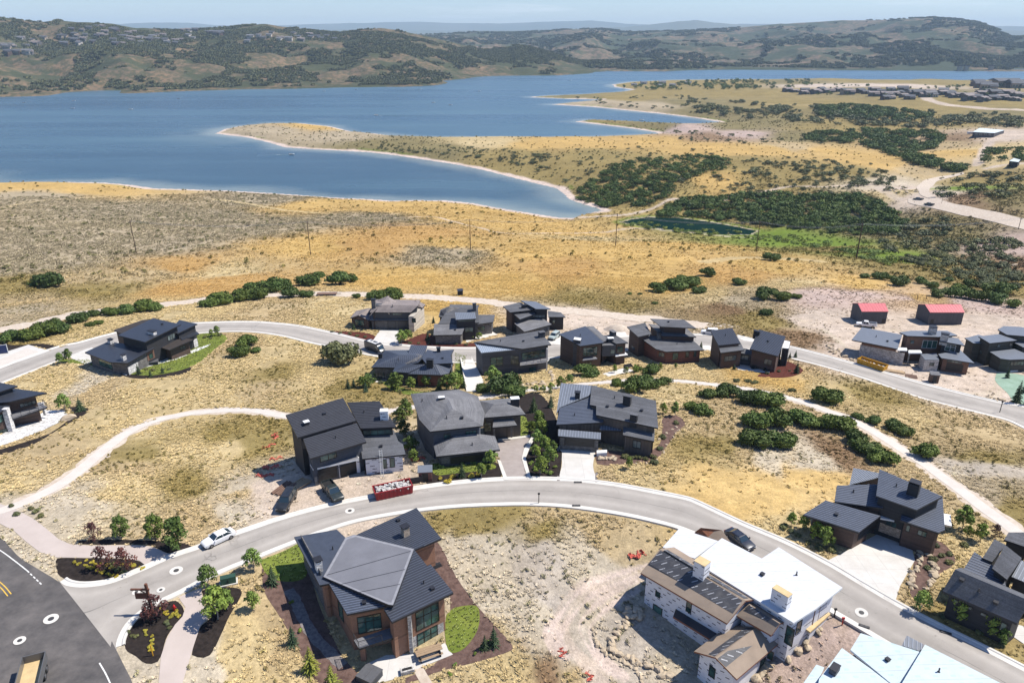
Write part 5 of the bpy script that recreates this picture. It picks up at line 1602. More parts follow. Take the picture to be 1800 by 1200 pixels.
stone_face(h, (776, 802, 791, 814), 'grey_stone')
h.chim(905, 712, 1.5, 1.0, 1.3, 'black_siding', 'white_trim', 0.1)
h.chim(776, 700, 1.2, 0.8, 0.25, 'fascia', 'white_trim', 0.0, False)

h = House('flat_grey_house', 'house with a broad grey shingle roof beside striped metal roofs and white driveway', (1015, 795))
h.mono([(1048, 729), (1157, 752), (1153, 704), (1040, 677), (1037, 711), (1048, 713)], 5.4, 5, 'charcoal_shingle_roof', 'weathered_wood', [0.5, 0.6, 0.6, 0.3, 0.2, 0.2])
h.mono([(978, 746), (1061, 742), (1058, 700), (1033, 695), (984, 715)], 4.3, 7, 'blue_black_roof', 'weathered_wood', [0.5, 0.2, 0.2, 0.2, 0.5], ribs=('rows', 0.45))
h.mono([(986, 673), (1050, 678), (1034, 696), (984, 716), (978, 727)], 6.2, -8, 'slate_metal_roof', 'charcoal_siding', 0.4, ribs=('seam', 0.5))
h.mono([(1095, 764), (1150, 775), (1151, 755), (1096, 744)], 3.6, 7, 'charcoal_shingle_roof', 'weathered_wood', [0.4, 0.4, 0.1, 0.4])
h.mono([(981, 766), (1056, 772), (1056, 760), (981, 754)], 3.0, 12, 'slate_metal_roof', 'grey_stone', [0.5, 0.4, 0.1, 0.4], ribs=('seam', 0.5))
h.mono([(1054, 755), (1092, 757), (1094, 747), (1056, 745)], 3.1, 9, 'slate_metal_roof', ribs=('seam', 0.5))
h.garage(993, 771, 1044, 784).win(1112, 774, 1127, 787, 2, 1, glass='pale_glass')  # garage stands open here; dark panels imitate the shaded interior
h.block([(1049, 791), (1067, 790), (1067, 795), (1049, 796)], 0.9, 'white_trim', name='planter_wall')
h.chim(1015, 699, 0.9, 0.8, 1.0, 'black_siding')
h.chim(1102, 711, 1.4, 1.0, 1.7, 'black_siding', 'charcoal_shingle_roof')
h.chim(1114, 739, 1.3, 0.9, 1.1, 'black_siding', 'charcoal_shingle_roof')

# ------------------------------------------------------------------ houses: by the lower street, near side
h = House('long_dark_house', 'long dark house with stacked flat roofs wrapped by a green garden', (225, 648))
h.mono([(207, 589), (255, 601), (318, 570), (269, 559)], 7.0, 1.5, 'black_metal_roof', 'black_siding', 0.8)
h.mono([(199, 580), (215, 586), (268, 561), (251, 562)], 5.6, 2, 'dark_brown_roof', 'dark_brown_wood', 0.5)
h.mono([(300, 580), (312, 586), (347, 569), (315, 562)], 5.4, 2, 'black_metal_roof', 'black_siding', 0.5)
h.mono([(149, 619), (192, 636), (224, 638), (272, 611), (190, 600)], 3.9, 2, 'black_metal_roof', 'grey_stone', 0.8)
h.mono([(271, 607), (297, 615), (341, 596), (313, 594)], 3.2, 2, 'dark_brown_roof', 'dark_brown_wood', [1.2, 1.2, 0.4, 0.2])
h.slab([(312, 590), (320, 597), (350, 586), (345, 582)], 3.6, 0.3, 'black_metal_roof', 'canopy')
h.chim(268, 587, 2.2, 1.0, 0.7, 'white_stone').chim(218, 632, 1.1, 0.9, 1.2, 'white_stone').chim(195, 603, 1.3, 0.9, 0.9, 'white_stone')
h.win(294, 587, 308, 597, 3, 1, glass='pale_glass').win(262, 621, 269, 630, 1).win(175, 632, 196, 645, 2).win(316, 607, 326, 613, 2, glass='pale_glass')
stone_face(h, (225, 640, 244, 655), 'white_stone')
stone_face(h, (258, 616, 272, 632), 'brown_wood')
stone_face(h, (341, 595, 348, 612), 'white_stone')
drive([(205, 655), (224, 650), (250, 637), (275, 628), (300, 622), (330, 618), (372, 604), (364, 610), (310, 632), (240, 650), (222, 660)], 'white_trim', 'pale stone garden walk below the long dark house', 0.07, 'garden_path')

h = House('terrace_house', 'dark flat-roofed house with a balcony over a curved stone terrace', (60, 750))
h.mono([(-60, 690), (0, 688), (31, 678), (0, 672), (-60, 664)], 7.4, 2, 'black_metal_roof', 'black_siding', 0.6)
h.mono([(-60, 712), (15, 706), (82, 690), (23, 682), (-60, 688)], 6.2, 2, 'black_metal_roof', 'dark_brown_wood', [0.9, 1.6, 0.5, 0.5, 0.5])
h.mono([(-60, 738), (2, 723), (18, 713), (-2, 708), (-60, 712)], 5.4, 2, 'black_metal_roof', 'dark_brown_wood', 0.5)
h.slab([(22, 736), (83, 715), (70, 706), (12, 724)], 3.0, 0.35, 'deck_grey', 'balcony', 'fascia')
h.rail([(22, 736), (83, 715), (76, 710)], 3.0, 1.0)
h.post(22, 760, 0, 5.6, 1.0, 'white_stone', 'pillar').post(80, 729, 0, 3.0, 0.5, 'white_stone', 'pillar')
h.win(34, 706, 64, 713, 4, 1, glass='pale_glass').win(-4, 728, 8, 742, 2, 2).win(-3, 754, 14, 764, 2)
drive([(-30, 790), (0, 784), (35, 772), (70, 759), (105, 742), (119, 728), (112, 721), (82, 721), (60, 735), (23, 752), (0, 765), (-30, 770)], 'white_stone', 'curved pale stone terrace under the balcony', 0.08, 'terrace')

h = House('blue_metal_house', 'single-storey house with blue-black standing seam hip roofs and white ridge caps', (720, 680))
h.hip([(653, 645, 3.6), (700, 646, 3.6), (735, 637, 4.6), (747, 625, 5.2), (702, 624, 5.2), (677, 616, 3.6), (722, 615, 3.8)], [[0, 1, 2, 3, 4], [5, 0, 4], [6, 5, 4, 3]], [0, 1, 2, 3, 6, 5], 'blue_black_roof', 'grey_stone', 0.6, ribs=('seam', 0.5))
h.mono([(717, 622), (746, 624), (751, 607), (722, 606)], 4.8, 9, 'blue_black_roof', 'charcoal_siding', 0.4, ribs=('seam', 0.5))
h.hip([(690, 653, 3.6), (718, 655, 3.6), (749, 640, 5.0), (716, 640, 5.0), (700, 635, 4.2)], [[0, 1, 2, 3], [0, 3, 4]], [0, 1, 2, 3, 4], 'blue_black_roof', 'charcoal_siding', 0.4, ribs=('seam', 0.5))
h.hip([(717, 657, 3.6), (775, 659, 3.6), (789, 656, 3.6), (797, 637, 3.8), (765, 640, 5.2), (751, 640, 5.2)], [[0, 1, 5], [1, 2, 4, 5], [2, 3, 4]], [0, 1, 2, 3, 4, 5], 'blue_black_roof', 'red_brown_wood', 0.6, ribs=('seam', 0.5))
h.mono([(750, 640), (796, 638), (792, 626), (798, 614), (764, 617), (751, 614), (742, 630)], 5.2, 1.5, 'blue_black_roof', 'charcoal_siding', 0.4, ribs=('rows', 0.6))
h.chim(669, 629, 1.0, 0.8, 1.0, 'black_siding').chim(771, 618, 0.9, 0.8, 0.9, 'black_siding').chim(756, 641, 1.6, 1.1, 1.2, 'black_siding')
h.win(660, 654, 676, 664, 3, 2, glass='pale_glass').win(680, 656, 686, 662, 1, glass='pale_glass').win(752, 661, 758, 666, 1, glass='pale_glass').win(700, 657, 706, 664, 1, glass='pale_glass')

h = House('slate_mono_house', 'dark slate house with one long tilted roof and a striped metal corner, its reflection painted pale', (900, 662))
h.mono([(919, 613), (969, 605), (948, 581), (833, 601)], 6.8, 3, 'charcoal_shingle_roof', 'slate_siding', [0.8, 0.6, 0.5, 0.1])
h.mono([(846, 620), (919, 613), (833, 601)], 6.3, 4, 'slate_metal_painted_sheen', 'slate_siding', [0.5, 0.1, 0.4], ribs=('seam', 0.5), edge='slate_metal_roof')
h.chim(952, 592, 1.5, 1.2, 1.2, 'charcoal_siding', 'charcoal_shingle_roof')
h.win(862, 627, 884, 643, 2, 2).win(896, 625, 912, 640, 2, 2, glass='pale_glass').win(917, 617, 958, 630, 4, 2)
h.slab([(914, 640), (962, 634), (966, 629), (914, 633)], 2.9, 0.4, 'deck_grey', 'balcony', 'white_trim')
h.rail([(914, 640), (962, 634)], 2.9, 1.0)
h.post(961, 652, 0, 6.4, 0.3, 'white_trim')
h.win(930, 645, 942, 654, 2, 1)

h = House('brown_box_house', 'brown boxy house with a tall plain chimney tower and dark tilted roof', (1040, 648))
h.mono([(982, 587), (1020, 608), (1062, 602), (1029, 573)], 6.6, 2, 'blue_black_roof', 'dark_brown_wood', [0.4, 0.8, 0.4, 0.4])
h.mono([(1030, 574), (1060, 601), (1069, 597), (1043, 573)], 6.2, 1, 'grey_shingle_roof', 'dark_brown_wood', 0.2)
h.mono([(1057, 590), (1083, 604), (1104, 602), (1080, 587)], 6.0, 2, 'charcoal_shingle_roof', 'dark_brown_wood', 0.4)
h.block([(1059, 608), (1083, 607), (1081, 600), (1057, 602)], 5.4, 'slate_siding', low=2.4, name='bay', cap='grey_shingle_roof')
h.chim(1073, 602, 1.4, 1.0, 1.1, 'charcoal_siding', 'white_trim').chim(1077, 589, 1.8, 1.0, 0.9, 'charcoal_siding', 'grey_shingle_roof')
h.block([(1008, 597), (1020, 599), (1022, 595), (1010, 593)], 7.4, 'charcoal_siding', name='chimney', cap='white_trim')
h.slab([(1024, 633), (1050, 630), (1047, 627), (1026, 629)], 2.7, 0.25, 'deck_grey', 'balcony')
h.win(1025, 610, 1050, 625, 4, 2).win(1073, 614, 1081, 622, 1).win(1085, 609, 1095, 619, 2).win(1028, 636, 1040, 642, 2).win(1060, 633, 1066, 638, 1)
h.slab([(1082, 626), (1104, 623), (1098, 618), (1082, 620)], 2.7, 0.2, 'white_trim', 'canopy')
h.post(1096, 636, 0, 2.6, 0.3, 'dark_brown_wood')

h = House('red_brown_house', 'reddish brown timber house under a raised roof, two lower roofs and a wide front roof', (1180, 640))
h.mono([(1122, 592), (1145, 587), (1134, 567), (1102, 574)], 5.6, 5, 'charcoal_shingle_roof', 'dark_brown_wood', 0.6)
h.mono([(1163, 590), (1224, 592), (1207, 577), (1140, 569)], 5.6, 2, 'grey_shingle_roof', 'dark_brown_wood', 0.4)
h.mono([(1162, 574), (1224, 577), (1203, 562), (1143, 560)], 8.0, 3, 'charcoal_shingle_roof', 'dark_brown_wood', 1.6, th=0.2)
h.mono([(1171, 618), (1238, 615), (1217, 597), (1175, 594), (1144, 589), (1126, 594), (1153, 613)], 3.7, 4, 'charcoal_shingle_roof', 'red_brown_wood', 0.7)
h.chim(1158, 595, 1.1, 1.0, 1.6, 'grey_stone')
h.win(1158, 619, 1168, 627, 2, 1, glass='pale_glass').win(1205, 618, 1211, 628, 1, glass='pale_glass').win(1219, 617, 1224, 627, 1, glass='pale_glass').win(1110, 608, 1116, 614, 1, glass='pale_glass').win(1182, 620, 1192, 632, 1)
h = House('paired_house', 'pair of dark steep-roofed wings joined by a glass link', (1310, 640))
h.mono([(1263, 607), (1302, 603), (1287, 576), (1249, 581)], 6.4, 9, 'black_metal_roof', 'dark_brown_wood', [0.1, 0.5, 0.5, 0.5], ribs=('seam', 0.6))
h.mono([(1267, 620), (1308, 615), (1303, 604), (1263, 608)], 5.3, 8, 'charcoal_shingle_roof', 'dark_brown_wood', [0.7, 0.5, 0.1, 0.5])
h.mono([(1318, 613), (1368, 626), (1381, 591), (1334, 579)], 5.6, 7, 'black_metal_roof', 'dark_brown_wood', [0.7, 0.5, 0.5, 0.5], ribs=('seam', 0.6))
h.block([(1300, 621), (1320, 624), (1324, 616), (1303, 612)], 3.2, 'charcoal_siding', cap='charcoal_shingle_roof')
h.block([(1375, 612), (1386, 613), (1389, 601), (1379, 599)], 5.0, 'black_siding', cap='white_trim')
h.chim(1330, 588, 1.6, 0.8, 0.8, 'black_siding')
h.win(1273, 625, 1294, 634, 3, 1, glass='pale_glass').win(1301, 624, 1316, 632, 2, 1, glass='pale_glass').win(1343, 631, 1357, 641, 2, 1, glass='pale_glass')

# ------------------------------------------------------------------ houses: back row and far right
h = House('brown_gabled_house', 'two-storey brown shingled house with gables, stone garage front and white side wall', (700, 582))
h.hip([(650, 549, 5.6), (722, 549, 5.6), (735, 537, 7.2), (739, 527, 5.6), (662, 526, 5.6), (655, 536, 7.2)], [[0, 1, 2, 5], [5, 2, 3, 4]], [0, 1, 2, 3, 4, 5], 'brown_shingle_roof', 'charcoal_siding', 0.5)
h.hip([(649, 556, 5.2), (668, 537, 7.0), (684, 552, 5.2), (700, 536, 5.8), (678, 529, 7.4), (660, 540, 5.8)], [[0, 1, 4, 5], [1, 2, 3, 4]], [0, 1, 2, 3, 4, 5], 'brown_shingle_roof', 'dark_brown_wood', 0.5)
h.hip([(662, 528, 6.0), (681, 520, 7.6), (700, 531, 6.0), (690, 538, 6.4), (670, 536, 6.4)], [[0, 1, 4], [1, 3, 4], [1, 2, 3]], [0, 1, 2, 3, 4], 'brown_shingle_roof', 'dark_brown_wood', 0.4)
h.hip([(615, 559, 3.2), (630, 554, 4.5), (648, 563, 3.2), (664, 549, 3.4), (650, 541, 4.9), (626, 546, 3.6)], [[0, 1, 4, 5], [1, 2, 3, 4]], [0, 1, 2, 3, 4, 5], 'brown_shingle_roof', 'dark_brown_wood', 0.4)
h.mono([(650, 563), (720, 563), (722, 556), (655, 555)], 3.1, 10, 'brown_shingle_roof', 'grey_stone', [0.6, 0.3, 0.1, 0.3])
h.hip([(722, 536, 5.4), (730, 527, 6.6), (748, 535, 5.4), (742, 541, 5.4)], [[0, 1, 3], [1, 2, 3]], [0, 1, 2, 3], 'brown_shingle_roof', 'cream_board', 0.4)
h.block([(718, 556), (727, 556), (741, 542), (733, 541)], 5.0, 'cream_board')
h.chim(657, 537, 1.2, 1.0, 1.8, 'grey_stone')
h.garage(682, 565, 696, 578, 'garage_grey').garage(700, 565, 716, 578, 'garage_grey').win(624, 562, 640, 572, 2, 1).win(690, 547, 706, 554, 3, 1).win(724, 559, 731, 567, 1, 1)

h = House('slate_roofed_house', 'low slate-roofed house with a metal dormer, tall chimney and stone walls', (790, 598))
h.hip([(770, 569, 4.4), (842, 567, 4.4), (840, 541, 6.8), (789, 540, 6.8), (842, 536, 5.8), (791, 535, 5.8)], [[0, 1, 2, 3], [3, 2, 4, 5]], [0, 1, 2, 4, 5, 3], 'charcoal_shingle_roof', 'grey_stone', 0.4)
h.mono([(762, 589), (812, 588), (819, 569), (763, 569)], 3.3, 9, 'grey_shingle_roof', 'grey_stone', 0.5)
h.mono([(815, 573), (867, 566), (870, 553), (836, 553)], 3.4, 8, 'charcoal_shingle_roof', 'grey_stone', 0.5)
h.mono([(801, 562), (837, 560), (835, 549), (800, 549)], 6.6, 4, 'slate_metal_roof', 'black_siding', 0.3, ribs=('seam', 0.5))
h.hip([(771, 556, 5.0), (774, 544, 6.4), (789, 538, 6.4), (789, 560, 5.0)], [[0, 3, 2, 1]], [0, 3, 2, 1], 'charcoal_shingle_roof', 'black_siding', 0.3)
h.chim(834, 545, 1.0, 0.9, 1.8, 'grey_stone')
h.win(817, 575, 832, 584, 2, 1).win(838, 574, 852, 582, 2, 1).win(805, 561, 832, 565, 4, 1)

h = House('stepped_roof_house', 'dark house with five stepped charcoal roofs at the dirt road', (930, 590))
h.mono([(897, 549), (939, 544), (914, 531), (884, 538)], 6.4, 3, 'charcoal_shingle_roof', 'dark_brown_wood', 0.8)
h.mono([(942, 543), (968, 543), (942, 530), (915, 528)], 7.2, 3, 'slate_metal_roof', 'black_siding', 0.5)
h.mono([(914, 561), (952, 548), (938, 543), (901, 550)], 5.4, 3, 'charcoal_shingle_roof', 'black_siding', 0.4)
h.mono([(922, 583), (970, 570), (952, 558), (904, 568)], 3.6, 3, 'grey_shingle_roof', 'grey_stone', 0.5)
h.mono([(964, 557), (994, 557), (986, 549), (963, 546)], 3.8, 4, 'charcoal_shingle_roof', 'black_siding', 0.4)
h.chim(921, 541, 1.4, 0.8, 0.7, 'black_siding')
h.win(936, 553, 958, 558, 4, 1, glass='pale_glass').win(971, 562, 976, 570, 1, 1)

h = House('stone_based_house', 'brown timber house on a pale stone base with two block chimneys, yellow skip in front', (1600, 655))
h.mono([(1497, 597), (1578, 613), (1586, 588), (1515, 575)], 4.4, 5, 'slate_metal_roof', 'brown_wood', [1.0, 0.6, 0.4, 2.4])
h.mono([(1595, 590), (1649, 592), (1683, 589), (1665, 581), (1601, 581), (1581, 584)], 7.0, 2, 'slate_metal_roof', 'brown_wood', 0.7)
h.mono([(1651, 599), (1696, 607), (1685, 595), (1667, 591)], 6.4, 3, 'slate_metal_roof', 'black_siding', 0.5)
h.mono([(1655, 629), (1713, 638), (1688, 615), (1649, 622)], 3.7, 3, 'slate_metal_roof', 'brown_wood', 0.7)
h.block([(1618, 623), (1626, 633), (1651, 633), (1646, 621)], 3.0, 'pale_stone', cap='slate_metal_roof')
h.slab([(1576, 615), (1595, 616), (1594, 611), (1578, 610)], 3.8, 0.3, 'white_trim', 'canopy')
h.slab([(1597, 620), (1621, 620), (1618, 615), (1597, 615)], 3.4, 0.3, 'white_trim', 'canopy')
h.post(1595, 637, 0, 3.3, 0.3, 'pale_stone')
h.chim(1638, 586, 1.7, 1.3, 1.8, 'pale_stone').chim(1659, 598, 1.8, 1.3, 1.7, 'pale_stone')
h.win(1621, 598, 1647, 612, 3, 1, 'frame_white').win(1661, 605, 1680, 617, 2, 2, 'frame_white').win(1600, 598, 1607, 604, 1, glass='pale_glass').win(1578, 618, 1585, 625, 1, glass='pale_glass').win(1634, 637, 1642, 643, 1, glass='pale_glass').win(1664, 633, 1692, 638, 4, 1, glass='pale_glass')
h.garage(1663, 640, 1692, 652, 'garage_dark')
stone_face(h, (1509, 613, 1590, 634), 'pale_stone')

h = House('olive_house', 'olive-grey house with four stepped grey roofs above a seeded bank', (1770, 650))
h.mono([(1711, 603), (1738, 604), (1735, 592), (1720, 588), (1696, 594)], 5.0, 2, 'slate_metal_roof', 'olive_siding', 0.3)
h.mono([(1740, 603), (1788, 598), (1756, 587), (1720, 591)], 6.4, 2, 'slate_metal_roof', 'olive_siding', 0.4)
h.mono([(1770, 588), (1830, 593), (1830, 580), (1790, 574), (1764, 573), (1754, 579)], 7.0, 2, 'slate_metal_roof', 'olive_siding', 0.4)
h.mono([(1759, 630), (1775, 632), (1830, 630), (1800, 620), (1783, 613), (1740, 618)], 3.8, 2, 'slate_metal_roof', 'olive_siding', 0.4)
h.mono([(1798, 610), (1840, 614), (1840, 600), (1800, 597), (1783, 602)], 5.0, 2, 'slate_metal_roof', 'olive_siding', 0.4)
h.win(1776, 635, 1800, 642, 4, 1).win(1722, 615, 1727, 622, 1, glass='pale_glass').win(1753, 605, 1759, 610, 1, glass='pale_glass').win(1774, 603, 1779, 608, 1, glass='pale_glass')
h.slab([(1776, 652), (1815, 648), (1812, 644), (1778, 647)], 0.5, 0.3, 'white_trim', 'terrace')

def shed(x0, x1, xr0, xr1, xb, yr, ye, yb, label, door):
    h = House('shed', label, ((x0 + x1) / 2, yb + 1), 'shed', group='red-roofed sheds in the graded yard')
    W = xr0 - xb
    h.hip([(x0, ye, 4.2), (x1, ye, 4.2), (xr1, yr, 5.5), (x1 - (x0 - xb), yr - 0.3, 4.2), (xb, yr - 0.3, 4.2), (xr0, yr, 5.5)], [[0, 1, 2, 5], [5, 2, 3, 4]], [0, 1, 2, 3, 4, 5], 'red_metal_roof', 'shed_siding', 0.12, th=0.1, edge='red_metal_roof', ribs=('seam', 0.9))
    h.win(*door, 1, 1, 'frame_black', 'garage_dark', 'door')
    return h
shed(1635, 1696, 1626, 1689, 1613, 535, 549, 569, 'longer dark metal shed with a red roof, its wide doorway open', (1636, 561, 1641, 568))
shed(1515, 1562, 1508, 1556, 1498, 533, 547.5, 568, 'shorter dark metal shed with a red roof behind a white pickup', (1550, 560, 1556, 567))

# vent pipes and low box vents standing on the roofs
for x, y, k in ((585, 965, 0), (640, 1060, 1), (745, 1025, 0), (700, 915, 1), (760, 1035, 1), (785, 735, 0), (812, 735, 1), (830, 782, 0), (742, 705, 0), (1080, 700, 0), (1128, 722, 1), (1068, 715, 1), (1010, 730, 0), (1575, 855, 0), (1630, 890, 1), (1470, 905, 1), (1500, 865, 0), (570, 728, 1), (640, 725, 0), (590, 770, 0), (670, 785, 1),
                (1720, 1040, 0), (1750, 1060, 1), (1690, 1020, 1), (230, 615, 0), (285, 570, 1), (880, 600, 0), (920, 600, 1), (700, 632, 0), (778, 630, 1), (1020, 590, 0), (1190, 605, 0), (1175, 566, 1), (1275, 590, 0), (1350, 600, 1), (1540, 592, 0), (1560, 600, 1), (690, 538, 0), (800, 580, 1), (1400, 1010, 0), (1340, 1010, 1), (1560, 1160, 1), (1650, 1180, 0)):
    best = None
    for hh in HOUSES:
        p, rz = hh.roof_hit(x, y)
        if p is not None and (best is None or p[1] < best[0][1]):
            best = (p, rz, hh)
    if best:
        p, rz, hh = best
        q = hh.loc(p)
        if k:
            MB().box(q[0], q[1], q[2] + 0.1, 0.45, 0.45, 0.3, rz).box(q[0], q[1], q[2] + 0.28, 0.55, 0.55, 0.06, rz).build('roof_vent', MATS['fascia'], hh.root)
        else:
            MB().tube((q[0], q[1], q[2] - 0.1), (q[0], q[1], q[2] + 0.55), 0.09, 0.09, 8).tube((q[0], q[1], q[2] - 0.05), (q[0], q[1], q[2] + 0.08), 0.22, 0.12, 8).build('vent_pipe', MATS['rail_metal'], hh.root)
# ------------------------------------------------------------------ plants
def leaf_mat(name, c, c2, rough=0.65):
    t = NT(name)
    oi = t.n('ObjectInfo')
    f = t.ramp(t.noise(1.3, t.obj(), 4, 0.6), [(0.3, 0.0), (0.7, 1.0)])
    col = t.mix(f, c, c2)
    k = t.math('MULTIPLY_ADD', oi.outputs['Random'], 0.55, 0.72)
    col = t.mix(1.0, col, k, 'MULTIPLY')
    h2 = t.math('FRACT', t.math('MULTIPLY', oi.outputs['Random'], 7.31))
    col = t.mix(t.math('MULTIPLY', h2, 0.7), col, t.mix(1.0, col, (1.55, 1.25, 0.8), 'MULTIPLY'))
    t.set(Base_Color=col, Roughness=rough)
    t.b.inputs['Specular IOR Level'].default_value = 0.25
    return t.m
leaf_mat('oak_leaves', (0.048, 0.088, 0.019), (0.104, 0.148, 0.036))
leaf_mat('dull_oak_leaves', (0.08, 0.098, 0.045), (0.13, 0.145, 0.07))
leaf_mat('young_leaves', (0.10, 0.17, 0.035), (0.19, 0.26, 0.06))
leaf_mat('spruce_needles', (0.04, 0.075, 0.04), (0.075, 0.115, 0.06))
leaf_mat('yellow_spruce', (0.16, 0.2, 0.035), (0.25, 0.28, 0.06))
leaf_mat('purple_leaves', (0.075, 0.03, 0.03), (0.12, 0.045, 0.04))
leaf_mat('yellow_leaves', (0.3, 0.28, 0.04), (0.42, 0.36, 0.06))
leaf_mat('bright_scrub', (0.14, 0.2, 0.05), (0.22, 0.28, 0.08))
leaf_mat('dry_grass_blades', (0.50, 0.40, 0.23), (0.62, 0.51, 0.31), 0.9)
leaf_mat('sage_leaves', (0.33, 0.30, 0.225), (0.44, 0.40, 0.30), 0.9)
leaf_mat('weed_leaves', (0.32, 0.30, 0.14), (0.46, 0.41, 0.2), 0.9)
leaf_mat('far_scrub_leaves', (0.07, 0.084, 0.048), (0.105, 0.118, 0.066), 0.9)
mat('bark', (0.11, 0.085, 0.065), (0.07, 0.055, 0.045), 6.0, 0.95)
mat('pale_bark', (0.35, 0.32, 0.27), (0.2, 0.18, 0.15), 6.0, 0.9)

def leaf_cloud(centres, radii, n, size, rg, flat=0.8, shell=0.75):
    """leaf faces spread through lobes: quads with mixed lean"""
    cs = np.array(centres, float)
    rd = np.array(radii, float)
    w = rd ** 2
    pick = rg.choice(len(cs), n, p=w / w.sum())
    d = rg.normal(size=(n, 3))
    d /= np.linalg.norm(d, axis=1)[:, None]
    d[:, 2] = np.where(d[:, 2] < -0.45, -d[:, 2], d[:, 2])
    rad = rd[pick] * (shell + (1.06 - shell) * rg.random(n) ** 0.6)
    p = cs[pick] + d * rad[:, None] * np.array([1, 1, flat])
    nr = d + rg.normal(size=(n, 3)) * 0.55
    nr /= np.linalg.norm(nr, axis=1)[:, None]
    a = np.cross(nr, rg.normal(size=(n, 3)))
    a /= np.linalg.norm(a, axis=1)[:, None]
    b = np.cross(nr, a)
    s = size * (0.6 + 0.8 * rg.random(n))[:, None]
    q = np.stack([p - a * s, p - b * s * 0.6, p + a * s, p + b * s * 0.6], 1).reshape(-1, 3)
    q[:, 2] = np.maximum(q[:, 2], 0.02)
    return q, [list(range(4 * i, 4 * i + 4)) for i in range(n)]

def core_blob(centres, radii, mb, k=0.72, flat=0.8):
    for c, r in zip(centres, radii):
        n, m = 7, 4
        vs = []
        for j in range(m + 1):
            ph = math.pi * j / m
            for i in range(n):
                th = 2 * math.pi * i / n
                vs.append((c[0] + r * k * math.sin(ph) * math.cos(th), c[1] + r * k * math.sin(ph) * math.sin(th), max(c[2] + r * k * flat * math.cos(ph), 0.02)))
        mb.add(vs, [[j * n + i, j * n + (i + 1) % n, (j + 1) * n + (i + 1) % n, (j + 1) * n + i] for j in range(m) for i in range(n)])

def shrub_proto(seed, m='oak_leaves', lobes=9, n=1500, size=0.075, spread=1.0):
    """unit shrub: about 2 across, 1.1 high, one mass of rounded clumps on short stems"""
    rg = np.random.default_rng(seed)
    cs, rd = [], []
    for i in range(lobes):
        a = rg.random() * 6.283
        r = spread * 0.62 * math.sqrt(rg.random())
        k = 0.3 + 0.2 * rg.random()
        cs.append((r * math.cos(a), r * math.sin(a) * 0.8, 0.32 + 0.42 * rg.random() * (1.1 - r)))
        rd.append(k)
    root = bpy.data.objects.new('oak_shrub', None)
    root.empty_display_size = 0.3
    q, f = leaf_cloud(cs, rd, n, size, rg)
    mb = MB()
    core_blob(cs, rd, mb)
    k = len(q)
    vs = [tuple(p) for p in q] + mb.v
    fs = f + [[i + k for i in g] for g in mb.f]
    cr_ = mesh_obj('crown', vs, fs, MATS[m], None)
    st = MB()
    for c in cs[:5]:
        st.tube((c[0] * 0.2, c[1] * 0.2, -0.12), (c[0] * 0.8, c[1] * 0.8, c[2]), 0.035, 0.015, 5)
    s_ = st.build('stems', MATS['bark'])
    return root, cr_, s_

def tree_proto(name, seed, m, bark, crown_lo=0.3, wide=0.34, n=900, size=0.045, lobes=14):
    """unit deciduous tree: 1 high, tapered trunk with limbs and a loose crown"""
    rg = np.random.default_rng(seed)
    cs, rd = [], []
    tr = MB()
    pts = [Vector((0, 0, -0.03))]
    for i in range(1, 5):
        pts.append(Vector((rg.normal() * 0.012 * i, rg.normal() * 0.012 * i, 0.2 * i)))
    for i in range(4):
        tr.tube(pts[i], pts[i + 1], 0.02 - 0.004 * i, 0.016 - 0.004 * i, 6)
    for i in range(lobes):
        f = (i + 0.5) / lobes
        z = crown_lo + (0.97 - crown_lo) * f
        rmax = wide * (math.sin(min(1.0, f * 0.86 + 0.2) * math.pi) ** 0.7)
        a = i * 2.4 + rg.random()
        r = rmax * (0.35 + 0.6 * rg.random())
        c = (r * math.cos(a), r * math.sin(a), z)
        cs.append(c)
        rd.append(wide * (0.3 + 0.24 * rg.random()))
        tr.tube((0, 0, max(z - 0.14, 0.2)), c, 0.007, 0.003, 4)
    q, f = leaf_cloud(cs, rd, n, size, rg, 0.9, 0.45)
    root = bpy.data.objects.new(name, None)
    root.empty_display_size = 0.3
    cr_ = mesh_obj('crown', q, f, MATS[m])
    t_ = tr.build('trunk', MATS[bark])
    return root, cr_, t_

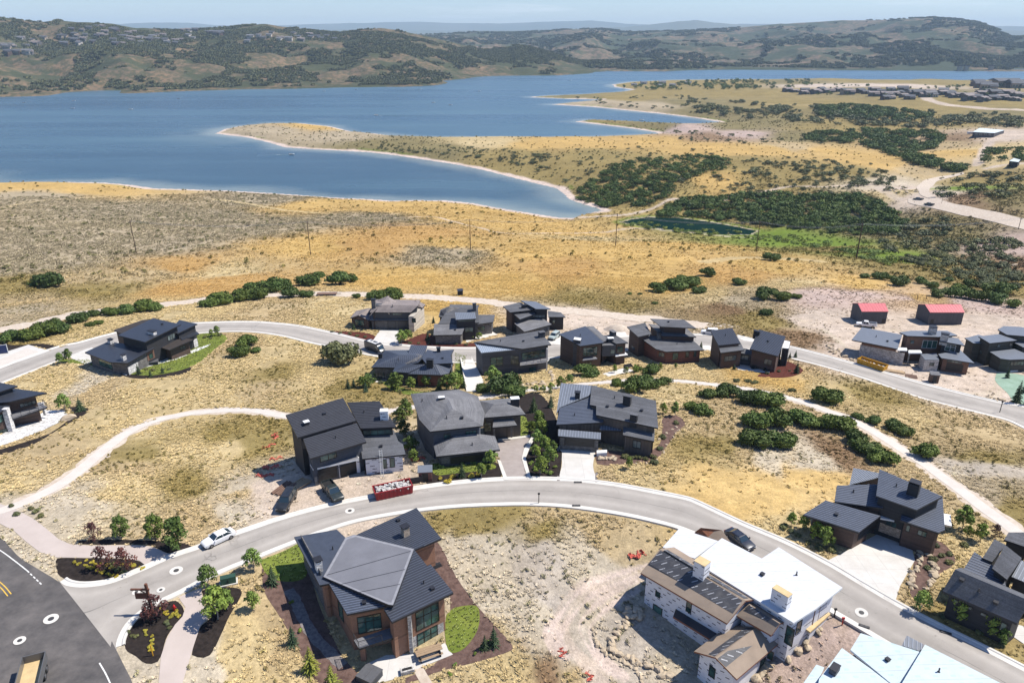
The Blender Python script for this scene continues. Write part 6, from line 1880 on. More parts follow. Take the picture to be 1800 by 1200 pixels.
def conifer_proto(name, seed, m, n_w=15, wide=0.26):
    """unit spruce: whorls of drooping needle sprays round a straight trunk"""
    rg = np.random.default_rng(seed)
    vs, fs = [], []
    for w in range(n_w):
        f = w / (n_w - 1)
        z = 0.06 + 0.9 * f
        L = wide * (1 - f) ** 0.85 + 0.02
        k = int(10 - 4 * f)
        for i in range(k):
            a = 2 * math.pi * (i + rg.random() * 0.7) / k + w
            l = L * (0.75 + 0.4 * rg.random())
            d = np.array([math.cos(a), math.sin(a), 0])
            s = np.array([-d[1], d[0], 0])
            droop = 0.16 + 0.2 * rg.random()
            p0 = np.array([0, 0, z])
            for j in range(3):
                u0, u1 = l * j / 3, l * (j + 1.25) / 3
                wd = (0.055 * (1 - f * 0.6)) * (1.0 - 0.22 * j)
                a0 = p0 + d * u0 - np.array([0, 0, droop * u0])
                a1 = p0 + d * u1 - np.array([0, 0, droop * u1 + 0.012])
                b = len(vs)
                tw = np.array([0, 0, (rg.random() - 0.5) * 0.05])
                vs += [tuple(a0 - s * wd * 0.5 - tw), tuple(a1 - s * wd * 0.4), tuple(a1 + s * wd * 0.4), tuple(a0 + s * wd * 0.5 + tw)]
                fs.append([b, b + 1, b + 2, b + 3])
                b = len(vs)
                vs += [tuple(a0 + np.array([0, 0, 0.012])), tuple(a1), tuple(a1 - np.array([0, 0, wd * 0.7])), tuple(a0 - np.array([0, 0, wd * 0.9]))]
                fs.append([b, b + 1, b + 2, b + 3])
    vs += [(0.012, 0, 0.93), (-0.006, 0.01, 0.93), (-0.006, -0.01, 0.93), (0, 0, 1.0)]
    b = len(vs) - 4
    fs += [[b, b + 1, b + 3], [b + 1, b + 2, b + 3], [b + 2, b, b + 3]]
    root = bpy.data.objects.new(name, None)
    root.empty_display_size = 0.3
    cr_ = mesh_obj('crown', vs, fs, MATS[m])
    t_ = MB().tube((0, 0, -0.03), (0, 0, 0.9), 0.022, 0.004, 6).build('trunk', MATS['bark'])
    return root, cr_, t_

USED = set()
def put(proto, p, sx, sy, sz, rz, label, cat, group, sink=0.0):
    """place a plant: the first use moves the prototype itself, later uses copy it and its parts"""
    root, *parts = proto
    if id(root) not in USED:
        USED.add(id(root))
        C.objects.link(root)
        for q in parts:
            q.parent = root
        o = root
    else:
        o = root.copy()
        C.objects.link(o)
        for q in parts:
            c = q.copy()
            C.objects.link(c)
            c.parent = o
    o.location = (p[0], p[1], p[2] - sink)
    o.scale = (sx, sy, sz)
    o.rotation_euler = (0, 0, rz)
    tag(o, label, cat, group)
    return o

def m_per_px(p):
    return (p[1] * CP - (p[2] - CAM_Z) * SP) / F_PX
OAKS = [shrub_proto(100 + i) for i in range(5)]
DULL = [shrub_proto(120 + i, 'dull_oak_leaves') for i in range(3)]
def shrubs(lst, label, group, protos=OAKS, tall=0.8):
    for i, (x, y, w) in enumerate(lst):
        p = at(x, y)
        r = w * m_per_px(p) * 0.66
        q = np.array([p[0], p[1] + r * 0.55, 0])
        q[2] = gz(q[0], q[1])
        put(protos[(i * 7 + int(x)) % len(protos)], q, r, r * 0.85, max(r * tall, 1.0) * (0.9 + 0.25 * random.random()), random.uniform(-0.5, 0.5) + (math.pi if i % 2 else 0), label, 'shrub', group, 0.1)
shrubs([(1089, 680, 27), (1120, 694, 50), (1145, 684, 44), (1171, 678, 27), (1250, 703, 36), (1282, 702, 46), (1215, 722, 28), (1234, 732, 42), (1325, 716, 50), (1362, 722, 54), (1330, 755, 50), (1367, 755, 54), (1412, 752, 52), (1448, 758, 36), (1478, 764, 56), (1340, 794, 60), (1380, 792, 56), (1512, 738, 22), (1542, 750, 30), (1575, 762, 42),
        (1594, 769, 38), (1506, 784, 44), (1530, 802, 52), (1558, 822, 52), (1640, 812, 50), (1465, 715, 52)], 'dense dark green oak shrub on dry grass beside the walking trail', 'oak shrubs beside the walking trail')
shrubs([(417, 630, 40), (430, 612, 38), (449, 622, 22)], 'rounded dark oak shrub in the dry field beside the long dark house', 'oak shrubs in the field by the long dark house')
shrubs([(590, 645, 62)], 'large dull grey-green oak standing alone in the dry field', None, DULL, 1.0)
shrubs([(75, 507, 50), (52, 505, 18), (100, 588, 40), (66, 598, 46), (38, 602, 40), (12, 604, 40), (128, 570, 36), (85, 578, 30), (160, 558, 24), (192, 557, 32), (216, 554, 36), (246, 550, 46), (270, 548, 32), (385, 537, 44), (362, 541, 34), (418, 532, 44), (450, 528, 40), (470, 515, 50), (440, 514, 34), (498, 510, 34), (508, 526, 40), (538, 524, 26), (536, 504, 42), (560, 489, 24), (595, 503, 48),
        (614, 497, 26), (658, 529, 36), (692, 529, 40), (626, 525, 16), (172, 572, 16), (155, 575, 18)], 'dark oak shrub along the whitish dirt road behind the houses', 'oak shrubs along the dirt road')
shrubs([(1108, 519, 11), (1125, 519, 9), (1151, 535, 11), (1160, 515, 34), (1188, 512, 44), (1215, 508, 46), (1228, 517, 28), (1245, 487, 30), (1303, 502, 26), (1362, 460, 30), (1388, 458, 9), (1350, 529, 40), (1378, 530, 36), (1404, 526, 18), (1347, 555, 22), (1525, 490, 20), (1548, 492, 28), (1572, 495, 20), (1584, 504, 36), (1620, 500, 24), (1642, 508, 26), (1655, 524, 30), (1682, 525, 36), (1708, 528, 40),
        (1738, 532, 36), (1762, 537, 36), (1785, 542, 28), (1690, 512, 26), (1672, 498, 22), (1710, 505, 30), (1745, 515, 36), (1775, 520, 36)], 'low dark oak shrub scattered on the golden slope above the sheds', 'oak shrubs on the golden slope')
shrubs([(880, 694, 62), (908, 700, 38), (850, 690, 30), (1035, 664, 46), (1150, 660, 36), (1122, 655, 18)], 'clipped dark green shrub behind the middle row of houses', 'shrubs behind the middle row')
shrubs([(1295, 672, 12), (1316, 673, 14), (1328, 676, 14), (1393, 690, 14)], 'tiny dark shrub between the trail and the paired houses', 'tiny shrubs by the trail', DULL)

YOUNG = [tree_proto('young_tree', 200 + i, 'young_leaves', 'pale_bark') for i in range(4)]
DARKT = [tree_proto('street_tree', 230 + i, 'oak_leaves', 'bark', 0.25, 0.36, 1100) for i in range(3)]
PURP = [tree_proto('purple_tree', 240 + i, 'purple_leaves', 'bark', 0.2, 0.36, 420) for i in range(2)]
SPRU = [conifer_proto('spruce', 250 + i, 'spruce_needles') for i in range(3)]
YSPR = [conifer_proto('yellow_spruce', 260 + i, 'yellow_spruce', 13, 0.3) for i in range(2)]
def trees(lst, label, cat, group, protos, wide=1.0):
    for i, (x, y, hp) in enumerate(lst):
        p = at(x, y)
        dep = math.atan2(CAM_Z - p[2], math.hypot(p[0], p[1]))
        hm = hp * m_per_px(p) / max(math.cos(dep), 0.4) * 0.95
        s = hm * (0.95 + 0.1 * random.random())
        put(protos[(i * 3 + int(x)) % len(protos)], p, s * wide, s * wide, s, random.uniform(0, 6.28), label, cat, group, 0.05)
trees([(214, 947, 40), (274, 950, 44), (315, 966, 54)], 'leafy green street tree on the mulch strip beside the footpath', 'tree', 'street trees on the mulch strip', DARKT)
trees([(367, 1033, 40), (383, 1088, 56), (400, 1070, 36)], 'young green tree on the mulch bed beside the second footpath', 'tree', 'young trees by the second footpath', YOUNG)
trees([(447, 1000, 34), (445, 1072, 32)], 'thin young tree in the gravel beside the tan house yard', 'tree', 'thin young trees by the tan house', YOUNG)
trees([(166, 949, 30), (183, 1000, 40), (221, 1004, 44), (276, 1088, 42), (262, 1092, 30)], 'purple-leaved small tree in the mulch beds at the street mouth', 'tree', 'purple trees at the street mouth', PURP)
trees([(480, 1027, 36), (515, 1133, 34)], 'small green spruce in the brown mulch beside the tan house', 'spruce', 'green spruces by the tan house', SPRU)
trees([(547, 1180, 46), (584, 1206, 40)], 'bright yellow-green spruce below the tan house', 'spruce', 'yellow-green spruces by the tan house', YSPR)
trees([(868, 1134, 34), (852, 1140, 26)], 'small dark shrubby spruce in the mulch beside the empty lot', 'spruce', 'spruces beside the empty lot', SPRU)
trees([(1433, 948, 34), (1412, 930, 26), (1390, 925, 24), (1450, 960, 34)], 'wispy green tree in the dry verge left of the wide driveway', 'tree', 'wispy trees left of the wide driveway', YOUNG)
trees([(1690, 930, 44), (1722, 952, 34), (1700, 945, 24)], 'young tree on the dry slope behind the charcoal house', 'tree', 'young trees behind the charcoal house', YOUNG)
trees([(1748, 946, 26)], 'dark red-leaved tree beside the charcoal house roof', 'tree', None, PURP)
trees([(1683, 1090, 44), (1740, 1116, 44), (1617, 1074, 36), (1760, 1130, 30)], 'young green tree on the verge in front of the charcoal house', 'tree', 'verge trees of the charcoal house', YOUNG)
trees([(612, 684, 22), (622, 682, 19), (643, 690, 22), (772, 686, 24), (814, 682, 26)], 'blue-green spruce round the lawn of the blue metal roofed house', 'spruce', 'spruces round the blue metal roofed house', SPRU)
trees([(648, 680, 24), (696, 684, 30), (722, 685, 22), (748, 680, 20), (785, 686, 26), (800, 686, 32), (637, 682, 20)], 'leafy green tree along the back lawn of the blue metal roofed house', 'tree', 'trees behind the blue metal roofed house', YOUNG + DARKT, 1.25)
trees([(938, 724, 32), (968, 716, 26), (812, 838, 28)], 'pointed spruce beside the grey hip-roofed house', 'spruce', 'spruces by the grey hip-roofed house', SPRU)
trees([(947, 748, 26), (952, 765, 30), (944, 782, 28), (956, 796, 30), (941, 806, 26), (966, 818, 34), (950, 834, 30), (972, 795, 22), (935, 760, 20)], 'leafy young tree in the planted bed between the two driveways', 'tree', 'trees between the two driveways', YOUNG, 1.0)
trees([(862, 820, 30), (846, 840, 26)], 'yellow-green young tree in front of the grey hip-roofed house', 'tree', 'young trees before the grey hip-roofed house', YOUNG)
trees([(704, 742, 26), (716, 735, 30), (710, 765, 26), (722, 795, 30), (726, 812, 22), (712, 722, 22)], 'dark leafy tree in the shaded gap between the black and grey houses', 'tree', 'trees in the gap between two houses', DARKT, 1.2)
trees([(1166, 728, 22), (1186, 732, 28), (1105, 824, 22)], 'thin sapling on dry ground beside the flat grey house', 'sapling', 'saplings by the flat grey house', YOUNG, 0.8)
trees([(244, 658, 20), (265, 662, 16), (286, 656, 14)], 'small spruce on the mulch edge below the long dark house', 'spruce', 'spruces below the long dark house', SPRU)
trees([(107, 640, 22), (122, 636, 24), (382, 590, 18), (372, 592, 14)], 'small sparse tree in the garden of the long dark house', 'tree', 'garden trees of the long dark house', YOUNG)
trees([(115, 722, 32)], 'slender yellow-green tree at the end of the curved stone terrace', 'tree', None, YOUNG)
trees([(142, 722, 28)], 'bushy green spruce at the end of the curved stone terrace', 'spruce', None, SPRU, 1.3)
trees([(622, 580, 15), (638, 577, 12), (752, 598, 18), (762, 568, 14)], 'small spruce in red mulch before the back row houses', 'spruce', 'spruces before the back row', SPRU)
trees([(706, 604, 26), (716, 600, 22), (830, 596, 12), (842, 596, 12)], 'leafy young tree in the red mulch of the back row', 'tree', 'young trees of the back row', YOUNG, 1.2)
trees([(866, 676, 34), (942, 690, 14), (955, 690, 14), (968, 688, 16), (985, 682, 22), (1000, 676, 18)], 'light green tree in the stony garden of the slate house', 'tree', 'trees of the slate house garden', YOUNG, 1.1)
trees([(1388, 630, 12), (1398, 628, 14), (1400, 656, 22), (1290, 650, 14), (1232, 612, 14)], 'dark small spruce in the gardens by the paired houses', 'spruce', 'spruces by the paired houses', SPRU)
trees([(1080, 655, 14), (1100, 658, 14), (1116, 655, 16), (1160, 650, 14), (1188, 648, 10)], 'small garden tree behind the brown houses of the middle row', 'tree', 'garden trees behind the brown houses', YOUNG)
trees([(1770, 664, 22), (1786, 708, 42), (1800, 690, 26), (1806, 712, 34)], 'sparse dark pine on the pale seeded bank', 'pine', 'pines on the seeded bank', SPRU, 0.8)

# small flowering and leafy plants in the beds
PLANT = [shrub_proto(300, 'yellow_leaves', 6, 420, 0.1), shrub_proto(301, 'young_leaves', 6, 420, 0.1), shrub_proto(302, 'dull_oak_leaves', 6, 420, 0.1)]
for r_ in PLANT:
    r_[0].name = 'bed_plant'
def plants(pts, k, w, label, group):
    for i, (x, y) in enumerate(pts):
        p = at(x, y)
        r = w * m_per_px(p) * 0.5 * random.uniform(0.8, 1.25)
        put(PLANT[k], p, r, r, r * 0.9, random.uniform(0, 6.28), label, 'plant', group, 0.03)
def jit(x0, y0, x1, y1, n, j):
    return [(x0 + (x1 - x0) * i / (n - 1) + random.uniform(-j, j), y0 + (y1 - y0) * i / (n - 1) + random.uniform(-j, j) * 0.6) for i in range(n)]
plants(jit(135, 988, 205, 1015, 12, 3) + jit(150, 985, 195, 998, 6, 4) + jit(220, 990, 250, 998, 6, 4), 0, 11, 'yellow-flowering plant in the mulch bed at the street corner', 'yellow plants in the corner bed')
plants(jit(196, 996, 214, 1008, 4, 5), 2, 14, 'grey-green plant in the mulch bed at the street corner', 'grey plants in the corner bed')
plants(jit(258, 1105, 270, 1145, 9, 4) + jit(285, 1070, 312, 1085, 7, 5) + jit(300, 1085, 310, 1075, 3, 4), 0, 11, 'yellow plant in the mulch bed round the signpost', 'yellow plants in the signpost bed')
plants(jit(228, 1112, 240, 1120, 3, 3) + jit(290, 1092, 300, 1105, 3, 3), 2, 11, 'grey-green plant in the mulch bed round the signpost', 'grey plants in the signpost bed')
plants([(772, 842), (786, 847), (797, 840), (826, 838), (838, 835)], 0, 16, 'yellow-green bush in the front bed of the grey hip-roofed house', 'yellow bushes before the grey house')
plants([(795, 815), (812, 818), (830, 815), (845, 818), (856, 822), (775, 822)], 1, 14, 'green bush on the front lawn of the grey hip-roofed house', 'green bushes before the grey house')
plants([(958, 830), (940, 826), (968, 834), (975, 822), (934, 815), (962, 775), (958, 745), (930, 745), (972, 808), (946, 815)], 1, 14, 'low green plant in the bed between the two driveways', 'low plants between the driveways')
plants([(1098, 804), (1110, 806), (1122, 806), (1135, 808), (1148, 805), (1160, 790), (1165, 770), (1188, 745), (1150, 815)], 2, 16, 'grey-green shrub at the foot of the flat grey house', 'shrubs at the flat grey house')
plants([(755, 1035), (742, 1050), (768, 1068), (754, 1010), (800, 1168), (835, 1150), (790, 1185), (845, 1142), (860, 1128), (512, 1060), (492, 1010), (470, 1025), (528, 1110)], 1, 12, 'small green plant in the brown mulch round the tan house', 'small plants round the tan house')
plants([(1640, 985), (1655, 978), (1630, 1000), (1668, 990), (1645, 960), (1695, 960), (1668, 975), (1390, 935), (1402, 942), (1420, 955), (1378, 928), (1440, 965), (1462, 968), (1655, 1085), (1700, 1098), (1720, 1112), (1760, 1135)], 2, 18, 'dark dried shrub on the verge by the wide driveway and charcoal house', 'dried shrubs on the verges')
plants(jit(210, 652, 300, 650, 7, 3) + jit(330, 600, 385, 592, 5, 4), 2, 9, 'small plant on the garden walk of the long dark house', 'small plants by the long dark house')
plants(jit(585, 585, 640, 592, 5, 3) + jit(720, 604, 820, 606, 7, 2) + jit(1345, 655, 1400, 652, 5, 4), 2, 8, 'tiny plant in red mulch', 'tiny plants in red mulch')
plants(jit(850, 668, 970, 690, 9, 6) + jit(665, 670, 700, 688, 5, 4), 2, 11, 'grey-green garden shrub behind the middle row', 'garden shrubs behind the middle row')
plants([(30, 905), (20, 890), (65, 900), (55, 895), (72, 908)], 2, 16, 'dry brush beside the trail end and footpath', 'dry brush at the trail end')

# ------------------------------------------------------------------ ground cover and scrub too many to count
def scatter(name, pts, sc, proto_vf, material, label, tint=None):
    """one object whose points each carry a small plant"""
    pr = bpy.data.meshes.new(name + '_shape')
    pr.from_pydata([tuple(map(float, v)) for v in proto_vf[0]], [], proto_vf[1])
    pr.materials.append(material)
    po = bpy.data.objects.new(name, pr)
    link(po)
    po.location = tuple(map(float, pts[0]))
    po.scale = (float(sc[0]),) * 3
    tag(po, label, name.replace('_', ' '), kind='stuff')
    pts, sc = pts[1:], sc[1:]
    if tint is not None:
        tint = tint[1:]
    me = bpy.data.meshes.new(name)
    me.vertices.add(len(pts))
    me.vertices.foreach_set('co', np.asarray(pts, np.float32).ravel())
    a = me.attributes.new('size', 'FLOAT', 'POINT')
    a.data.foreach_set('value', np.asarray(sc, np.float32))
    a = me.attributes.new('turn', 'FLOAT', 'POINT')
    a.data.foreach_set('value', rng.random(len(pts)).astype(np.float32) * 6.283)
    if tint is not None:
        a = me.attributes.new('tint', 'FLOAT_COLOR', 'POINT')
        a.data.foreach_set('color', np.hstack([tint, np.ones((len(tint), 1))]).astype(np.float32).ravel())
    me.update()
    o = bpy.data.objects.new(name, me)
    link(o)
    ng = bpy.data.node_groups.new(name, 'GeometryNodeTree')
    ng.interface.new_socket('Geometry', in_out='INPUT', socket_type='NodeSocketGeometry')
    ng.interface.new_socket('Geometry', in_out='OUTPUT', socket_type='NodeSocketGeometry')
    N, Lk = ng.nodes, ng.links
    gi, go = N.new('NodeGroupInput'), N.new('NodeGroupOutput')
    ip = N.new('GeometryNodeInstanceOnPoints')
    oi = N.new('GeometryNodeObjectInfo')
    oi.inputs['Object'].default_value = po
    sa, ta = N.new('GeometryNodeInputNamedAttribute'), N.new('GeometryNodeInputNamedAttribute')
    sa.data_type = ta.data_type = 'FLOAT'
    sa.inputs['Name'].default_value = 'size'
    ta.inputs['Name'].default_value = 'turn'
    cx = N.new('ShaderNodeCombineXYZ')
    Lk.new(ta.outputs['Attribute'], cx.inputs['Z'])
    Lk.new(gi.outputs[0], ip.inputs['Points'])
    tr = N.new('GeometryNodeTransform')
    s0 = 1.0 / po.scale[0]
    Lk.new(oi.outputs['Geometry'], ip.inputs['Instance'])
    Lk.new(cx.outputs[0], ip.inputs['Rotation'])
    Lk.new(sa.outputs['Attribute'], ip.inputs['Scale'])
    N.remove(tr)
    Lk.new(ip.outputs['Instances'], go.inputs[0])
    md = o.modifiers.new('scatter', 'NODES')
    md.node_group = ng
    tag(o, label, name.replace('_', ' '), kind='stuff')
    return o

def tuft(seed, blades=11, h=0.5, lean=0.5, w=0.09):
    rg = np.random.default_rng(seed)
    vs, fs = [], []
    for i in range(blades):
        a = rg.random() * 6.283
        r = 0.22 * rg.random()
        l = lean * (0.4 + rg.random())
        b = np.array([r * math.cos(a), r * math.sin(a), -0.05])
        tp = np.array([(r + l) * math.cos(a), (r + l) * math.sin(a), h * (0.6 + 0.7 * rg.random())])
        s = np.array([-math.sin(a), math.cos(a), 0]) * w * (0.7 + rg.random())
        m_ = (b + tp) / 2 + np.array([0, 0, 0.09])
        k = len(vs)
        vs += [b - s, b + s, m_ + s * 0.9, m_ - s * 0.9, tp]
        fs += [[k, k + 1, k + 2, k + 3], [k + 3, k + 2, k + 4]]
    return vs, fs
def clump(seed, n=42, size=0.2):
    rg = np.random.default_rng(seed)
    cs = [(rg.normal() * 0.22, rg.normal() * 0.22, 0.22 + 0.12 * rg.random()) for _ in range(4)]
    return leaf_cloud(cs, [0.3] * 4, n, size, rg, 0.75, 0.6)

def scatter_field(n, r0, r1, az_lim=44):
    rr_ = np.sqrt(rng.random(n) * (r1 ** 2 - r0 ** 2) + r0 ** 2)
    aa = (rng.random(n) * 2 - 1) * R(az_lim)
    return rr_ * np.sin(aa), rr_ * np.cos(aa)
def free(X, Y):
    ok = np.ones(len(X), bool)
    for poly in EXCL:
        P = np.array(poly)
        bb = (X > P[:, 0].min()) & (X < P[:, 0].max()) & (Y > P[:, 1].min()) & (Y < P[:, 1].max()) & ok
        k = np.nonzero(bb)[0]
        if len(k):
            ok[k[in_poly(X[k], Y[k], poly)]] = False
    for w, half in RUTS:
        P = np.array(w)
        k = np.nonzero((X > P[:, 0].min() - half) & (X < P[:, 0].max() + half) & (Y > P[:, 1].min() - half) & (Y < P[:, 1].max() + half) & ok)[0]
        if len(k):
            ok[k[dist_line(X[k], Y[k], w) < half * 1.2]] = False
    return ok
def cover_at(X, Y):
    ia = np.clip(((np.arctan2(X, Y) - az[0]) / (az[1] - az[0])).round().astype(int), 0, NA - 1)
    ir = np.clip(((0.5 * np.log(X * X + Y * Y) - math.log(rr[0])) / (math.log(rr[1]) - math.log(rr[0]))).round().astype(int), 0, NR - 1)
    return ia, ir
def field_points(n, r0, r1, keys, power=1.0, clumpy=0.0, seed=1):
    X, Y = scatter_field(n, r0, r1)
    ia, ir = cover_at(X, Y)
    w = sum(COVW[CK.index(k)][ia, ir] * v for k, v in keys.items())
    w = w * (1 + clumpy * fbm(X, Y, 9, 3, seed) * 2)
    k = (rng.random(n) < w ** power) & land[ia, ir] & ~pin[ia, ir] & (dS[ia, ir] > 9)
    X, Y = X[k], Y[k]
    k = free(X, Y)
    X, Y = X[k], Y[k]
    Z = np.array([gz(a, b) for a, b in zip(X, Y)])
    return np.stack([X, Y, Z], 1)
drykeys = dict(gold=0.8, straw=1.0, dry=1.0, olive=0.7, pale=0.3, rust=0.7, yellow=0.12, brown=0.6, grey=0.12, sage=0.5, pink=0.08, scrub=0.6, dirt=0.03, green=0.5)
def tint_at(p, k, jit_=0.18):
    ia, ir = cover_at(p[:, 0], p[:, 1])
    c = COL[ia, ir] * k * (1 + jit_ * rng.normal(size=(len(p), 1)))
    return np.clip(c, 0.02, 0.8)
tm = NT('bunch_grass')
ta = tm.n('Attribute', attribute_type='INSTANCER', attribute_name='tint')
tm.set(Base_Color=ta.outputs['Color'], Roughness=0.9)
tm.b.inputs['Specular IOR Level'].default_value = 0.15
p = field_points(300000, 58, 300, drykeys, 1.0, 1.1, 5)
scatter('dry_grass', p, rng.uniform(0.22, 0.62, len(p)) * (1 + 0.3 * sstep(120, 280, np.hypot(p[:, 0], p[:, 1]))), tuft(1, 20, 0.32, 0.55, 0.075), tm.m, 'dry straw-coloured bunch grass over the open lots', tint_at(p, np.array([1.2, 1.16, 1.06])))
p = field_points(34000, 58, 300, dict(olive=0.9, dry=0.55, straw=0.22, pale=0.22, brown=0.8, sage=1.0, grey=0.25, scrub=0.8, pink=0.1), 1.0, 1.2, 6)
scatter('weeds', p, rng.uniform(0.25, 0.7, len(p)), clump(2), tm.m, 'olive weeds and rabbitbrush dotted over the open lots', tint_at(p, np.array([0.74, 0.76, 0.56])))
p = field_points(150000, 300, 760, dict(sage=1.0, olive=0.4, dry=0.4, scrub=0.8, straw=0.18, brown=0.6, gold=0.05, rust=0.04), 1.2, 0.8, 7)
scatter('sagebrush', p, rng.uniform(0.5, 1.35, len(p)), clump(3, 30, 0.24), tm.m, 'grey sagebrush covering the slope above the lake', tint_at(p, np.array([1.12, 1.14, 1.06])))
p = field_points(90000, 300, 620, dict(gold=0.8, rust=0.8, straw=0.9, dry=0.7, olive=0.6, yellow=0.3), 1.0, 1.0, 15)
scatter('slope_grass', p, rng.uniform(0.4, 0.95, len(p)), tuft(9, 9, 0.26, 0.6, 0.2), tm.m, 'golden grass tufts over the slope above the lake', tint_at(p, np.array([1.12, 1.08, 0.98])))
p = field_points(26000, 330, 1500, dict(olive=0.6, gold=0.25, straw=0.3, dry=0.4, sage=0.5, scrub=1.0, rust=0.2, brown=0.6, green=0.4, pink=0.1), 1.2, 1.0, 8)
scatter('low_scrub', p, rng.uniform(0.9, 2.6, len(p)), clump(4, 40, 0.22), tm.m, 'low scattered scrub on the shore slopes', tint_at(p, np.array([0.55, 0.62, 0.42])))

lp = []
for poly in LAWNS:
    P = np.array(poly)
    n = int((P[:, 0].max() - P[:, 0].min()) * (P[:, 1].max() - P[:, 1].min()) * 7)
    X, Y = rng.uniform(P[:, 0].min(), P[:, 0].max(), n), rng.uniform(P[:, 1].min(), P[:, 1].max(), n)
    k = in_poly(X, Y, poly)
    lp += [(a, b, gz(a, b) + 0.03) for a, b in zip(X[k], Y[k])]
lp = np.array(lp)
lt_ = np.array([0.26, 0.30, 0.085]) * (1 + 0.3 * rng.normal(size=(len(lp), 1))) * (1 + 0.35 * fbm(lp[:, 0], lp[:, 1], 2.5, 3, 90)[:, None])
scatter('lawn_grass', lp, rng.uniform(0.14, 0.4, len(lp)), tuft(21, 10, 0.4, 0.4, 0.16), tm.m, 'short green grass of the house lawns', np.clip(lt_, 0.02, 0.6))

# oak woods of the ravine and the far shore
WOODS = [([(1010, 347), (1030, 322), (1060, 302), (1100, 284), (1160, 277), (1230, 275), (1290, 283), (1262, 308), (1190, 318), (1180, 345), (1130, 364), (1060, 367), (1020, 355)], 420, (2.2, 4.6), 'oak'),
         ([(1150, 376), (1200, 352), (1270, 347), (1350, 342), (1430, 345), (1500, 340), (1560, 365), (1592, 392), (1575, 412), (1500, 414), (1450, 408), (1380, 398), (1300, 393), (1230, 383), (1160, 381)], 560, (2.4, 5.5), 'oak'),
         ([(1410, 238), (1440, 232), (1520, 228), (1600, 230), (1650, 236), (1660, 242), (1640, 262), (1604, 268), (1640, 282), (1685, 292), (1700, 298), (1680, 303), (1640, 297), (1600, 287), (1550, 267), (1500, 252), (1420, 250)], 520, (3, 6.5), 'oak'),
         ([(1190, 168), (1300, 180), (1400, 186), (1500, 185), (1600, 195), (1700, 198), (1795, 205), (1795, 225), (1700, 220), (1600, 226), (1500, 222), (1400, 215), (1300, 207), (1200, 197)], 700, (3, 8), 'dull'),
         ([(1430, 190), (1500, 186), (1600, 196), (1640, 205), (1600, 215), (1500, 210), (1440, 205)], 380, (4, 8), 'oak'),
         ([(1300, 284), (1400, 284), (1480, 287), (1560, 302), (1600, 312), (1540, 327), (1400, 327), (1320, 308)], 130, (1.8, 4.5), 'dull'),
         ([(1640, 345), (1700, 305), (1795, 305), (1795, 352), (1700, 352)], 70, (1.8, 4.5), 'dull'),
         ([(1540, 425), (1570, 400), (1650, 385), (1720, 410), (1795, 430), (1795, 525), (1720, 505), (1640, 480), (1580, 455)], 300, (1.4, 4.2), 'dull'),
         ([(880, 268), (1100, 258), (1300, 268), (1560, 292), (1600, 330), (1500, 345), (1250, 348), (1050, 335), (960, 312)], 260, (1.2, 3.6), 'dull'),
         ([(1180, 230), (1420, 240), (1500, 252), (1420, 256), (1200, 250)], 60, (1.5, 4.0), 'dull'),
         ([(640, 247), (780, 256), (900, 264), (1000, 277), (920, 292), (800, 276), (660, 264)], 160, (1.2, 3.2), 'dull'),
         ([(1000, 172), (1100, 168), (1200, 168), (1200, 195), (1100, 188), (1010, 180)], 60, (2, 5), 'dull'),
         ([(1084, 154), (1110, 148), (1200, 143), (1320, 142), (1420, 142), (1440, 148), (1400, 155), (1300, 158), (1150, 159)], 330, (3, 6.5), 'tree'),
         ([(1400, 150), (1520, 150), (1650, 150), (1795, 150), (1795, 175), (1650, 172), (1500, 172), (1400, 165)], 150, (2.5, 5), 'tree'),
         ([(1740, 262), (1800, 262), (1800, 284), (1735, 286), (1715, 292)], 60, (2.5, 5), 'oak'),
         ([(1085, 398), (1140, 392), (1320, 411), (1420, 420), (1520, 440), (1600, 452), (1560, 468), (1460, 440), (1380, 428)], 90, (1.5, 3.6), 'bright')]
cand = []
for poly, n, (s0, s1), kind in WOODS:
    P = np.array(poly, float)
    got = 0
    while got < n:
        x, y = random.uniform(P[:, 0].min(), P[:, 0].max()), random.uniform(P[:, 1].min(), P[:, 1].max())
        if not in_poly(np.array(x), np.array(y), poly):
            continue
        got += 0.62
        if vnoise(np.array(x / 14.0), np.array(y / 5.0), 3) < (-0.35 if kind in ('oak', 'bright') else -0.1) + random.uniform(-0.3, 0.3):
            continue
        q = at(x, y)
        cand.append((q, random.uniform(s0, s1), kind, x, y))
cand.sort(key=lambda c: -c[1] / (np.linalg.norm(c[0])))
BRIGHT = [shrub_proto(340, 'bright_scrub', 7, 700, 0.09)]
rest = {'oak': [], 'dull': [], 'bright': [], 'tree': []}
n_ind = 0
for q, s, kind, x, y in cand:
    if n_ind < 190 and kind != 'tree' and x > 1000 and y > 225:
        n_ind += 1
        pr = {'oak': OAKS, 'dull': DULL, 'bright': BRIGHT}[kind]
        lab, grp = {'oak': ('dark oak clump in the wooded ravine beyond the power poles', 'oak clumps in the ravine'), 'dull': ('grey-green scrub oak on the slopes round the gravel road', 'scrub oaks round the gravel road'),
                    'bright': ('bright green willow bush in the damp ground below the pond', 'willow bushes below the pond')}[kind]
        put(random.choice(pr), q, s, s * 0.9, s * random.uniform(0.6, 0.85), random.uniform(0, 6.28), lab, 'shrub', grp, 0.2)
    else:
        rest[kind].append((q, s))
def unit_clump(seed, n=150, size=0.16, tall=1.0):
    rg = np.random.default_rng(seed)
    cs = [(rg.normal() * 0.38, rg.normal() * 0.38, (0.3 + 0.3 * rg.random()) * tall) for _ in range(7)]
    return leaf_cloud(cs, [0.42] * 7, n, size, rg, 0.85 * tall, 0.7)
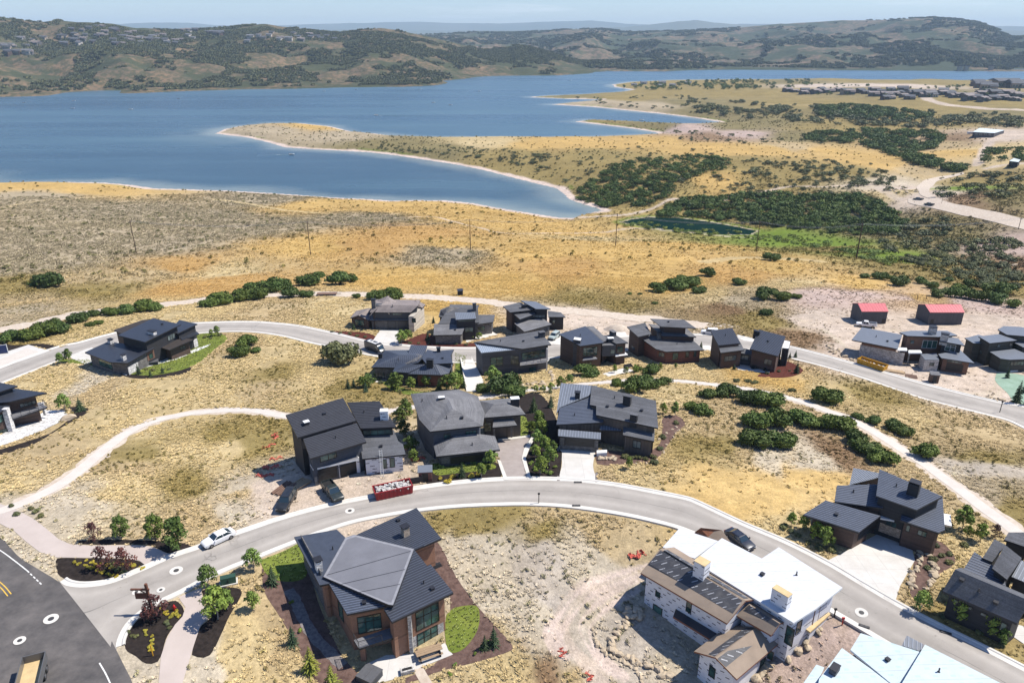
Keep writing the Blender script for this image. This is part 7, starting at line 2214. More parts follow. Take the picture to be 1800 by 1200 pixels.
for kind, m, lab, nm, tall in (('oak', 'oak_leaves', 'dark oak wood filling the ravine and the low ground', 'oak_wood', 1.0), ('dull', 'dull_oak_leaves', 'grey-green oak scrub on the plateau before the village', 'oak_scrub', 0.9), ('bright', 'bright_scrub', 'bright green willow scrub in the damp hollow', 'willow_scrub', 0.8), ('tree', 'oak_leaves', 'belt of trees along the far marina shore', 'tree_belt', 1.7)):
    if len(rest[kind]) > 2:
        scatter(nm, np.array([q for q, s in rest[kind]]), [s for q, s in rest[kind]], unit_clump(len(nm), 170, 0.16, tall), MATS[m], lab)
def hill_scrub(fld, X, Y, T, n, s0, s1, sc, seed, name, label, amin):
    na, nr = X.shape
    i = rng.integers(0, na - 1, n)
    j = rng.integers(int(nr * 0.03), int(nr * 0.7), n)
    fu, fv = rng.random(n), rng.random(n)
    g = lambda A: (A[i, j] * (1 - fu) + A[i + 1, j] * fu) * (1 - fv) + (A[i, j + 1] * (1 - fu) + A[i + 1, j + 1] * fu) * fv
    x, y, z = g(X), g(Y), g(fld.Z)
    w = fbm(x, y, sc, 5, seed, 0.62) + 0.25 * fbm(x, y, sc * 0.15, 3, seed + 3)
    k = (w > amin + 0.12 * rng.random(n)) & (z > LAKE + 4)
    pts = np.stack([x, y, z], 1)[k]
    scatter(name, pts, rng.uniform(s0, s1, len(pts)), unit_clump(seed, 60, 0.3, 0.8), MATS['far_scrub_leaves'], label)
hill_scrub(HA, HAX, HAY, HAT, 70000, 3, 9, 260, 401, 'hill_scrub', 'dark oak scrub in patches over the hills across the lake', -0.06)
hill_scrub(HB, HBX, HBY, HBT, 55000, 6, 16, 420, 431, 'ridge_scrub', 'dark oak scrub in patches over the long far ridge', -0.05)

for pr in (*OAKS, *DULL, *YOUNG, *DARKT, *PURP, *SPRU, *YSPR, *PLANT, *BRIGHT):
    if id(pr[0]) not in USED:
        for q in pr:
            bpy.data.objects.remove(q)
# ------------------------------------------------------------------ vehicles
def paint_mat(name, c, rough=0.32):
    t = NT(name)
    f = t.ramp(t.noise(1.5, t.obj(), 4), [(0.35, 0.0), (0.7, 1.0)])
    t.set(Base_Color=t.mix(f, c, tuple(v * 0.85 + 0.02 for v in c)), Roughness=rough)
    t.b.inputs['Coat Weight'].default_value = 0.15
    return t.m
paint_mat('white_car_paint', (0.78, 0.78, 0.78))
paint_mat('black_car_paint', (0.012, 0.014, 0.017))
paint_mat('green_black_car_paint', (0.02, 0.028, 0.026))
paint_mat('pale_green_car_paint', (0.4, 0.46, 0.43))
paint_mat('navy_car_paint', (0.014, 0.018, 0.03))
paint_mat('grey_truck_paint', (0.1, 0.1, 0.1))
t = NT('car_glass')
t.set(Base_Color=(0.02, 0.035, 0.045), Roughness=0.05)
t.b.inputs['Specular IOR Level'].default_value = 0.9
mat('tyre', (0.015, 0.015, 0.015), (0.02, 0.02, 0.02), 8, 0.9)
mat('rim', (0.3, 0.3, 0.31), (0.2, 0.2, 0.2), 8, 0.35, metal=0.8)
mat('lamp_clear', (0.7, 0.7, 0.68), (0.6, 0.6, 0.6), 8, 0.15)
mat('lamp_red', (0.35, 0.01, 0.01), (0.3, 0.01, 0.01), 8, 0.2)
mat('trim_black', (0.015, 0.015, 0.016), (0.02, 0.02, 0.02), 8, 0.6)

def vehicle(name, label, cat, rear, front, paint, kind, length=None):
    pr, pf = at(*rear), at(*front)
    c = (pr + pf) / 2
    rz = math.atan2(pf[1] - pr[1], pf[0] - pr[0])
    slope = math.atan2(pf[2] - pr[2], math.hypot(pf[0] - pr[0], pf[1] - pr[1]))
    spec = {'sedan': (4.9, 0.93, 1.45), 'suv': (5.0, 0.98, 1.85), 'pickup': (5.9, 1.0, 1.9), 'van': (6.2, 1.02, 2.7)}[kind]
    L = length or spec[0]
    W, H = spec[1], spec[2]
    root = empty(name, (c[0], c[1], gz(c[0], c[1]) + 0.1), rz)
    root.rotation_euler = (0, -slope, rz)
    tag(root, label, cat)
    hl = L / 2
    gr = 0.33 if kind == 'sedan' else 0.42
    belt = {'sedan': 0.95, 'suv': 1.12, 'pickup': 1.15, 'van': 1.25}[kind]
    prof = {'sedan': [(-1, .78, .45, .82), (-.94, .88, .3, .94), (-.5, W, .24, belt), (0, W, .22, belt), (.45, W, .24, belt - .02), (.88, .9, .28, .78), (.97, .8, .36, .68), (1, .7, .42, .6)],
            'suv': [(-1, .85, .5, 1.0), (-.95, W, .36, belt), (-.3, W, .32, belt), (.45, W, .32, belt), (.9, .95, .36, 1.0), (.98, .88, .42, .9), (1, .8, .5, .8)],
            'pickup': [(-1, .9, .6, 1.1), (-.97, W, .5, belt), (-.2, W, .45, belt), (.45, W, .45, belt), (.9, .97, .45, 1.1), (.98, .92, .48, 1.0), (1, .86, .55, .9)],
            'van': [(-1, .98, .4, 2.4), (-.98, W, .36, 2.6), (.45, W, .36, 2.62), (.62, W, .36, 2.3), (.8, .98, .36, 1.3), (.97, .92, .4, 1.05), (1, .85, .5, .9)]}[kind]
    rings = []
    for fx, w, zb, zt in prof:
        x = fx * hl
        rings.append([(x, -w * .93, zb), (x, -w, zb + (zt - zb) * .45), (x, -w * .95, zt - .03), (x, -w * .86, zt), (x, w * .86, zt), (x, w * .95, zt - .03), (x, w, zb + (zt - zb) * .45), (x, w * .93, zb)])
    vs = [p for r in rings for p in r]
    fs = []
    for i in range(len(rings) - 1):
        for j in range(8):
            a, b = i * 8 + j, i * 8 + (j + 1) % 8
            fs.append([a, b, b + 8, a + 8])
    fs += [list(range(8))[::-1], [len(vs) - 8 + k for k in range(8)]]
    body = mesh_obj('body', vs, fs, MATS[paint], root, True)
    md = body.modifiers.new('edge', 'EDGE_SPLIT')
    md.split_angle = R(38)
    if kind != 'van':
        cab = {'sedan': (-.78, .44, -.46, .14), 'suv': (-.97, .46, -.9, .2), 'pickup': (-.22, .48, -.12, .26)}[kind]
        b0, b1, t0, t1 = [v * hl for v in cab]
        wb, wt = W * .9, W * .72
        lo = [(b0, -wb, belt - .03), (b1, -wb * .95, belt - .05), (b1, wb * .95, belt - .05), (b0, wb, belt - .03)]
        hi = [(t0, -wt, H - .06), (t1, -wt, H - .06), (t1, wt, H - .06), (t0, wt, H - .06)]
        MB().hexa(lo, hi).build('windows', MATS['car_glass'], root)
        rf = MB().hexa([(t0 - .06, -wt - .03, H - .075), (t1 + .06, -wt - .03, H - .075), (t1 + .06, wt + .03, H - .075), (t0 - .06, wt + .03, H - .075)], [(t0 + .05, -wt + .08, H), (t1 - .05, -wt + .08, H), (t1 - .05, wt - .08, H), (t0 + .05, wt - .08, H)]).build('roof', MATS[paint], root)
        pm_ = MB()
        for s in (-1, 1):
            for (xb, xt) in ((b0, t0), (b1, t1), ((b0 + b1) / 2, (t0 + t1) / 2)):
                pm_.tube((xb, s * (wb + .005), belt - .03), (xt, s * (wt + .01), H - .05), .045, .04, 5)
        pm_.build('pillars', MATS[paint], root)
    else:
        for s in (-1, 1):
            MB().box(hl * .5, s * (W + .004), 1.85, 1.1, .02, .6).build('side_window', MATS['car_glass'], root)
        MB().hexa([(hl * .63, -.85, 2.2), (hl * .8, -.85, 1.36), (hl * .8, .85, 1.36), (hl * .63, .85, 2.2)], [(hl * .66, -.85, 2.24), (hl * .83, -.85, 1.4), (hl * .83, .85, 1.4), (hl * .66, .85, 2.24)]).build('windscreen', MATS['car_glass'], root)
        rk = MB().box(-.6, 0, 2.68, 3.6, 1.5, .08)
        rk.build('white_roof', MATS['white_trim'], root)
        for x in (-1.4, -.2, .6):
            MB().box(x, .1, 2.8, .7, .6, .16).build('roof_box', MATS['trim_black'] if x == -.2 else MATS['rim'], root)
    if kind == 'pickup':
        bx0, bx1 = -hl * .96, -hl * .25
        MB().box((bx0 + bx1) / 2, 0, belt + .006, bx1 - bx0, W * 1.62, .02).build('bed', MATS['trim_black'], root)
        bw = MB()
        for s in (-1, 1):
            bw.box((bx0 + bx1) / 2, s * W * .88, belt + .16, bx1 - bx0, .08, .34)
        bw.box(bx0, 0, belt + .16, .07, W * 1.7, .34)
        bw.build('bed_sides', MATS[paint], root)
    wr = {'sedan': .33, 'suv': .4, 'pickup': .42, 'van': .37}[kind]
    for fx in (-.62, .62):
        for s in (-1, 1):
            y = s * (W - .1)
            w_ = MB().tube((fx * hl, y - .12, wr), (fx * hl, y + .12, wr), wr, wr, 16).build('wheel', MATS['tyre'], root)
            MB().tube((fx * hl, y + s * .1, wr), (fx * hl, y + s * .135, wr), wr * .62, wr * .56, 12).build('rim', MATS['rim'], w_)
    zl = prof[-2][3] - .12
    for s in (-1, 1):
        MB().box(hl * .975, s * W * .66, zl, .12, .36, .14).build('headlight', MATS['lamp_clear'], root)
        MB().box(-hl * .985, s * W * .72, belt - .2, .1, .26, .18).build('tail_light', MATS['lamp_red'], root)
        MB().box(hl * .36, s * (W + .1), belt + .06, .16, .2, .15).build('mirror', MATS[paint], root)
    MB().box(hl * .99, 0, prof[-1][2] - .02, .1, W * 1.5, .16).build('bumper', MATS['trim_black'], root)
    return root
vehicle('sedan', 'white sedan parked at the kerb beside the dry field', 'car', (411, 939), (358, 964), 'white_car_paint', 'sedan')
vehicle('parked_suv', 'black sport utility vehicle on the dirt beside the lumber stacks', 'car', (515, 869), (493, 906), 'black_car_paint', 'suv', 5.6)
vehicle('pickup_truck', 'dark green-black pickup parked before the open garage', 'pickup', (573, 856), (598, 887), 'green_black_car_paint', 'pickup')
vehicle('parked_car', 'navy car half hidden behind the white underlay roof', 'car', (1283, 941), (1316, 966), 'navy_car_paint', 'sedan')
vehicle('pickup_truck', 'white pickup in the dirt yard before the shorter shed', 'pickup', (1537, 576), (1508, 573), 'white_car_paint', 'pickup')
vehicle('camper_van', 'black camper van with a white roof on the lower street', 'van', (648, 613), (672, 622), 'black_car_paint', 'van', 7.0)
vehicle('parked_suv', 'pale green-grey sport utility vehicle on the drive behind the slate house', 'car', (981, 590), (967, 600), 'pale_green_car_paint', 'suv')
vehicle('parked_car', 'small white car beside the steep-roofed wing on the lower street', 'car', (1253, 588), (1241, 587), 'white_car_paint', 'suv')
vehicle('parked_truck', 'dark truck on the gravel road near the bend', 'truck', (1622, 352), (1606, 351), 'grey_truck_paint', 'pickup', 9)
vehicle('parked_truck', 'dark truck on the gravel road, further along the embankment', 'truck', (1641, 362), (1625, 360), 'grey_truck_paint', 'pickup', 9)

# dump truck at the picture's corner
pr = at(70, 1185)
root = empty('dump_truck', (pr[0] + 0.3, pr[1] - 1.5, pr[2] + 0.06), R(-68))
tag(root, 'dump truck with an empty tan open bed on the dark road', 'truck')
b = MB()
b.box(0, 0, 1.2, 5.0, 2.4, 0.12)
b.build('bed_floor', MATS['board_tan'], root)
for s in (-1, 1):
    MB().box(0, s * 1.2, 1.75, 5.0, 0.1, 1.1).build('bed_side', MATS['grey_truck_paint'], root)
    MB().box(s * 2.5, 0, 1.75, 0.1, 2.4, 1.1).build('bed_end', MATS['grey_truck_paint'], root)
MB().box(0.6, 0, 0.75, 8.2, 0.9, 0.3).build('chassis', MATS['trim_black'], root)
MB().hexa([(2.8, -1.1, .6), (5.2, -1.1, .6), (5.2, 1.1, .6), (2.8, 1.1, .6)], [(2.8, -1.05, 2.4), (4.4, -1.0, 2.4), (4.4, 1.0, 2.4), (2.8, 1.05, 2.4)]).build('cab', MATS['white_car_paint'], root)
for x in (-1.6, -0.4, 4.2):
    for s in (-1, 1):
        w_ = MB().tube((x, s * 1.0 - .15, .5), (x, s * 1.0 + .15, .5), .5, .5, 16).build('wheel', MATS['tyre'], root)
        MB().tube((x, s * 1.12, .5), (x, s * 1.17, .5), .3, .26, 12).build('rim', MATS['rim'], w_)

# ------------------------------------------------------------------ skips, huts, building materials
mat('red_steel', (0.36, 0.025, 0.03), (0.26, 0.02, 0.022), 3, 0.5)
mat('yellow_steel', (0.62, 0.32, 0.02), (0.48, 0.24, 0.02), 3, 0.5)
mat('debris', (0.62, 0.6, 0.57), (0.3, 0.27, 0.24), 1.6, 0.9)
mat('orange_net', (0.58, 0.13, 0.09), (0.45, 0.09, 0.06), 2, 0.8)
mat('lumber_brown', (0.2, 0.12, 0.085), (0.14, 0.085, 0.06), 3, 0.85)
mat('lumber_tan', (0.55, 0.4, 0.24), (0.42, 0.3, 0.18), 3, 0.85)
mat('green_box', (0.03, 0.075, 0.05), (0.025, 0.06, 0.04), 3, 0.5)
mat('rust_wood', (0.17, 0.065, 0.035), (0.1, 0.04, 0.025), 4, 0.85)
mat('boulder', alb((214, 196, 168)), alb((168, 148, 122)), 1.2, 0.95, bump=0.8, bscale=4)
mat('grey_cover', (0.1, 0.1, 0.105), (0.075, 0.075, 0.08), 2, 0.7)
mat('tan_top', (0.34, 0.24, 0.15), (0.26, 0.18, 0.11), 3, 0.8)
mat('pole_wood', (0.1, 0.065, 0.04), (0.065, 0.042, 0.028), 5, 0.9)
mat('wire_metal', (0.35, 0.35, 0.36), (0.3, 0.3, 0.3), 5, 0.5)
mat('hydrant_red', (0.5, 0.02, 0.02), (0.4, 0.02, 0.02), 5, 0.5)

def skip(px0, px1, L, m, label):
    a, b = at(*px0), at(*px1)
    c = (a + b) / 2
    rz = math.atan2(b[1] - a[1], b[0] - a[0])
    root = empty('skip', (c[0], c[1], gz(c[0], c[1]) + 0.03), rz)
    tag(root, label, 'skip')
    W, Hh = 2.3, 1.5
    sh = MB()
    for s in (-1, 1):
        sh.hexa([(-L / 2, s * W / 2 - .05, .12), (L / 2, s * W / 2 - .05, .12), (L / 2, s * W / 2 + .05, .12), (-L / 2, s * W / 2 + .05, .12)], [(-L / 2 - .15, s * W / 2 - .05, Hh), (L / 2 + .15, s * W / 2 - .05, Hh), (L / 2 + .15, s * W / 2 + .05, Hh), (-L / 2 - .15, s * W / 2 + .05, Hh)])
    sh.hexa([(-L / 2, -W / 2, .12), (-L / 2 + .1, -W / 2, .12), (-L / 2 + .1, W / 2, .12), (-L / 2, W / 2, .12)], [(-L / 2 - .15, -W / 2, Hh), (-L / 2 - .05, -W / 2, Hh), (-L / 2 - .05, W / 2, Hh), (-L / 2 - .15, W / 2, Hh)])
    sh.hexa([(L / 2 - .1, -W / 2, .12), (L / 2, -W / 2, .12), (L / 2, W / 2, .12), (L / 2 - .1, W / 2, .12)], [(L / 2 + .05, -W / 2, Hh), (L / 2 + .15, -W / 2, Hh), (L / 2 + .15, W / 2, Hh), (L / 2 + .05, W / 2, Hh)])
    sh.box(0, 0, .18, L, W, .1)
    sh.build('shell', MATS[m], root)
    rb = MB()
    k = 9
    for i in range(k):
        x = -L / 2 + L * (i + .5) / k
        for s in (-1, 1):
            rb.box(x, s * (W / 2 + .09), .8, .1, .08, 1.3)
    for s in (-1, 1):
        rb.box(0, s * (W / 2 + .02), Hh + .03, L + .4, .16, .1)
    rb.build('ribs', MATS[m], root)
    for sx in (-1, 1):
        for s in (-1, 1):
            MB().tube((sx * (L / 2 - .4), s * .9 - .08, .1), (sx * (L / 2 - .4), s * .9 + .08, .1), .1, .1, 10).build('roller', MATS['iron'], root)
    return root
def debris(root_loc, rz, L, W, z, n, label):
    rg = np.random.default_rng(int(L * 100))
    mb = MB()
    for i in range(n):
        x, y = (rg.random() - .5) * L, (rg.random() - .5) * W
        s = rg.uniform(.15, .55, 3)
        mb.box(x, y, z + rg.random() * .3, s[0], s[1], s[2] * .5, rg.random() * 3)
    o = mb.build('rubble', MATS['debris'])
    o.location = root_loc
    o.rotation_euler = (0, 0, rz)
    tag(o, label, 'rubble', kind='stuff')
r1 = skip((665, 873), (717, 862), 6.0, 'red_steel', 'red steel skip heaped with white scraps at the kerb')
debris(r1.location, r1.rotation_euler.z, 5.6, 2.0, 1.15, 130, 'white wrapping and board scraps heaped in the red skip')
r2 = skip((1510, 638), (1555, 652), 7.0, 'yellow_steel', 'yellow steel skip beside the lower street')
debris(r2.location, r2.rotation_euler.z, 6.4, 2.0, 0.7, 60, 'pale scraps lying in the yellow skip')

def hut(px, w, d, hgt, rz, wall, roof, label, name='site_hut'):
    p = at(*px)
    root = empty(name, tuple(p), rz)
    tag(root, label, name.split('_')[-1])
    MB().box(0, 0, hgt / 2, w, d, hgt).build('wall', MATS[wall], root)
    MB().hexa([(-w / 2 - .15, -d / 2 - .15, hgt), (w / 2 + .15, -d / 2 - .15, hgt), (w / 2 + .15, d / 2 + .15, hgt + .25), (-w / 2 - .15, d / 2 + .15, hgt + .25)], [(-w / 2 - .15, -d / 2 - .15, hgt + .1), (w / 2 + .15, -d / 2 - .15, hgt + .1), (w / 2 + .15, d / 2 + .15, hgt + .35), (-w / 2 - .15, d / 2 + .15, hgt + .35)]).build('roof', MATS[roof], root)
    MB().box(0, -d / 2 - .02, hgt * .45, w * .45, .05, hgt * .85).build('door', MATS['trim_black'], root)
    return root
hut((748, 842), 2.2, 1.6, 1.9, 0.1, 'red_brown_wood', 'slate_metal_roof', 'brown hut with a dark ribbed roof beside the red skip')
hut((1640, 671), 2.0, 1.6, 2.2, -0.25, 'dark_brown_wood', 'grey_shingle_roof', 'dark brown hut at the street edge near the yellow skip')
hut((809, 519), 1.8, 1.6, 1.9, 0.2, 'black_siding', 'black_metal_roof', 'black box hut standing on the whitish dirt road')
p = at(727, 850)
o = MB().box(0, 0, 0.6, 3.2, 0.12, 1.2).box(-1.5, 0, 0.75, 0.15, 0.18, 1.5).box(1.5, 0, 0.75, 0.15, 0.18, 1.5).build('screen_panel', MATS['black_siding'])
o.location, o.rotation_euler = tuple(p), (0, 0, 0.28)
tag(o, 'low black screen panel between the red skip and brown hut', 'panel')
p = at(575, 519)
root = empty('flat_trailer', tuple(p), R(4))
tag(root, 'flat dark trailer parked on the whitish dirt road', 'trailer')
MB().box(0, 0, .7, 7.0, 2.2, .2).build('deck', MATS['lumber_brown'], root)
MB().box(4.2, 0, .6, 1.6, .2, .15).build('drawbar', MATS['iron'], root)
for x in (-1, 0):
    for s in (-1, 1):
        MB().tube((x, s * 1.0 - .1, .35), (x, s * 1.0 + .1, .35), .35, .35, 12).build('wheel', MATS['tyre'], root)

def lumber(px, n, L, m, rz, label, group):
    p = at(*px)
    for i in range(n):
        o = MB().box(0, 0, 0.09, L * random.uniform(.85, 1.05), 0.24, 0.16).build('board', MATS[m])
        x, y = p[0] + (i % 6) * 0.42 * math.cos(rz + 1.57), p[1] + (i % 6) * 0.42 * math.sin(rz + 1.57)
        o.location = (x, y, gz(x, y) + 0.02 + (i // 6) * 0.17)
        o.rotation_euler = (0, 0, rz + random.uniform(-.06, .06))
        tag(o, label, 'board', group)
lumber((508, 862), 12, 4.2, 'lumber_brown', R(62), 'dark brown board lying in the lumber stack behind the black vehicle', 'dark boards in the lumber stack')
lumber((532, 856), 12, 4.0, 'lumber_tan', R(55), 'pale tan board lying in the lumber stack by the shaded dirt', 'tan boards in the lumber stack')
lumber((655, 832), 5, 3.0, 'lumber_brown', R(10), 'loose brown board on the dirt before the shingled porch', 'loose boards before the porch')
lumber((1572, 655), 10, 5.0, 'lumber_tan', R(-25), 'pale board on the ground before the stone based house', 'boards before the stone based house')
lumber((1602, 664), 6, 3.0, 'lumber_brown', R(-25), 'brown board heaped by the street before the stone based house', 'brown boards by the lower street')

def crumple(px, L, W, hgt, label, seed, group):
    """a length of fallen plastic netting"""
    p = at(*px)
    rg = np.random.default_rng(seed)
    nx, ny = 22, 6
    vs, fs = [], []
    for i in range(nx):
        for j in range(ny):
            x, y = (i / (nx - 1) - .5) * L + rg.normal() * .05, (j / (ny - 1) - .5) * W + rg.normal() * .05 + math.sin(i * .5) * .35
            vs.append((x, y, abs(rg.normal()) * hgt * .5 + .04))
    for i in range(nx - 1):
        for j in range(ny - 1):
            if rg.random() < .93:
                fs.append([i * ny + j, (i + 1) * ny + j, (i + 1) * ny + j + 1, i * ny + j + 1])
    o = mesh_obj('safety_netting', vs, fs, MATS['orange_net'])
    o.location, o.rotation_euler = tuple(p), (0, 0, rg.random() * 2)
    tag(o, label, 'netting', group)
for i, (x, y, L, W) in enumerate([(466, 836, 3.2, .9), (478, 822, 3.4, 1.3), (486, 806, 2.4, .8), (472, 785, 2.8, .7), (484, 768, 2.6, .7)]):
    crumple((x, y), L, W, .3, 'fallen orange netting left of the black-roofed house', 500 + i, 'netting left of the black house')
for i, (x, y, L, W) in enumerate([(713, 788, 2.0, 1.2), (735, 808, 2.6, .9)]):
    crumple((x, y), L, W, .4, 'orange netting in the gap beside the grey hip-roofed house', 520 + i, 'netting in the house gap')
crumple((1120, 976), 2.6, 1.0, .3, 'red netting heap on the empty lot beside the white underlay roof', 530, None)
crumple((988, 1147), 1.5, .5, .2, 'small red netting scrap at the near tip of the empty lot', 531, None)
crumple((1036, 1188), 1.5, .5, .2, 'small red netting scrap beside the rutted track', 532, None)

# ladder on the porch roof
h_ = at(672, 838)
root = empty('ladder', tuple(h_), R(10))
tag(root, 'pale ladder leaning on the shingled porch roof', 'ladder')
for s in (-.22, .22):
    MB().tube((s, 0, 0), (s, 1.3, 4.6), .05, .05, 6).build('rail', MATS['frame_white'], root)
for i in range(12):
    f = (i + .5) / 12
    MB().tube((-.22, 1.3 * f, 4.6 * f), (.22, 1.3 * f, 4.6 * f), .03, .03, 5).build('rung', MATS['frame_white'], root)

# signpost, hydrant, boxes, posts
p = at(268, 1077)
root = empty('signpost', tuple(p), R(0))
tag(root, 'rusty brown timber signpost with a hanging board in the planted bed', 'signpost')
MB().box(0, 0, 2.4, .3, .3, 4.8).build('post', MATS['rust_wood'], root)
MB().box(-.9, 0, 3.9, 2.4, .2, .22).build('arm', MATS['rust_wood'], root)
MB().box(-.95, 0, 2.85, 1.5, .1, .9).build('board', MATS['rust_wood'], root)
MB().tube((0, 0, 3.0), (-1.0, 0, 3.85), .07, .07, 6).build('brace', MATS['rust_wood'], root)
for x in (-1.5, -.4):
    MB().tube((x, 0, 3.3), (x, 0, 3.8), .025, .025, 5).build('hanger', MATS['iron'], root)
p = at(307, 1072)
root = empty('fire_hydrant', tuple(p))
tag(root, 'red fire hydrant at the edge of the signpost bed', 'hydrant')
MB().tube((0, 0, 0), (0, 0, .7), .16, .14, 10).build('barrel', MATS['hydrant_red'], root)
MB().tube((0, 0, .7), (0, 0, .95), .17, .05, 10).build('bonnet', MATS['hydrant_red'], root)
for s in (-1, 1):
    MB().tube((0, 0, .5), (s * .28, 0, .5), .08, .08, 8).build('outlet', MATS['hydrant_red'], root)
p = at(269, 1152)
root = empty('marker_post', tuple(p))
tag(root, 'yellow marker post among the plants of the signpost bed', 'post')
MB().tube((0, 0, 0), (0, 0, 1.6), .07, .07, 8).build('post', MATS['yellow_steel'], root)
MB().tube((0, 0, 1.6), (0, 0, 1.75), .08, .05, 8).build('cap', MATS['yellow_steel'], root)
p = at(402, 1024)
root = empty('utility_box', tuple(p), R(20))
tag(root, 'dark green utility box on a pad beside the street', 'utility box')
MB().box(0, 0, .08, 2.4, 1.3, .16).build('pad', MATS['concrete'], root)
MB().hexa([(-1, -.5, .16), (1, -.5, .16), (1, .5, .16), (-1, .5, .16)], [(-1, -.35, 1.1), (1, -.35, 1.1), (1, .5, 1.1), (-1, .5, 1.1)]).build('cabinet', MATS['green_box'], root)
MB().box(0, -.47, .6, .05, .1, .7).build('door_seam', MATS['trim_black'], root)
for (x, y, hgt, lab) in ((947, 884, 1.7, 'dark short marker post at the kerb above the empty lot'), (1757, 725, 2.6, 'dark post at the kerb of the lower street bend'), (1466, 1084, 1.2, 'dark stub post in the dirt near the timber deck'), (1480, 1098, 1.0, 'red utility stub in the dirt by the street')):
    p = at(x, y)
    root = empty('roadside_post', tuple(p))
    tag(root, lab, 'post')
    MB().box(0, 0, hgt / 2, .12, .12, hgt).build('post', MATS['trim_black' if 'red' not in lab else 'hydrant_red'], root)
    MB().box(0, 0, hgt + .12, .35, .16, .28).build('head', MATS['trim_black' if 'red' not in lab else 'hydrant_red'], root)
for (x, y, lab) in ((1016, 848, 'dark drain grate in the gutter before the white driveway'), (1013, 889, 'dark drain grate in the gutter beside the empty lot'), (1519, 1101, 'dark drain grate in the gutter near the timber deck'), (1662, 1112, 'dark drain grate in the gutter before the charcoal house')):
    p = at(x, y)
    root = MB().box(0, 0, 0, 1.3, .4, .06).box(-.5, 0, .05, .06, .36, .05).box(0, 0, .05, .06, .36, .05).box(.5, 0, .05, .06, .36, .05).build('drain_grate', MATS['iron'])
    root.location = (p[0], p[1], p[2] + .13)
    root.rotation_euler = (0, 0, 0.0 if y < 1000 else -.5)
    tag(root, lab, 'grate')

# boulders: one by one along the landscaped edges
def boulder_mesh(seed):
    rg = np.random.default_rng(seed)
    bm = bmesh.new()
    bmesh.ops.create_icosphere(bm, subdivisions=2, radius=.5)
    off = rg.normal(size=(11, 3))
    off /= np.linalg.norm(off, axis=1)[:, None]
    for v in bm.verts:
        c = np.array(v.co)
        for o_ in off:                                   # knock flat faces off the stone
            d = c @ o_
            lim = .3 + .06 * abs(o_[0])
            if d > lim:
                c = c - o_ * (d - lim)
        v.co = c * (1 + rg.normal() * .05)
    me = bpy.data.meshes.new('boulder')
    bm.to_mesh(me)
    bm.free()
    me.materials.append(MATS['boulder'])
    return me
BM = [boulder_mesh(600 + i) for i in range(5)]
def boulders(line, n, s0, s1, label, group, j=.5):
    w = smooth_line([at(x, y)[:2] for x, y in line], n) if n > 1 else np.array([at(*line[0])[:2]])
    for q in w:
        o = bpy.data.objects.new('boulder', random.choice(BM))
        link(o)
        x, y = q[0] + random.uniform(-j, j), q[1] + random.uniform(-j, j)
        s = random.uniform(s0, s1)
        o.location = (x, y, gz(x, y) + s * .2)
        o.scale = (s * random.uniform(1.1, 2.2), s * 1.1, s * random.uniform(.7, 1.0))
        o.rotation_euler = (random.uniform(-.2, .2), random.uniform(-.2, .2), random.uniform(0, 6.28))
        tag(o, label, 'boulder', group)
boulders([(1108, 1085), (1085, 1112), (1072, 1130), (1080, 1146), (1100, 1156), (1125, 1165), (1150, 1174), (1172, 1190)], 32, .5, 1.0, 'tan boulder in the winding stone edging below the unfinished house', 'boulders edging the unfinished house yard', .25)
boulders([(1043, 1106), (1050, 1130), (1070, 1150), (1100, 1166), (1118, 1180), (1130, 1200)], 24, .4, .7, 'pale stone in the outer edging line beside the rutted track', 'stones beside the rutted track', .2)
boulders([(1100, 1075), (1112, 1082), (1126, 1090), (1118, 1070)], 14, .7, 1.1, 'rounded boulder stacked against the shaded wrapped wall', 'boulders against the wrapped wall', .4)
boulders([(1340, 1165), (1352, 1170), (1345, 1180), (1330, 1192)], 9, .7, 1.2, 'tan slab boulder stepped beside the near gable', 'slab boulders by the near gable', .3)
boulders([(1365, 1140), (1380, 1150), (1400, 1135), (1420, 1128), (1440, 1112)], 9, .6, 1.2, 'tan slab boulder in the dirt below the timber deck', 'slab boulders below the deck', .8)
boulders([(1622, 965), (1616, 985), (1606, 1010), (1598, 1032)], 20, .5, .9, 'pale boulder in the inner row beside the wide driveway', 'inner boulder row by the wide driveway', .3)
boulders([(1632, 970), (1642, 990), (1640, 1015), (1628, 1038)], 18, .5, .9, 'pale boulder in the outer row of the sloping bed', 'outer boulder row of the sloping bed', .3)
boulders([(1055, 806), (1068, 808), (1080, 806)], 6, .6, 1.1, 'grey boulder beside the white planter wall', 'boulders by the planter wall', .4)
boulders([(1160, 772), (1175, 760), (1192, 752), (1168, 790), (1150, 812), (1120, 815)], 16, .3, .6, 'small pale stone edging the bed of the flat grey house', 'stones edging the flat grey house bed', .3)
boulders([(119, 738)], 1, 1.8, 2.0, 'large white boulder on the mulch by the curved terrace', None, .1)
boulders([(850, 676), (880, 680), (910, 678), (940, 676), (970, 668), (975, 655)], 26, .6, 1.2, 'pale boulder in the stony garden of the slate house', 'boulders of the slate house garden', 1.2)
boulders([(1460, 610), (1470, 620), (1490, 628), (1510, 634), (1525, 632)], 26, .5, 1.3, 'white broken rock heaped by the street before the stone based house', 'white rocks by the lower street', 1.6)
boulders([(1740, 690), (1752, 700), (1765, 706), (1720, 695)], 16, .4, .9, 'brown-grey rock on the graded verge below the olive house', 'rocks on the graded verge', 1.2)
boulders([(1565, 330), (1580, 336), (1600, 338), (1590, 328)], 24, 1.0, 2.4, 'pale rock in the dump pile by the bending dirt road', 'rocks by the bending dirt road', 5)
boulders([(1740, 455), (1760, 465), (1780, 470)], 16, .8, 2.2, 'pale rock spilled down the ravine bank', 'rocks on the ravine bank', 5)
p = at(1085, 580)
vs, fs = [], []
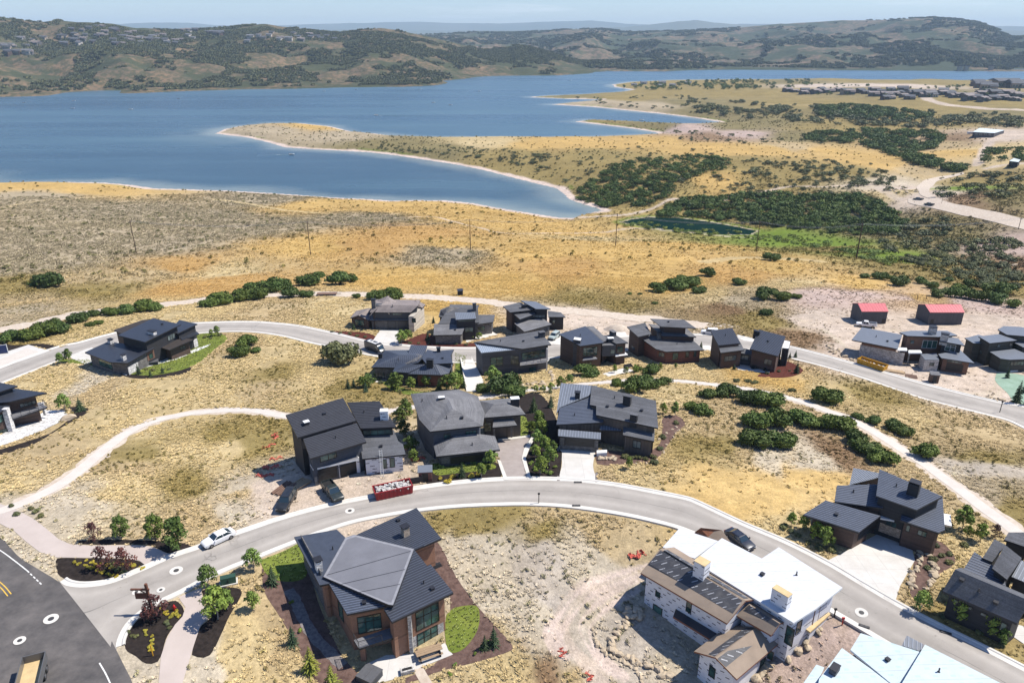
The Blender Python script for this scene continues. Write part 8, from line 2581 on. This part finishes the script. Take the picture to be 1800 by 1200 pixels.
for i in range(24):
    for j in range(7):
        a, f = i * 2 * math.pi / 24, j / 6
        vs.append((4.2 * (1 - f) * math.cos(a) * (1 + .1 * random.random()), 2.6 * (1 - f) * math.sin(a) * (1 + .1 * random.random()), 1.9 * (1 - (1 - f) ** 2) + random.uniform(-.1, .1) - .15))
for i in range(24):
    for j in range(6):
        fs.append([i * 7 + j, ((i + 1) % 24) * 7 + j, ((i + 1) % 24) * 7 + j + 1, i * 7 + j + 1])
o = mesh_obj('soil_mound', vs, fs, MATS['gravel'], smooth=True)
o.location = tuple(p)
tag(o, 'heap of rubbly soil in the graded yard behind the brown house', 'mound')

# garden things of the tan house
gw = smooth_line([at(x, y)[:2] for x, y in [(508, 1036), (520, 1058), (532, 1085), (550, 1115), (575, 1142), (604, 1170)]], 40)
ribbon('gravel_strip', gw, 0.75, 0.06, MATS['grey_gravel'], 'curving grey river gravel strip beside the tan house', 'gravel strip', 0.15)
p = at(650, 1192)
root = empty('hot_tub', tuple(p), R(-28))
tag(root, 'square grey covered hot tub at the patio corner', 'hot tub')
MB().box(0, 0, .45, 2.3, 2.3, .9).build('tub', MATS['charcoal_siding'], root)
for s in (-1, 1):
    MB().box(s * .6, 0, .96, 1.17, 2.4, .12).build('cover', MATS['grey_cover'], root)
p = at(754, 1150)
root = empty('picnic_table', tuple(p), R(24))
tag(root, 'long tan table with benches on the patio of the tan house', 'table')
for i in range(3):
    MB().box(0, (i - 1) * .36, .78, 3.4, .34, .07).build('plank', MATS['tan_top'], root)
for s in (-1, 1):
    MB().box(0, s * .85, .45, 3.2, .32, .06).build('bench', MATS['tan_top'], root)
    for x in (-1.3, 1.3):
        MB().box(x, s * .45, .37, .1, 1.0, .74).build('leg', MATS['trim_black'], root)
p = at(716, 1180)
root = empty('fire_table', tuple(p), R(20))
tag(root, 'low pale fire table on the patio', 'fire table')
MB().box(0, 0, .25, 1.7, .8, .5).build('base', MATS['pale_stone'], root)
MB().box(0, 0, .53, 1.2, .35, .06).build('burner', MATS['trim_black'], root)
p = h0 = on_z(767, 984, at(715, 1160)[2] + 3.3)
root = empty('barbecue', (p[0], p[1], p[2] - 3.3 + 1.2), R(30))
tag(root, 'black covered barbecue beside the white side deck of the tan house', 'barbecue')
MB().box(0, 0, .5, 1.5, .7, 1.0).build('cabinet', MATS['trim_black'], root)
MB().hexa([(-.75, -.38, 1.0), (.75, -.38, 1.0), (.75, .38, 1.0), (-.75, .38, 1.0)], [(-.6, -.2, 1.4), (.6, -.2, 1.4), (.6, .25, 1.4), (-.6, .25, 1.4)]).build('lid', MATS['trim_black'], root)
p = at(269, 640)
root = empty('hot_tub', tuple(p), R(20))
tag(root, 'dark covered hot tub on the terrace of the long dark house', 'hot tub')
MB().box(0, 0, .45, 2.6, 2.2, .9).build('tub', MATS['charcoal_siding'], root)
for s in (-1, 1):
    MB().box(s * .66, 0, .96, 1.3, 2.3, .12).build('cover', MATS['grey_cover'], root)
# patio furniture by other houses
for (x, y, rz, lab) in ((1328, 648, 0.2, 'dark sofa set on the white terrace of the paired houses'), (1350, 652, 0.2, 'dark lounge set at the end of the white terrace'), (1104, 646, 0.4, 'dark seating on the terrace behind the brown boxy house')):
    p = at(x, y)
    root = empty('outdoor_sofa', tuple(p), rz)
    tag(root, lab, 'sofa')
    MB().box(0, 0, .3, 2.2, .9, .4).build('seat', MATS['trim_black'], root)
    MB().box(0, .4, .6, 2.2, .2, .5).build('backrest', MATS['trim_black'], root)
    for s in (-1, 1):
        MB().box(s * 1.05, 0, .5, .2, .9, .3).build('armrest', MATS['trim_black'], root)
p = at(3, 622)
root = empty('court_screen', tuple(p), 0.3)
tag(root, 'blue screen panel with a white frame beside the unfinished court', 'screen')
MB().box(0, 0, 1.3, 3.2, .08, 2.4).build('panel', mat('navy_panel', (0.02, 0.04, 0.14), (0.015, 0.03, 0.1), 2, 0.5), root)
for s in (-1, 1):
    MB().box(s * 1.65, 0, 1.4, .14, .14, 2.8).build('post', MATS['white_trim'], root)
MB().box(0, 0, 2.6, 3.2, .1, .12).build('top_rail', MATS['white_trim'], root)

# ------------------------------------------------------------------ power poles and wires
def pole(px, py, top_y, label, r=.17):
    p = at(px, py)
    lo, hi = 2.0, 40.0
    for _ in range(40):
        m_ = (lo + hi) / 2
        if proj((p[0], p[1], p[2] + m_))[1] > top_y:
            lo = m_
        else:
            hi = m_
    H = lo
    root = empty('utility_pole', tuple(p), 0.0)
    tag(root, label, 'utility pole', 'power poles across the golden slope')
    MB().tube((0, 0, -.4), (0, 0, H), r * 1.25, r * .8, 8).build('pole', MATS['pole_wood'], root)
    MB().box(0, 0, H - .9, .16, 2.8, .2).build('crossarm', MATS['pole_wood'], root)
    for y in (-1.25, 0, 1.25):
        MB().tube((0, y, H - .8), (0, y, H - .45), .07, .05, 6).build('insulator', MATS['grey_cover'], root)
    for s in (-1, 1):
        MB().tube((0, s * .8, H - .95), (0, 0, H - 1.8), .04, .04, 5).build('brace', MATS['pole_wood'], root)
    return np.array([p[0], p[1], p[2] + H - .45])
tops = [pole(240, 446, 387, 'wooden power pole where grey sagebrush meets pale dry grass'), pole(546, 448, 388, 'wooden power pole at the edge of the sagebrush slope and orange grass'), pole(827, 441, 385, 'wooden power pole on the golden slope below the bay'),
        pole(1082, 433, 375, 'wooden power pole on the golden slope beside the pond'), pole(1329, 443, 388, 'wooden power pole above the green hollow below the pond'), pole(1505, 455, 392, 'stout dark power pole at the rim of the wooded ravine', .3), pole(1790, 403, 382, 'short power pole beside the gravel embankment road')]
def wire(a, b, label, sag=2.4, r=.035):
    n = 14
    mb = MB()
    prev = None
    for i in range(n + 1):
        f = i / n
        q = a * (1 - f) + b * f
        q = np.array([q[0], q[1], q[2] - sag * 4 * f * (1 - f)])
        if prev is not None:
            mb.tube(prev, q, r, r, 4)
        prev = q
    o = mb.build('power_line', MATS['wire_metal'])
    tag(o, label, 'wire', 'wires strung between the power poles')
for a, b in zip(tops[:-1], tops[1:]):
    for dy in (-1.25, 0, 1.25):
        wire(a + np.array([0, dy, 0]), b + np.array([0, dy, 0]), 'thin grey wire strung between the wooden power poles')
for i, (x, y) in enumerate([(1612, 527), (1628, 526), (1650, 527), (1655, 358), (1746, 372)]):
    p = at(x, y)
    o = MB().tube((0, 0, -.2), (0, 0, 1.6 if y > 400 else 5), .12, .1, 6).box(0, 0, 1.6 if y > 400 else 5, .26, .26, .08).build('stake', MATS['pole_wood'])
    o.location = tuple(p)
    tag(o, 'short dark stake on the bank behind the red-roofed sheds' if y > 400 else 'thin pole beside the gravel embankment road', 'stake', 'stakes behind the sheds' if y > 400 else 'poles by the embankment road')

# ------------------------------------------------------------------ boats
def boat(px, py, L, rz, label, wake=0.0):
    p = on_z(px, py, LAKE)
    root = empty('motor_boat', (p[0], p[1], LAKE), rz)
    tag(root, label, 'boat', 'boats on the reservoir')
    secs = [(-.5, .2, 0.0, .12), (-.1, .21, -.02, .13), (.25, .17, -.01, .15), (.42, .09, .02, .17), (.5, .01, .08, .18)]
    vs, fs = [], []
    for x, w, zb, zt in secs:
        vs += [(x * L, -w * L, zt * L), (x * L, -w * L * .6, zb * L), (x * L, w * L * .6, zb * L), (x * L, w * L, zt * L)]
    for i in range(len(secs) - 1):
        for j in range(4):
            a, b = i * 4 + j, i * 4 + (j + 1) % 4
            fs.append([a, a + 4, b + 4, b])
    fs.append([0, 1, 2, 3])
    mesh_obj('hull', vs, fs, MATS['white_trim'], root)
    MB().box(-.12 * L, 0, .13 * L, .5 * L, .3 * L, .03 * L).build('cockpit', MATS['tan_top'], root)
    MB().hexa([(.08 * L, -.14 * L, .14 * L), (.16 * L, -.12 * L, .14 * L), (.16 * L, .12 * L, .14 * L), (.08 * L, .14 * L, .14 * L)], [(.04 * L, -.12 * L, .22 * L), (.06 * L, -.12 * L, .22 * L), (.06 * L, .12 * L, .22 * L), (.04 * L, .12 * L, .22 * L)]).build('windscreen', MATS['car_glass'], root)
    MB().box(-.5 * L, 0, .14 * L, .06 * L, .1 * L, .16 * L).build('outboard_motor', MATS['trim_black'], root)
    if wake:
        vs, fs = [], []
        n = 26
        for i in range(n):
            d = -.5 * L - wake * (i / (n - 1))
            sp = .15 * L + abs(d + .5 * L) * .075
            w_ = 1.3 + wake * .004 * i / n
            for s in (-1, 1):
                vs += [(d, s * (sp + w_), .03), (d, s * sp, .55 * (1 - i / n) + .1), (d, s * max(sp - w_, .05), .03)]
        for i in range(n - 1):
            for s in (0, 1):
                for j in (0, 1):
                    a = i * 6 + s * 3 + j
                    fs.append([a, a + 1, a + 7, a + 6])
        o = mesh_obj('wake', vs, fs, MATS['wake_water'])
        o.location = (p[0], p[1], LAKE)
        o.rotation_euler = (0, 0, rz)
        tag(o, 'spreading wake behind ' + label, 'wake', kind='stuff')
        fm = MB()
        for i in range(40):
            d = -.5 * L - abs(np.random.default_rng(i).normal()) * L * 1.1
            fm.box(d, (np.random.default_rng(i + 50).random() - .5) * L * .7, .12, L * .25, L * .12, .12, i)
        o = fm.build('foam', MATS['white_trim'])
        o.location = (p[0], p[1], LAKE)
        o.rotation_euler = (0, 0, rz)
        tag(o, 'white foam churned up behind ' + label, 'foam', kind='stuff')
mat('wake_water', (0.10, 0.16, 0.2), (0.07, 0.12, 0.16), 0.2, 0.3)
boat(661, 203, 8.5, R(168), 'white motor boat running fast with a long wake', 260)
boat(513, 272, 7.0, R(10), 'dark-edged small boat off the shore of the peninsula', 40)
for x, y, rz in ((43, 181, 0), (130, 178, .5), (128, 191, .2), (314, 174, 0), (230, 193, .6), (738, 158, 0.1), (762, 181, .3), (792, 185, .1), (1003, 142, .1), (843, 161, .2), (1128, 212, .1), (570, 161, .1), (626, 158, .1)):
    boat(x, y, 8.5, rz, 'tiny white boat far out on the reservoir', 30 if x in (738, 1003) else 0)

# ------------------------------------------------------------------ far buildings
def far_house(seed, wall, roof):
    """small house: two joined volumes with low roofs, windows on each face"""
    rg = np.random.default_rng(seed)
    root = bpy.data.objects.new('far_house', None)
    parts = []
    w, d, hgt = 1.0, .62, .36
    parts.append(MB().box(0, 0, hgt / 2 - .15, w, d, hgt + .3).box(.28, -.3, .1 - .15, .5, .5, .26 + .3).build('wall', MATS[wall]))
    k = .1 + .08 * rg.random()
    rf = MB()
    rf.hexa([(-.56, -.38, hgt), (.56, -.38, hgt), (.56, .38, hgt + k * .3), (-.56, .38, hgt + k * .3)], [(-.56, 0, hgt + k), (.56, 0, hgt + k), (.56, .02, hgt + k), (-.56, .02, hgt + k)])
    rf.hexa([(0, -.6, .24), (.58, -.6, .24), (.58, -.05, .3), (0, -.05, .3)], [(.02, -.58, .28), (.56, -.58, .28), (.56, -.05, .36), (.02, -.05, .36)])
    parts.append(rf.build('roof', MATS[roof]))
    for x in (-.38, -.2, -.02):
        parts.append(MB().box(x, -d / 2 - .004, .18, .1, .02, .16).build('window', MATS['window_glass']))
    for x in (.14, .34):
        parts.append(MB().box(x, -.55 - .004, .1, .12, .02, .12).build('window', MATS['window_glass']))
    return (root, *parts)
FH = [far_house(700, 'tan_stone', 'charcoal_shingle_roof'), far_house(701, 'dark_brown_wood', 'charcoal_shingle_roof'), far_house(702, 'grey_stone', 'brown_shingle_roof'), far_house(703, 'cream_board', 'grey_shingle_roof')]
def far_houses(spots, s0, s1, label, group, face=0.0, pick=(0, 1, 2, 3)):
    for x, y in spots:
        try:
            p = at(x, y)
        except ValueError:
            continue
        s = random.uniform(s0, s1)
        put(FH[random.choice(pick)], p, s, s, s * random.uniform(.9, 1.2), face + random.uniform(-.5, .5), label, 'house', group, 0.3)
def cluster(x0, x1, y0, y1, n):
    return [(x0 + (x1 - x0) * (i + random.random()) / n, random.uniform(y0, y1)) for i in range(n)]
far_houses(cluster(2, 78, 68, 86, 11) + cluster(14, 60, 92, 97, 4), 17, 27, 'distant house on the hillside below the bare tan knoll across the lake', 'houses below the tan knoll')
far_houses(cluster(100, 240, 48, 66, 20) + cluster(110, 345, 62, 80, 26) + cluster(230, 300, 66, 76, 8), 16, 26, 'distant house on the scrub hilltop across the lake', 'houses on the hilltop across the lake')
far_houses(cluster(320, 345, 54, 58, 4) + cluster(360, 395, 58, 62, 4), 18, 28, 'distant house near the saddle of the hills across the lake', 'houses near the saddle')
far_houses(cluster(430, 590, 58, 74, 18), 18, 28, 'distant pale house on the second hilltop across the lake', 'houses on the second hilltop', 0, (0, 2, 3))
far_houses(cluster(1380, 1670, 160, 166, 26) + cluster(1535, 1640, 167, 172, 9) + cluster(1540, 1600, 174, 177, 3) + cluster(1655, 1800, 166, 172, 15) + cluster(1690, 1795, 173, 178, 7), 15, 23, 'dark-roofed village house on the plateau beyond the oak belt', 'village houses on the plateau', 0.1, (0, 1, 2, 2, 3))
far_houses(cluster(1712, 1800, 152, 158, 8), 30, 44, 'large dark lodge building at the back of the plateau village', 'lodge buildings of the village', 0, (0, 1))
far_houses(cluster(1100, 1210, 147, 153, 7), 14, 24, 'low pale marina building among the shore trees', 'marina buildings', 0, (3,))
h = House('storage_building', 'long pale-roofed storage building on the flat bank top', (1733, 240), 'building')
h.mono([(1710, 232), (1748, 234), (1766, 229), (1722, 225)], 5.5, 2, 'pale_metal_roof', 'shed_siding', 0.2, th=.3, edge='frame_white')
for x in (1714, 1722, 1730, 1738):
    h.win(x, 234.6, x + 4, 237.5, 1, 1, 'frame_white', 'pale_glass', 'door')
h = House('field_shed', 'small dark shed with a pale roof beside the dirt drive', (1783, 287), 'shed')
h.mono([(1774, 283), (1790, 285), (1794, 281), (1782, 278)], 4.0, 6, 'pale_metal_roof', 'black_siding', 0.2)
h.win(1777, 284, 1780, 287, 1, 1)
p = at(1706, 236)
root = empty('parked_trailer', tuple(p), 0.1)
tag(root, 'white trailer beside the long pale-roofed building', 'trailer')
MB().box(0, 0, 1.9, 9, 2.5, 2.6).build('body', MATS['white_trim'], root)
for s in (-1, 1):
    MB().tube((-2.5, s * 1.1 - .1, .5), (-2.5, s * 1.1 + .1, .5), .5, .5, 10).build('wheel', MATS['tyre'], root)
# the dam gate towers on the far shore
for x in (1686, 1697, 1741):
    p = on_z(x, 125.0, LAKE)
    root = empty('intake_tower', (p[0], p[1], LAKE - 1), 0.0)
    tag(root, 'small concrete tower standing in the water by the far dam', 'tower', 'towers by the far dam')
    MB().box(0, 0, 10, 16, 14, 22).build('shaft', MATS['tan_stone'], root)
    MB().box(0, 0, 22, 20, 18, 3).build('top', MATS['dark_brown_roof'], root)
# ------------------------------------------------------------------ haze
hm = bpy.data.materials.new('haze')
hm.use_nodes = True
nt = hm.node_tree
for n in list(nt.nodes):
    nt.nodes.remove(n)
ho = nt.nodes.new('ShaderNodeOutputMaterial')
pv = nt.nodes.new('ShaderNodeVolumePrincipled')
pv.inputs['Color'].default_value = (0.62, 0.82, 1.0, 1)
pv.inputs['Density'].default_value = 5.2e-5
pv.inputs['Anisotropy'].default_value = 0.0
nt.links.new(pv.outputs[0], ho.inputs['Volume'])
o = MB().box(0, 12150, 199, 41000, 24700, 562).build('haze', hm)
tag(o, 'thin blue haze over the lake and hills', 'haze', kind='stuff')
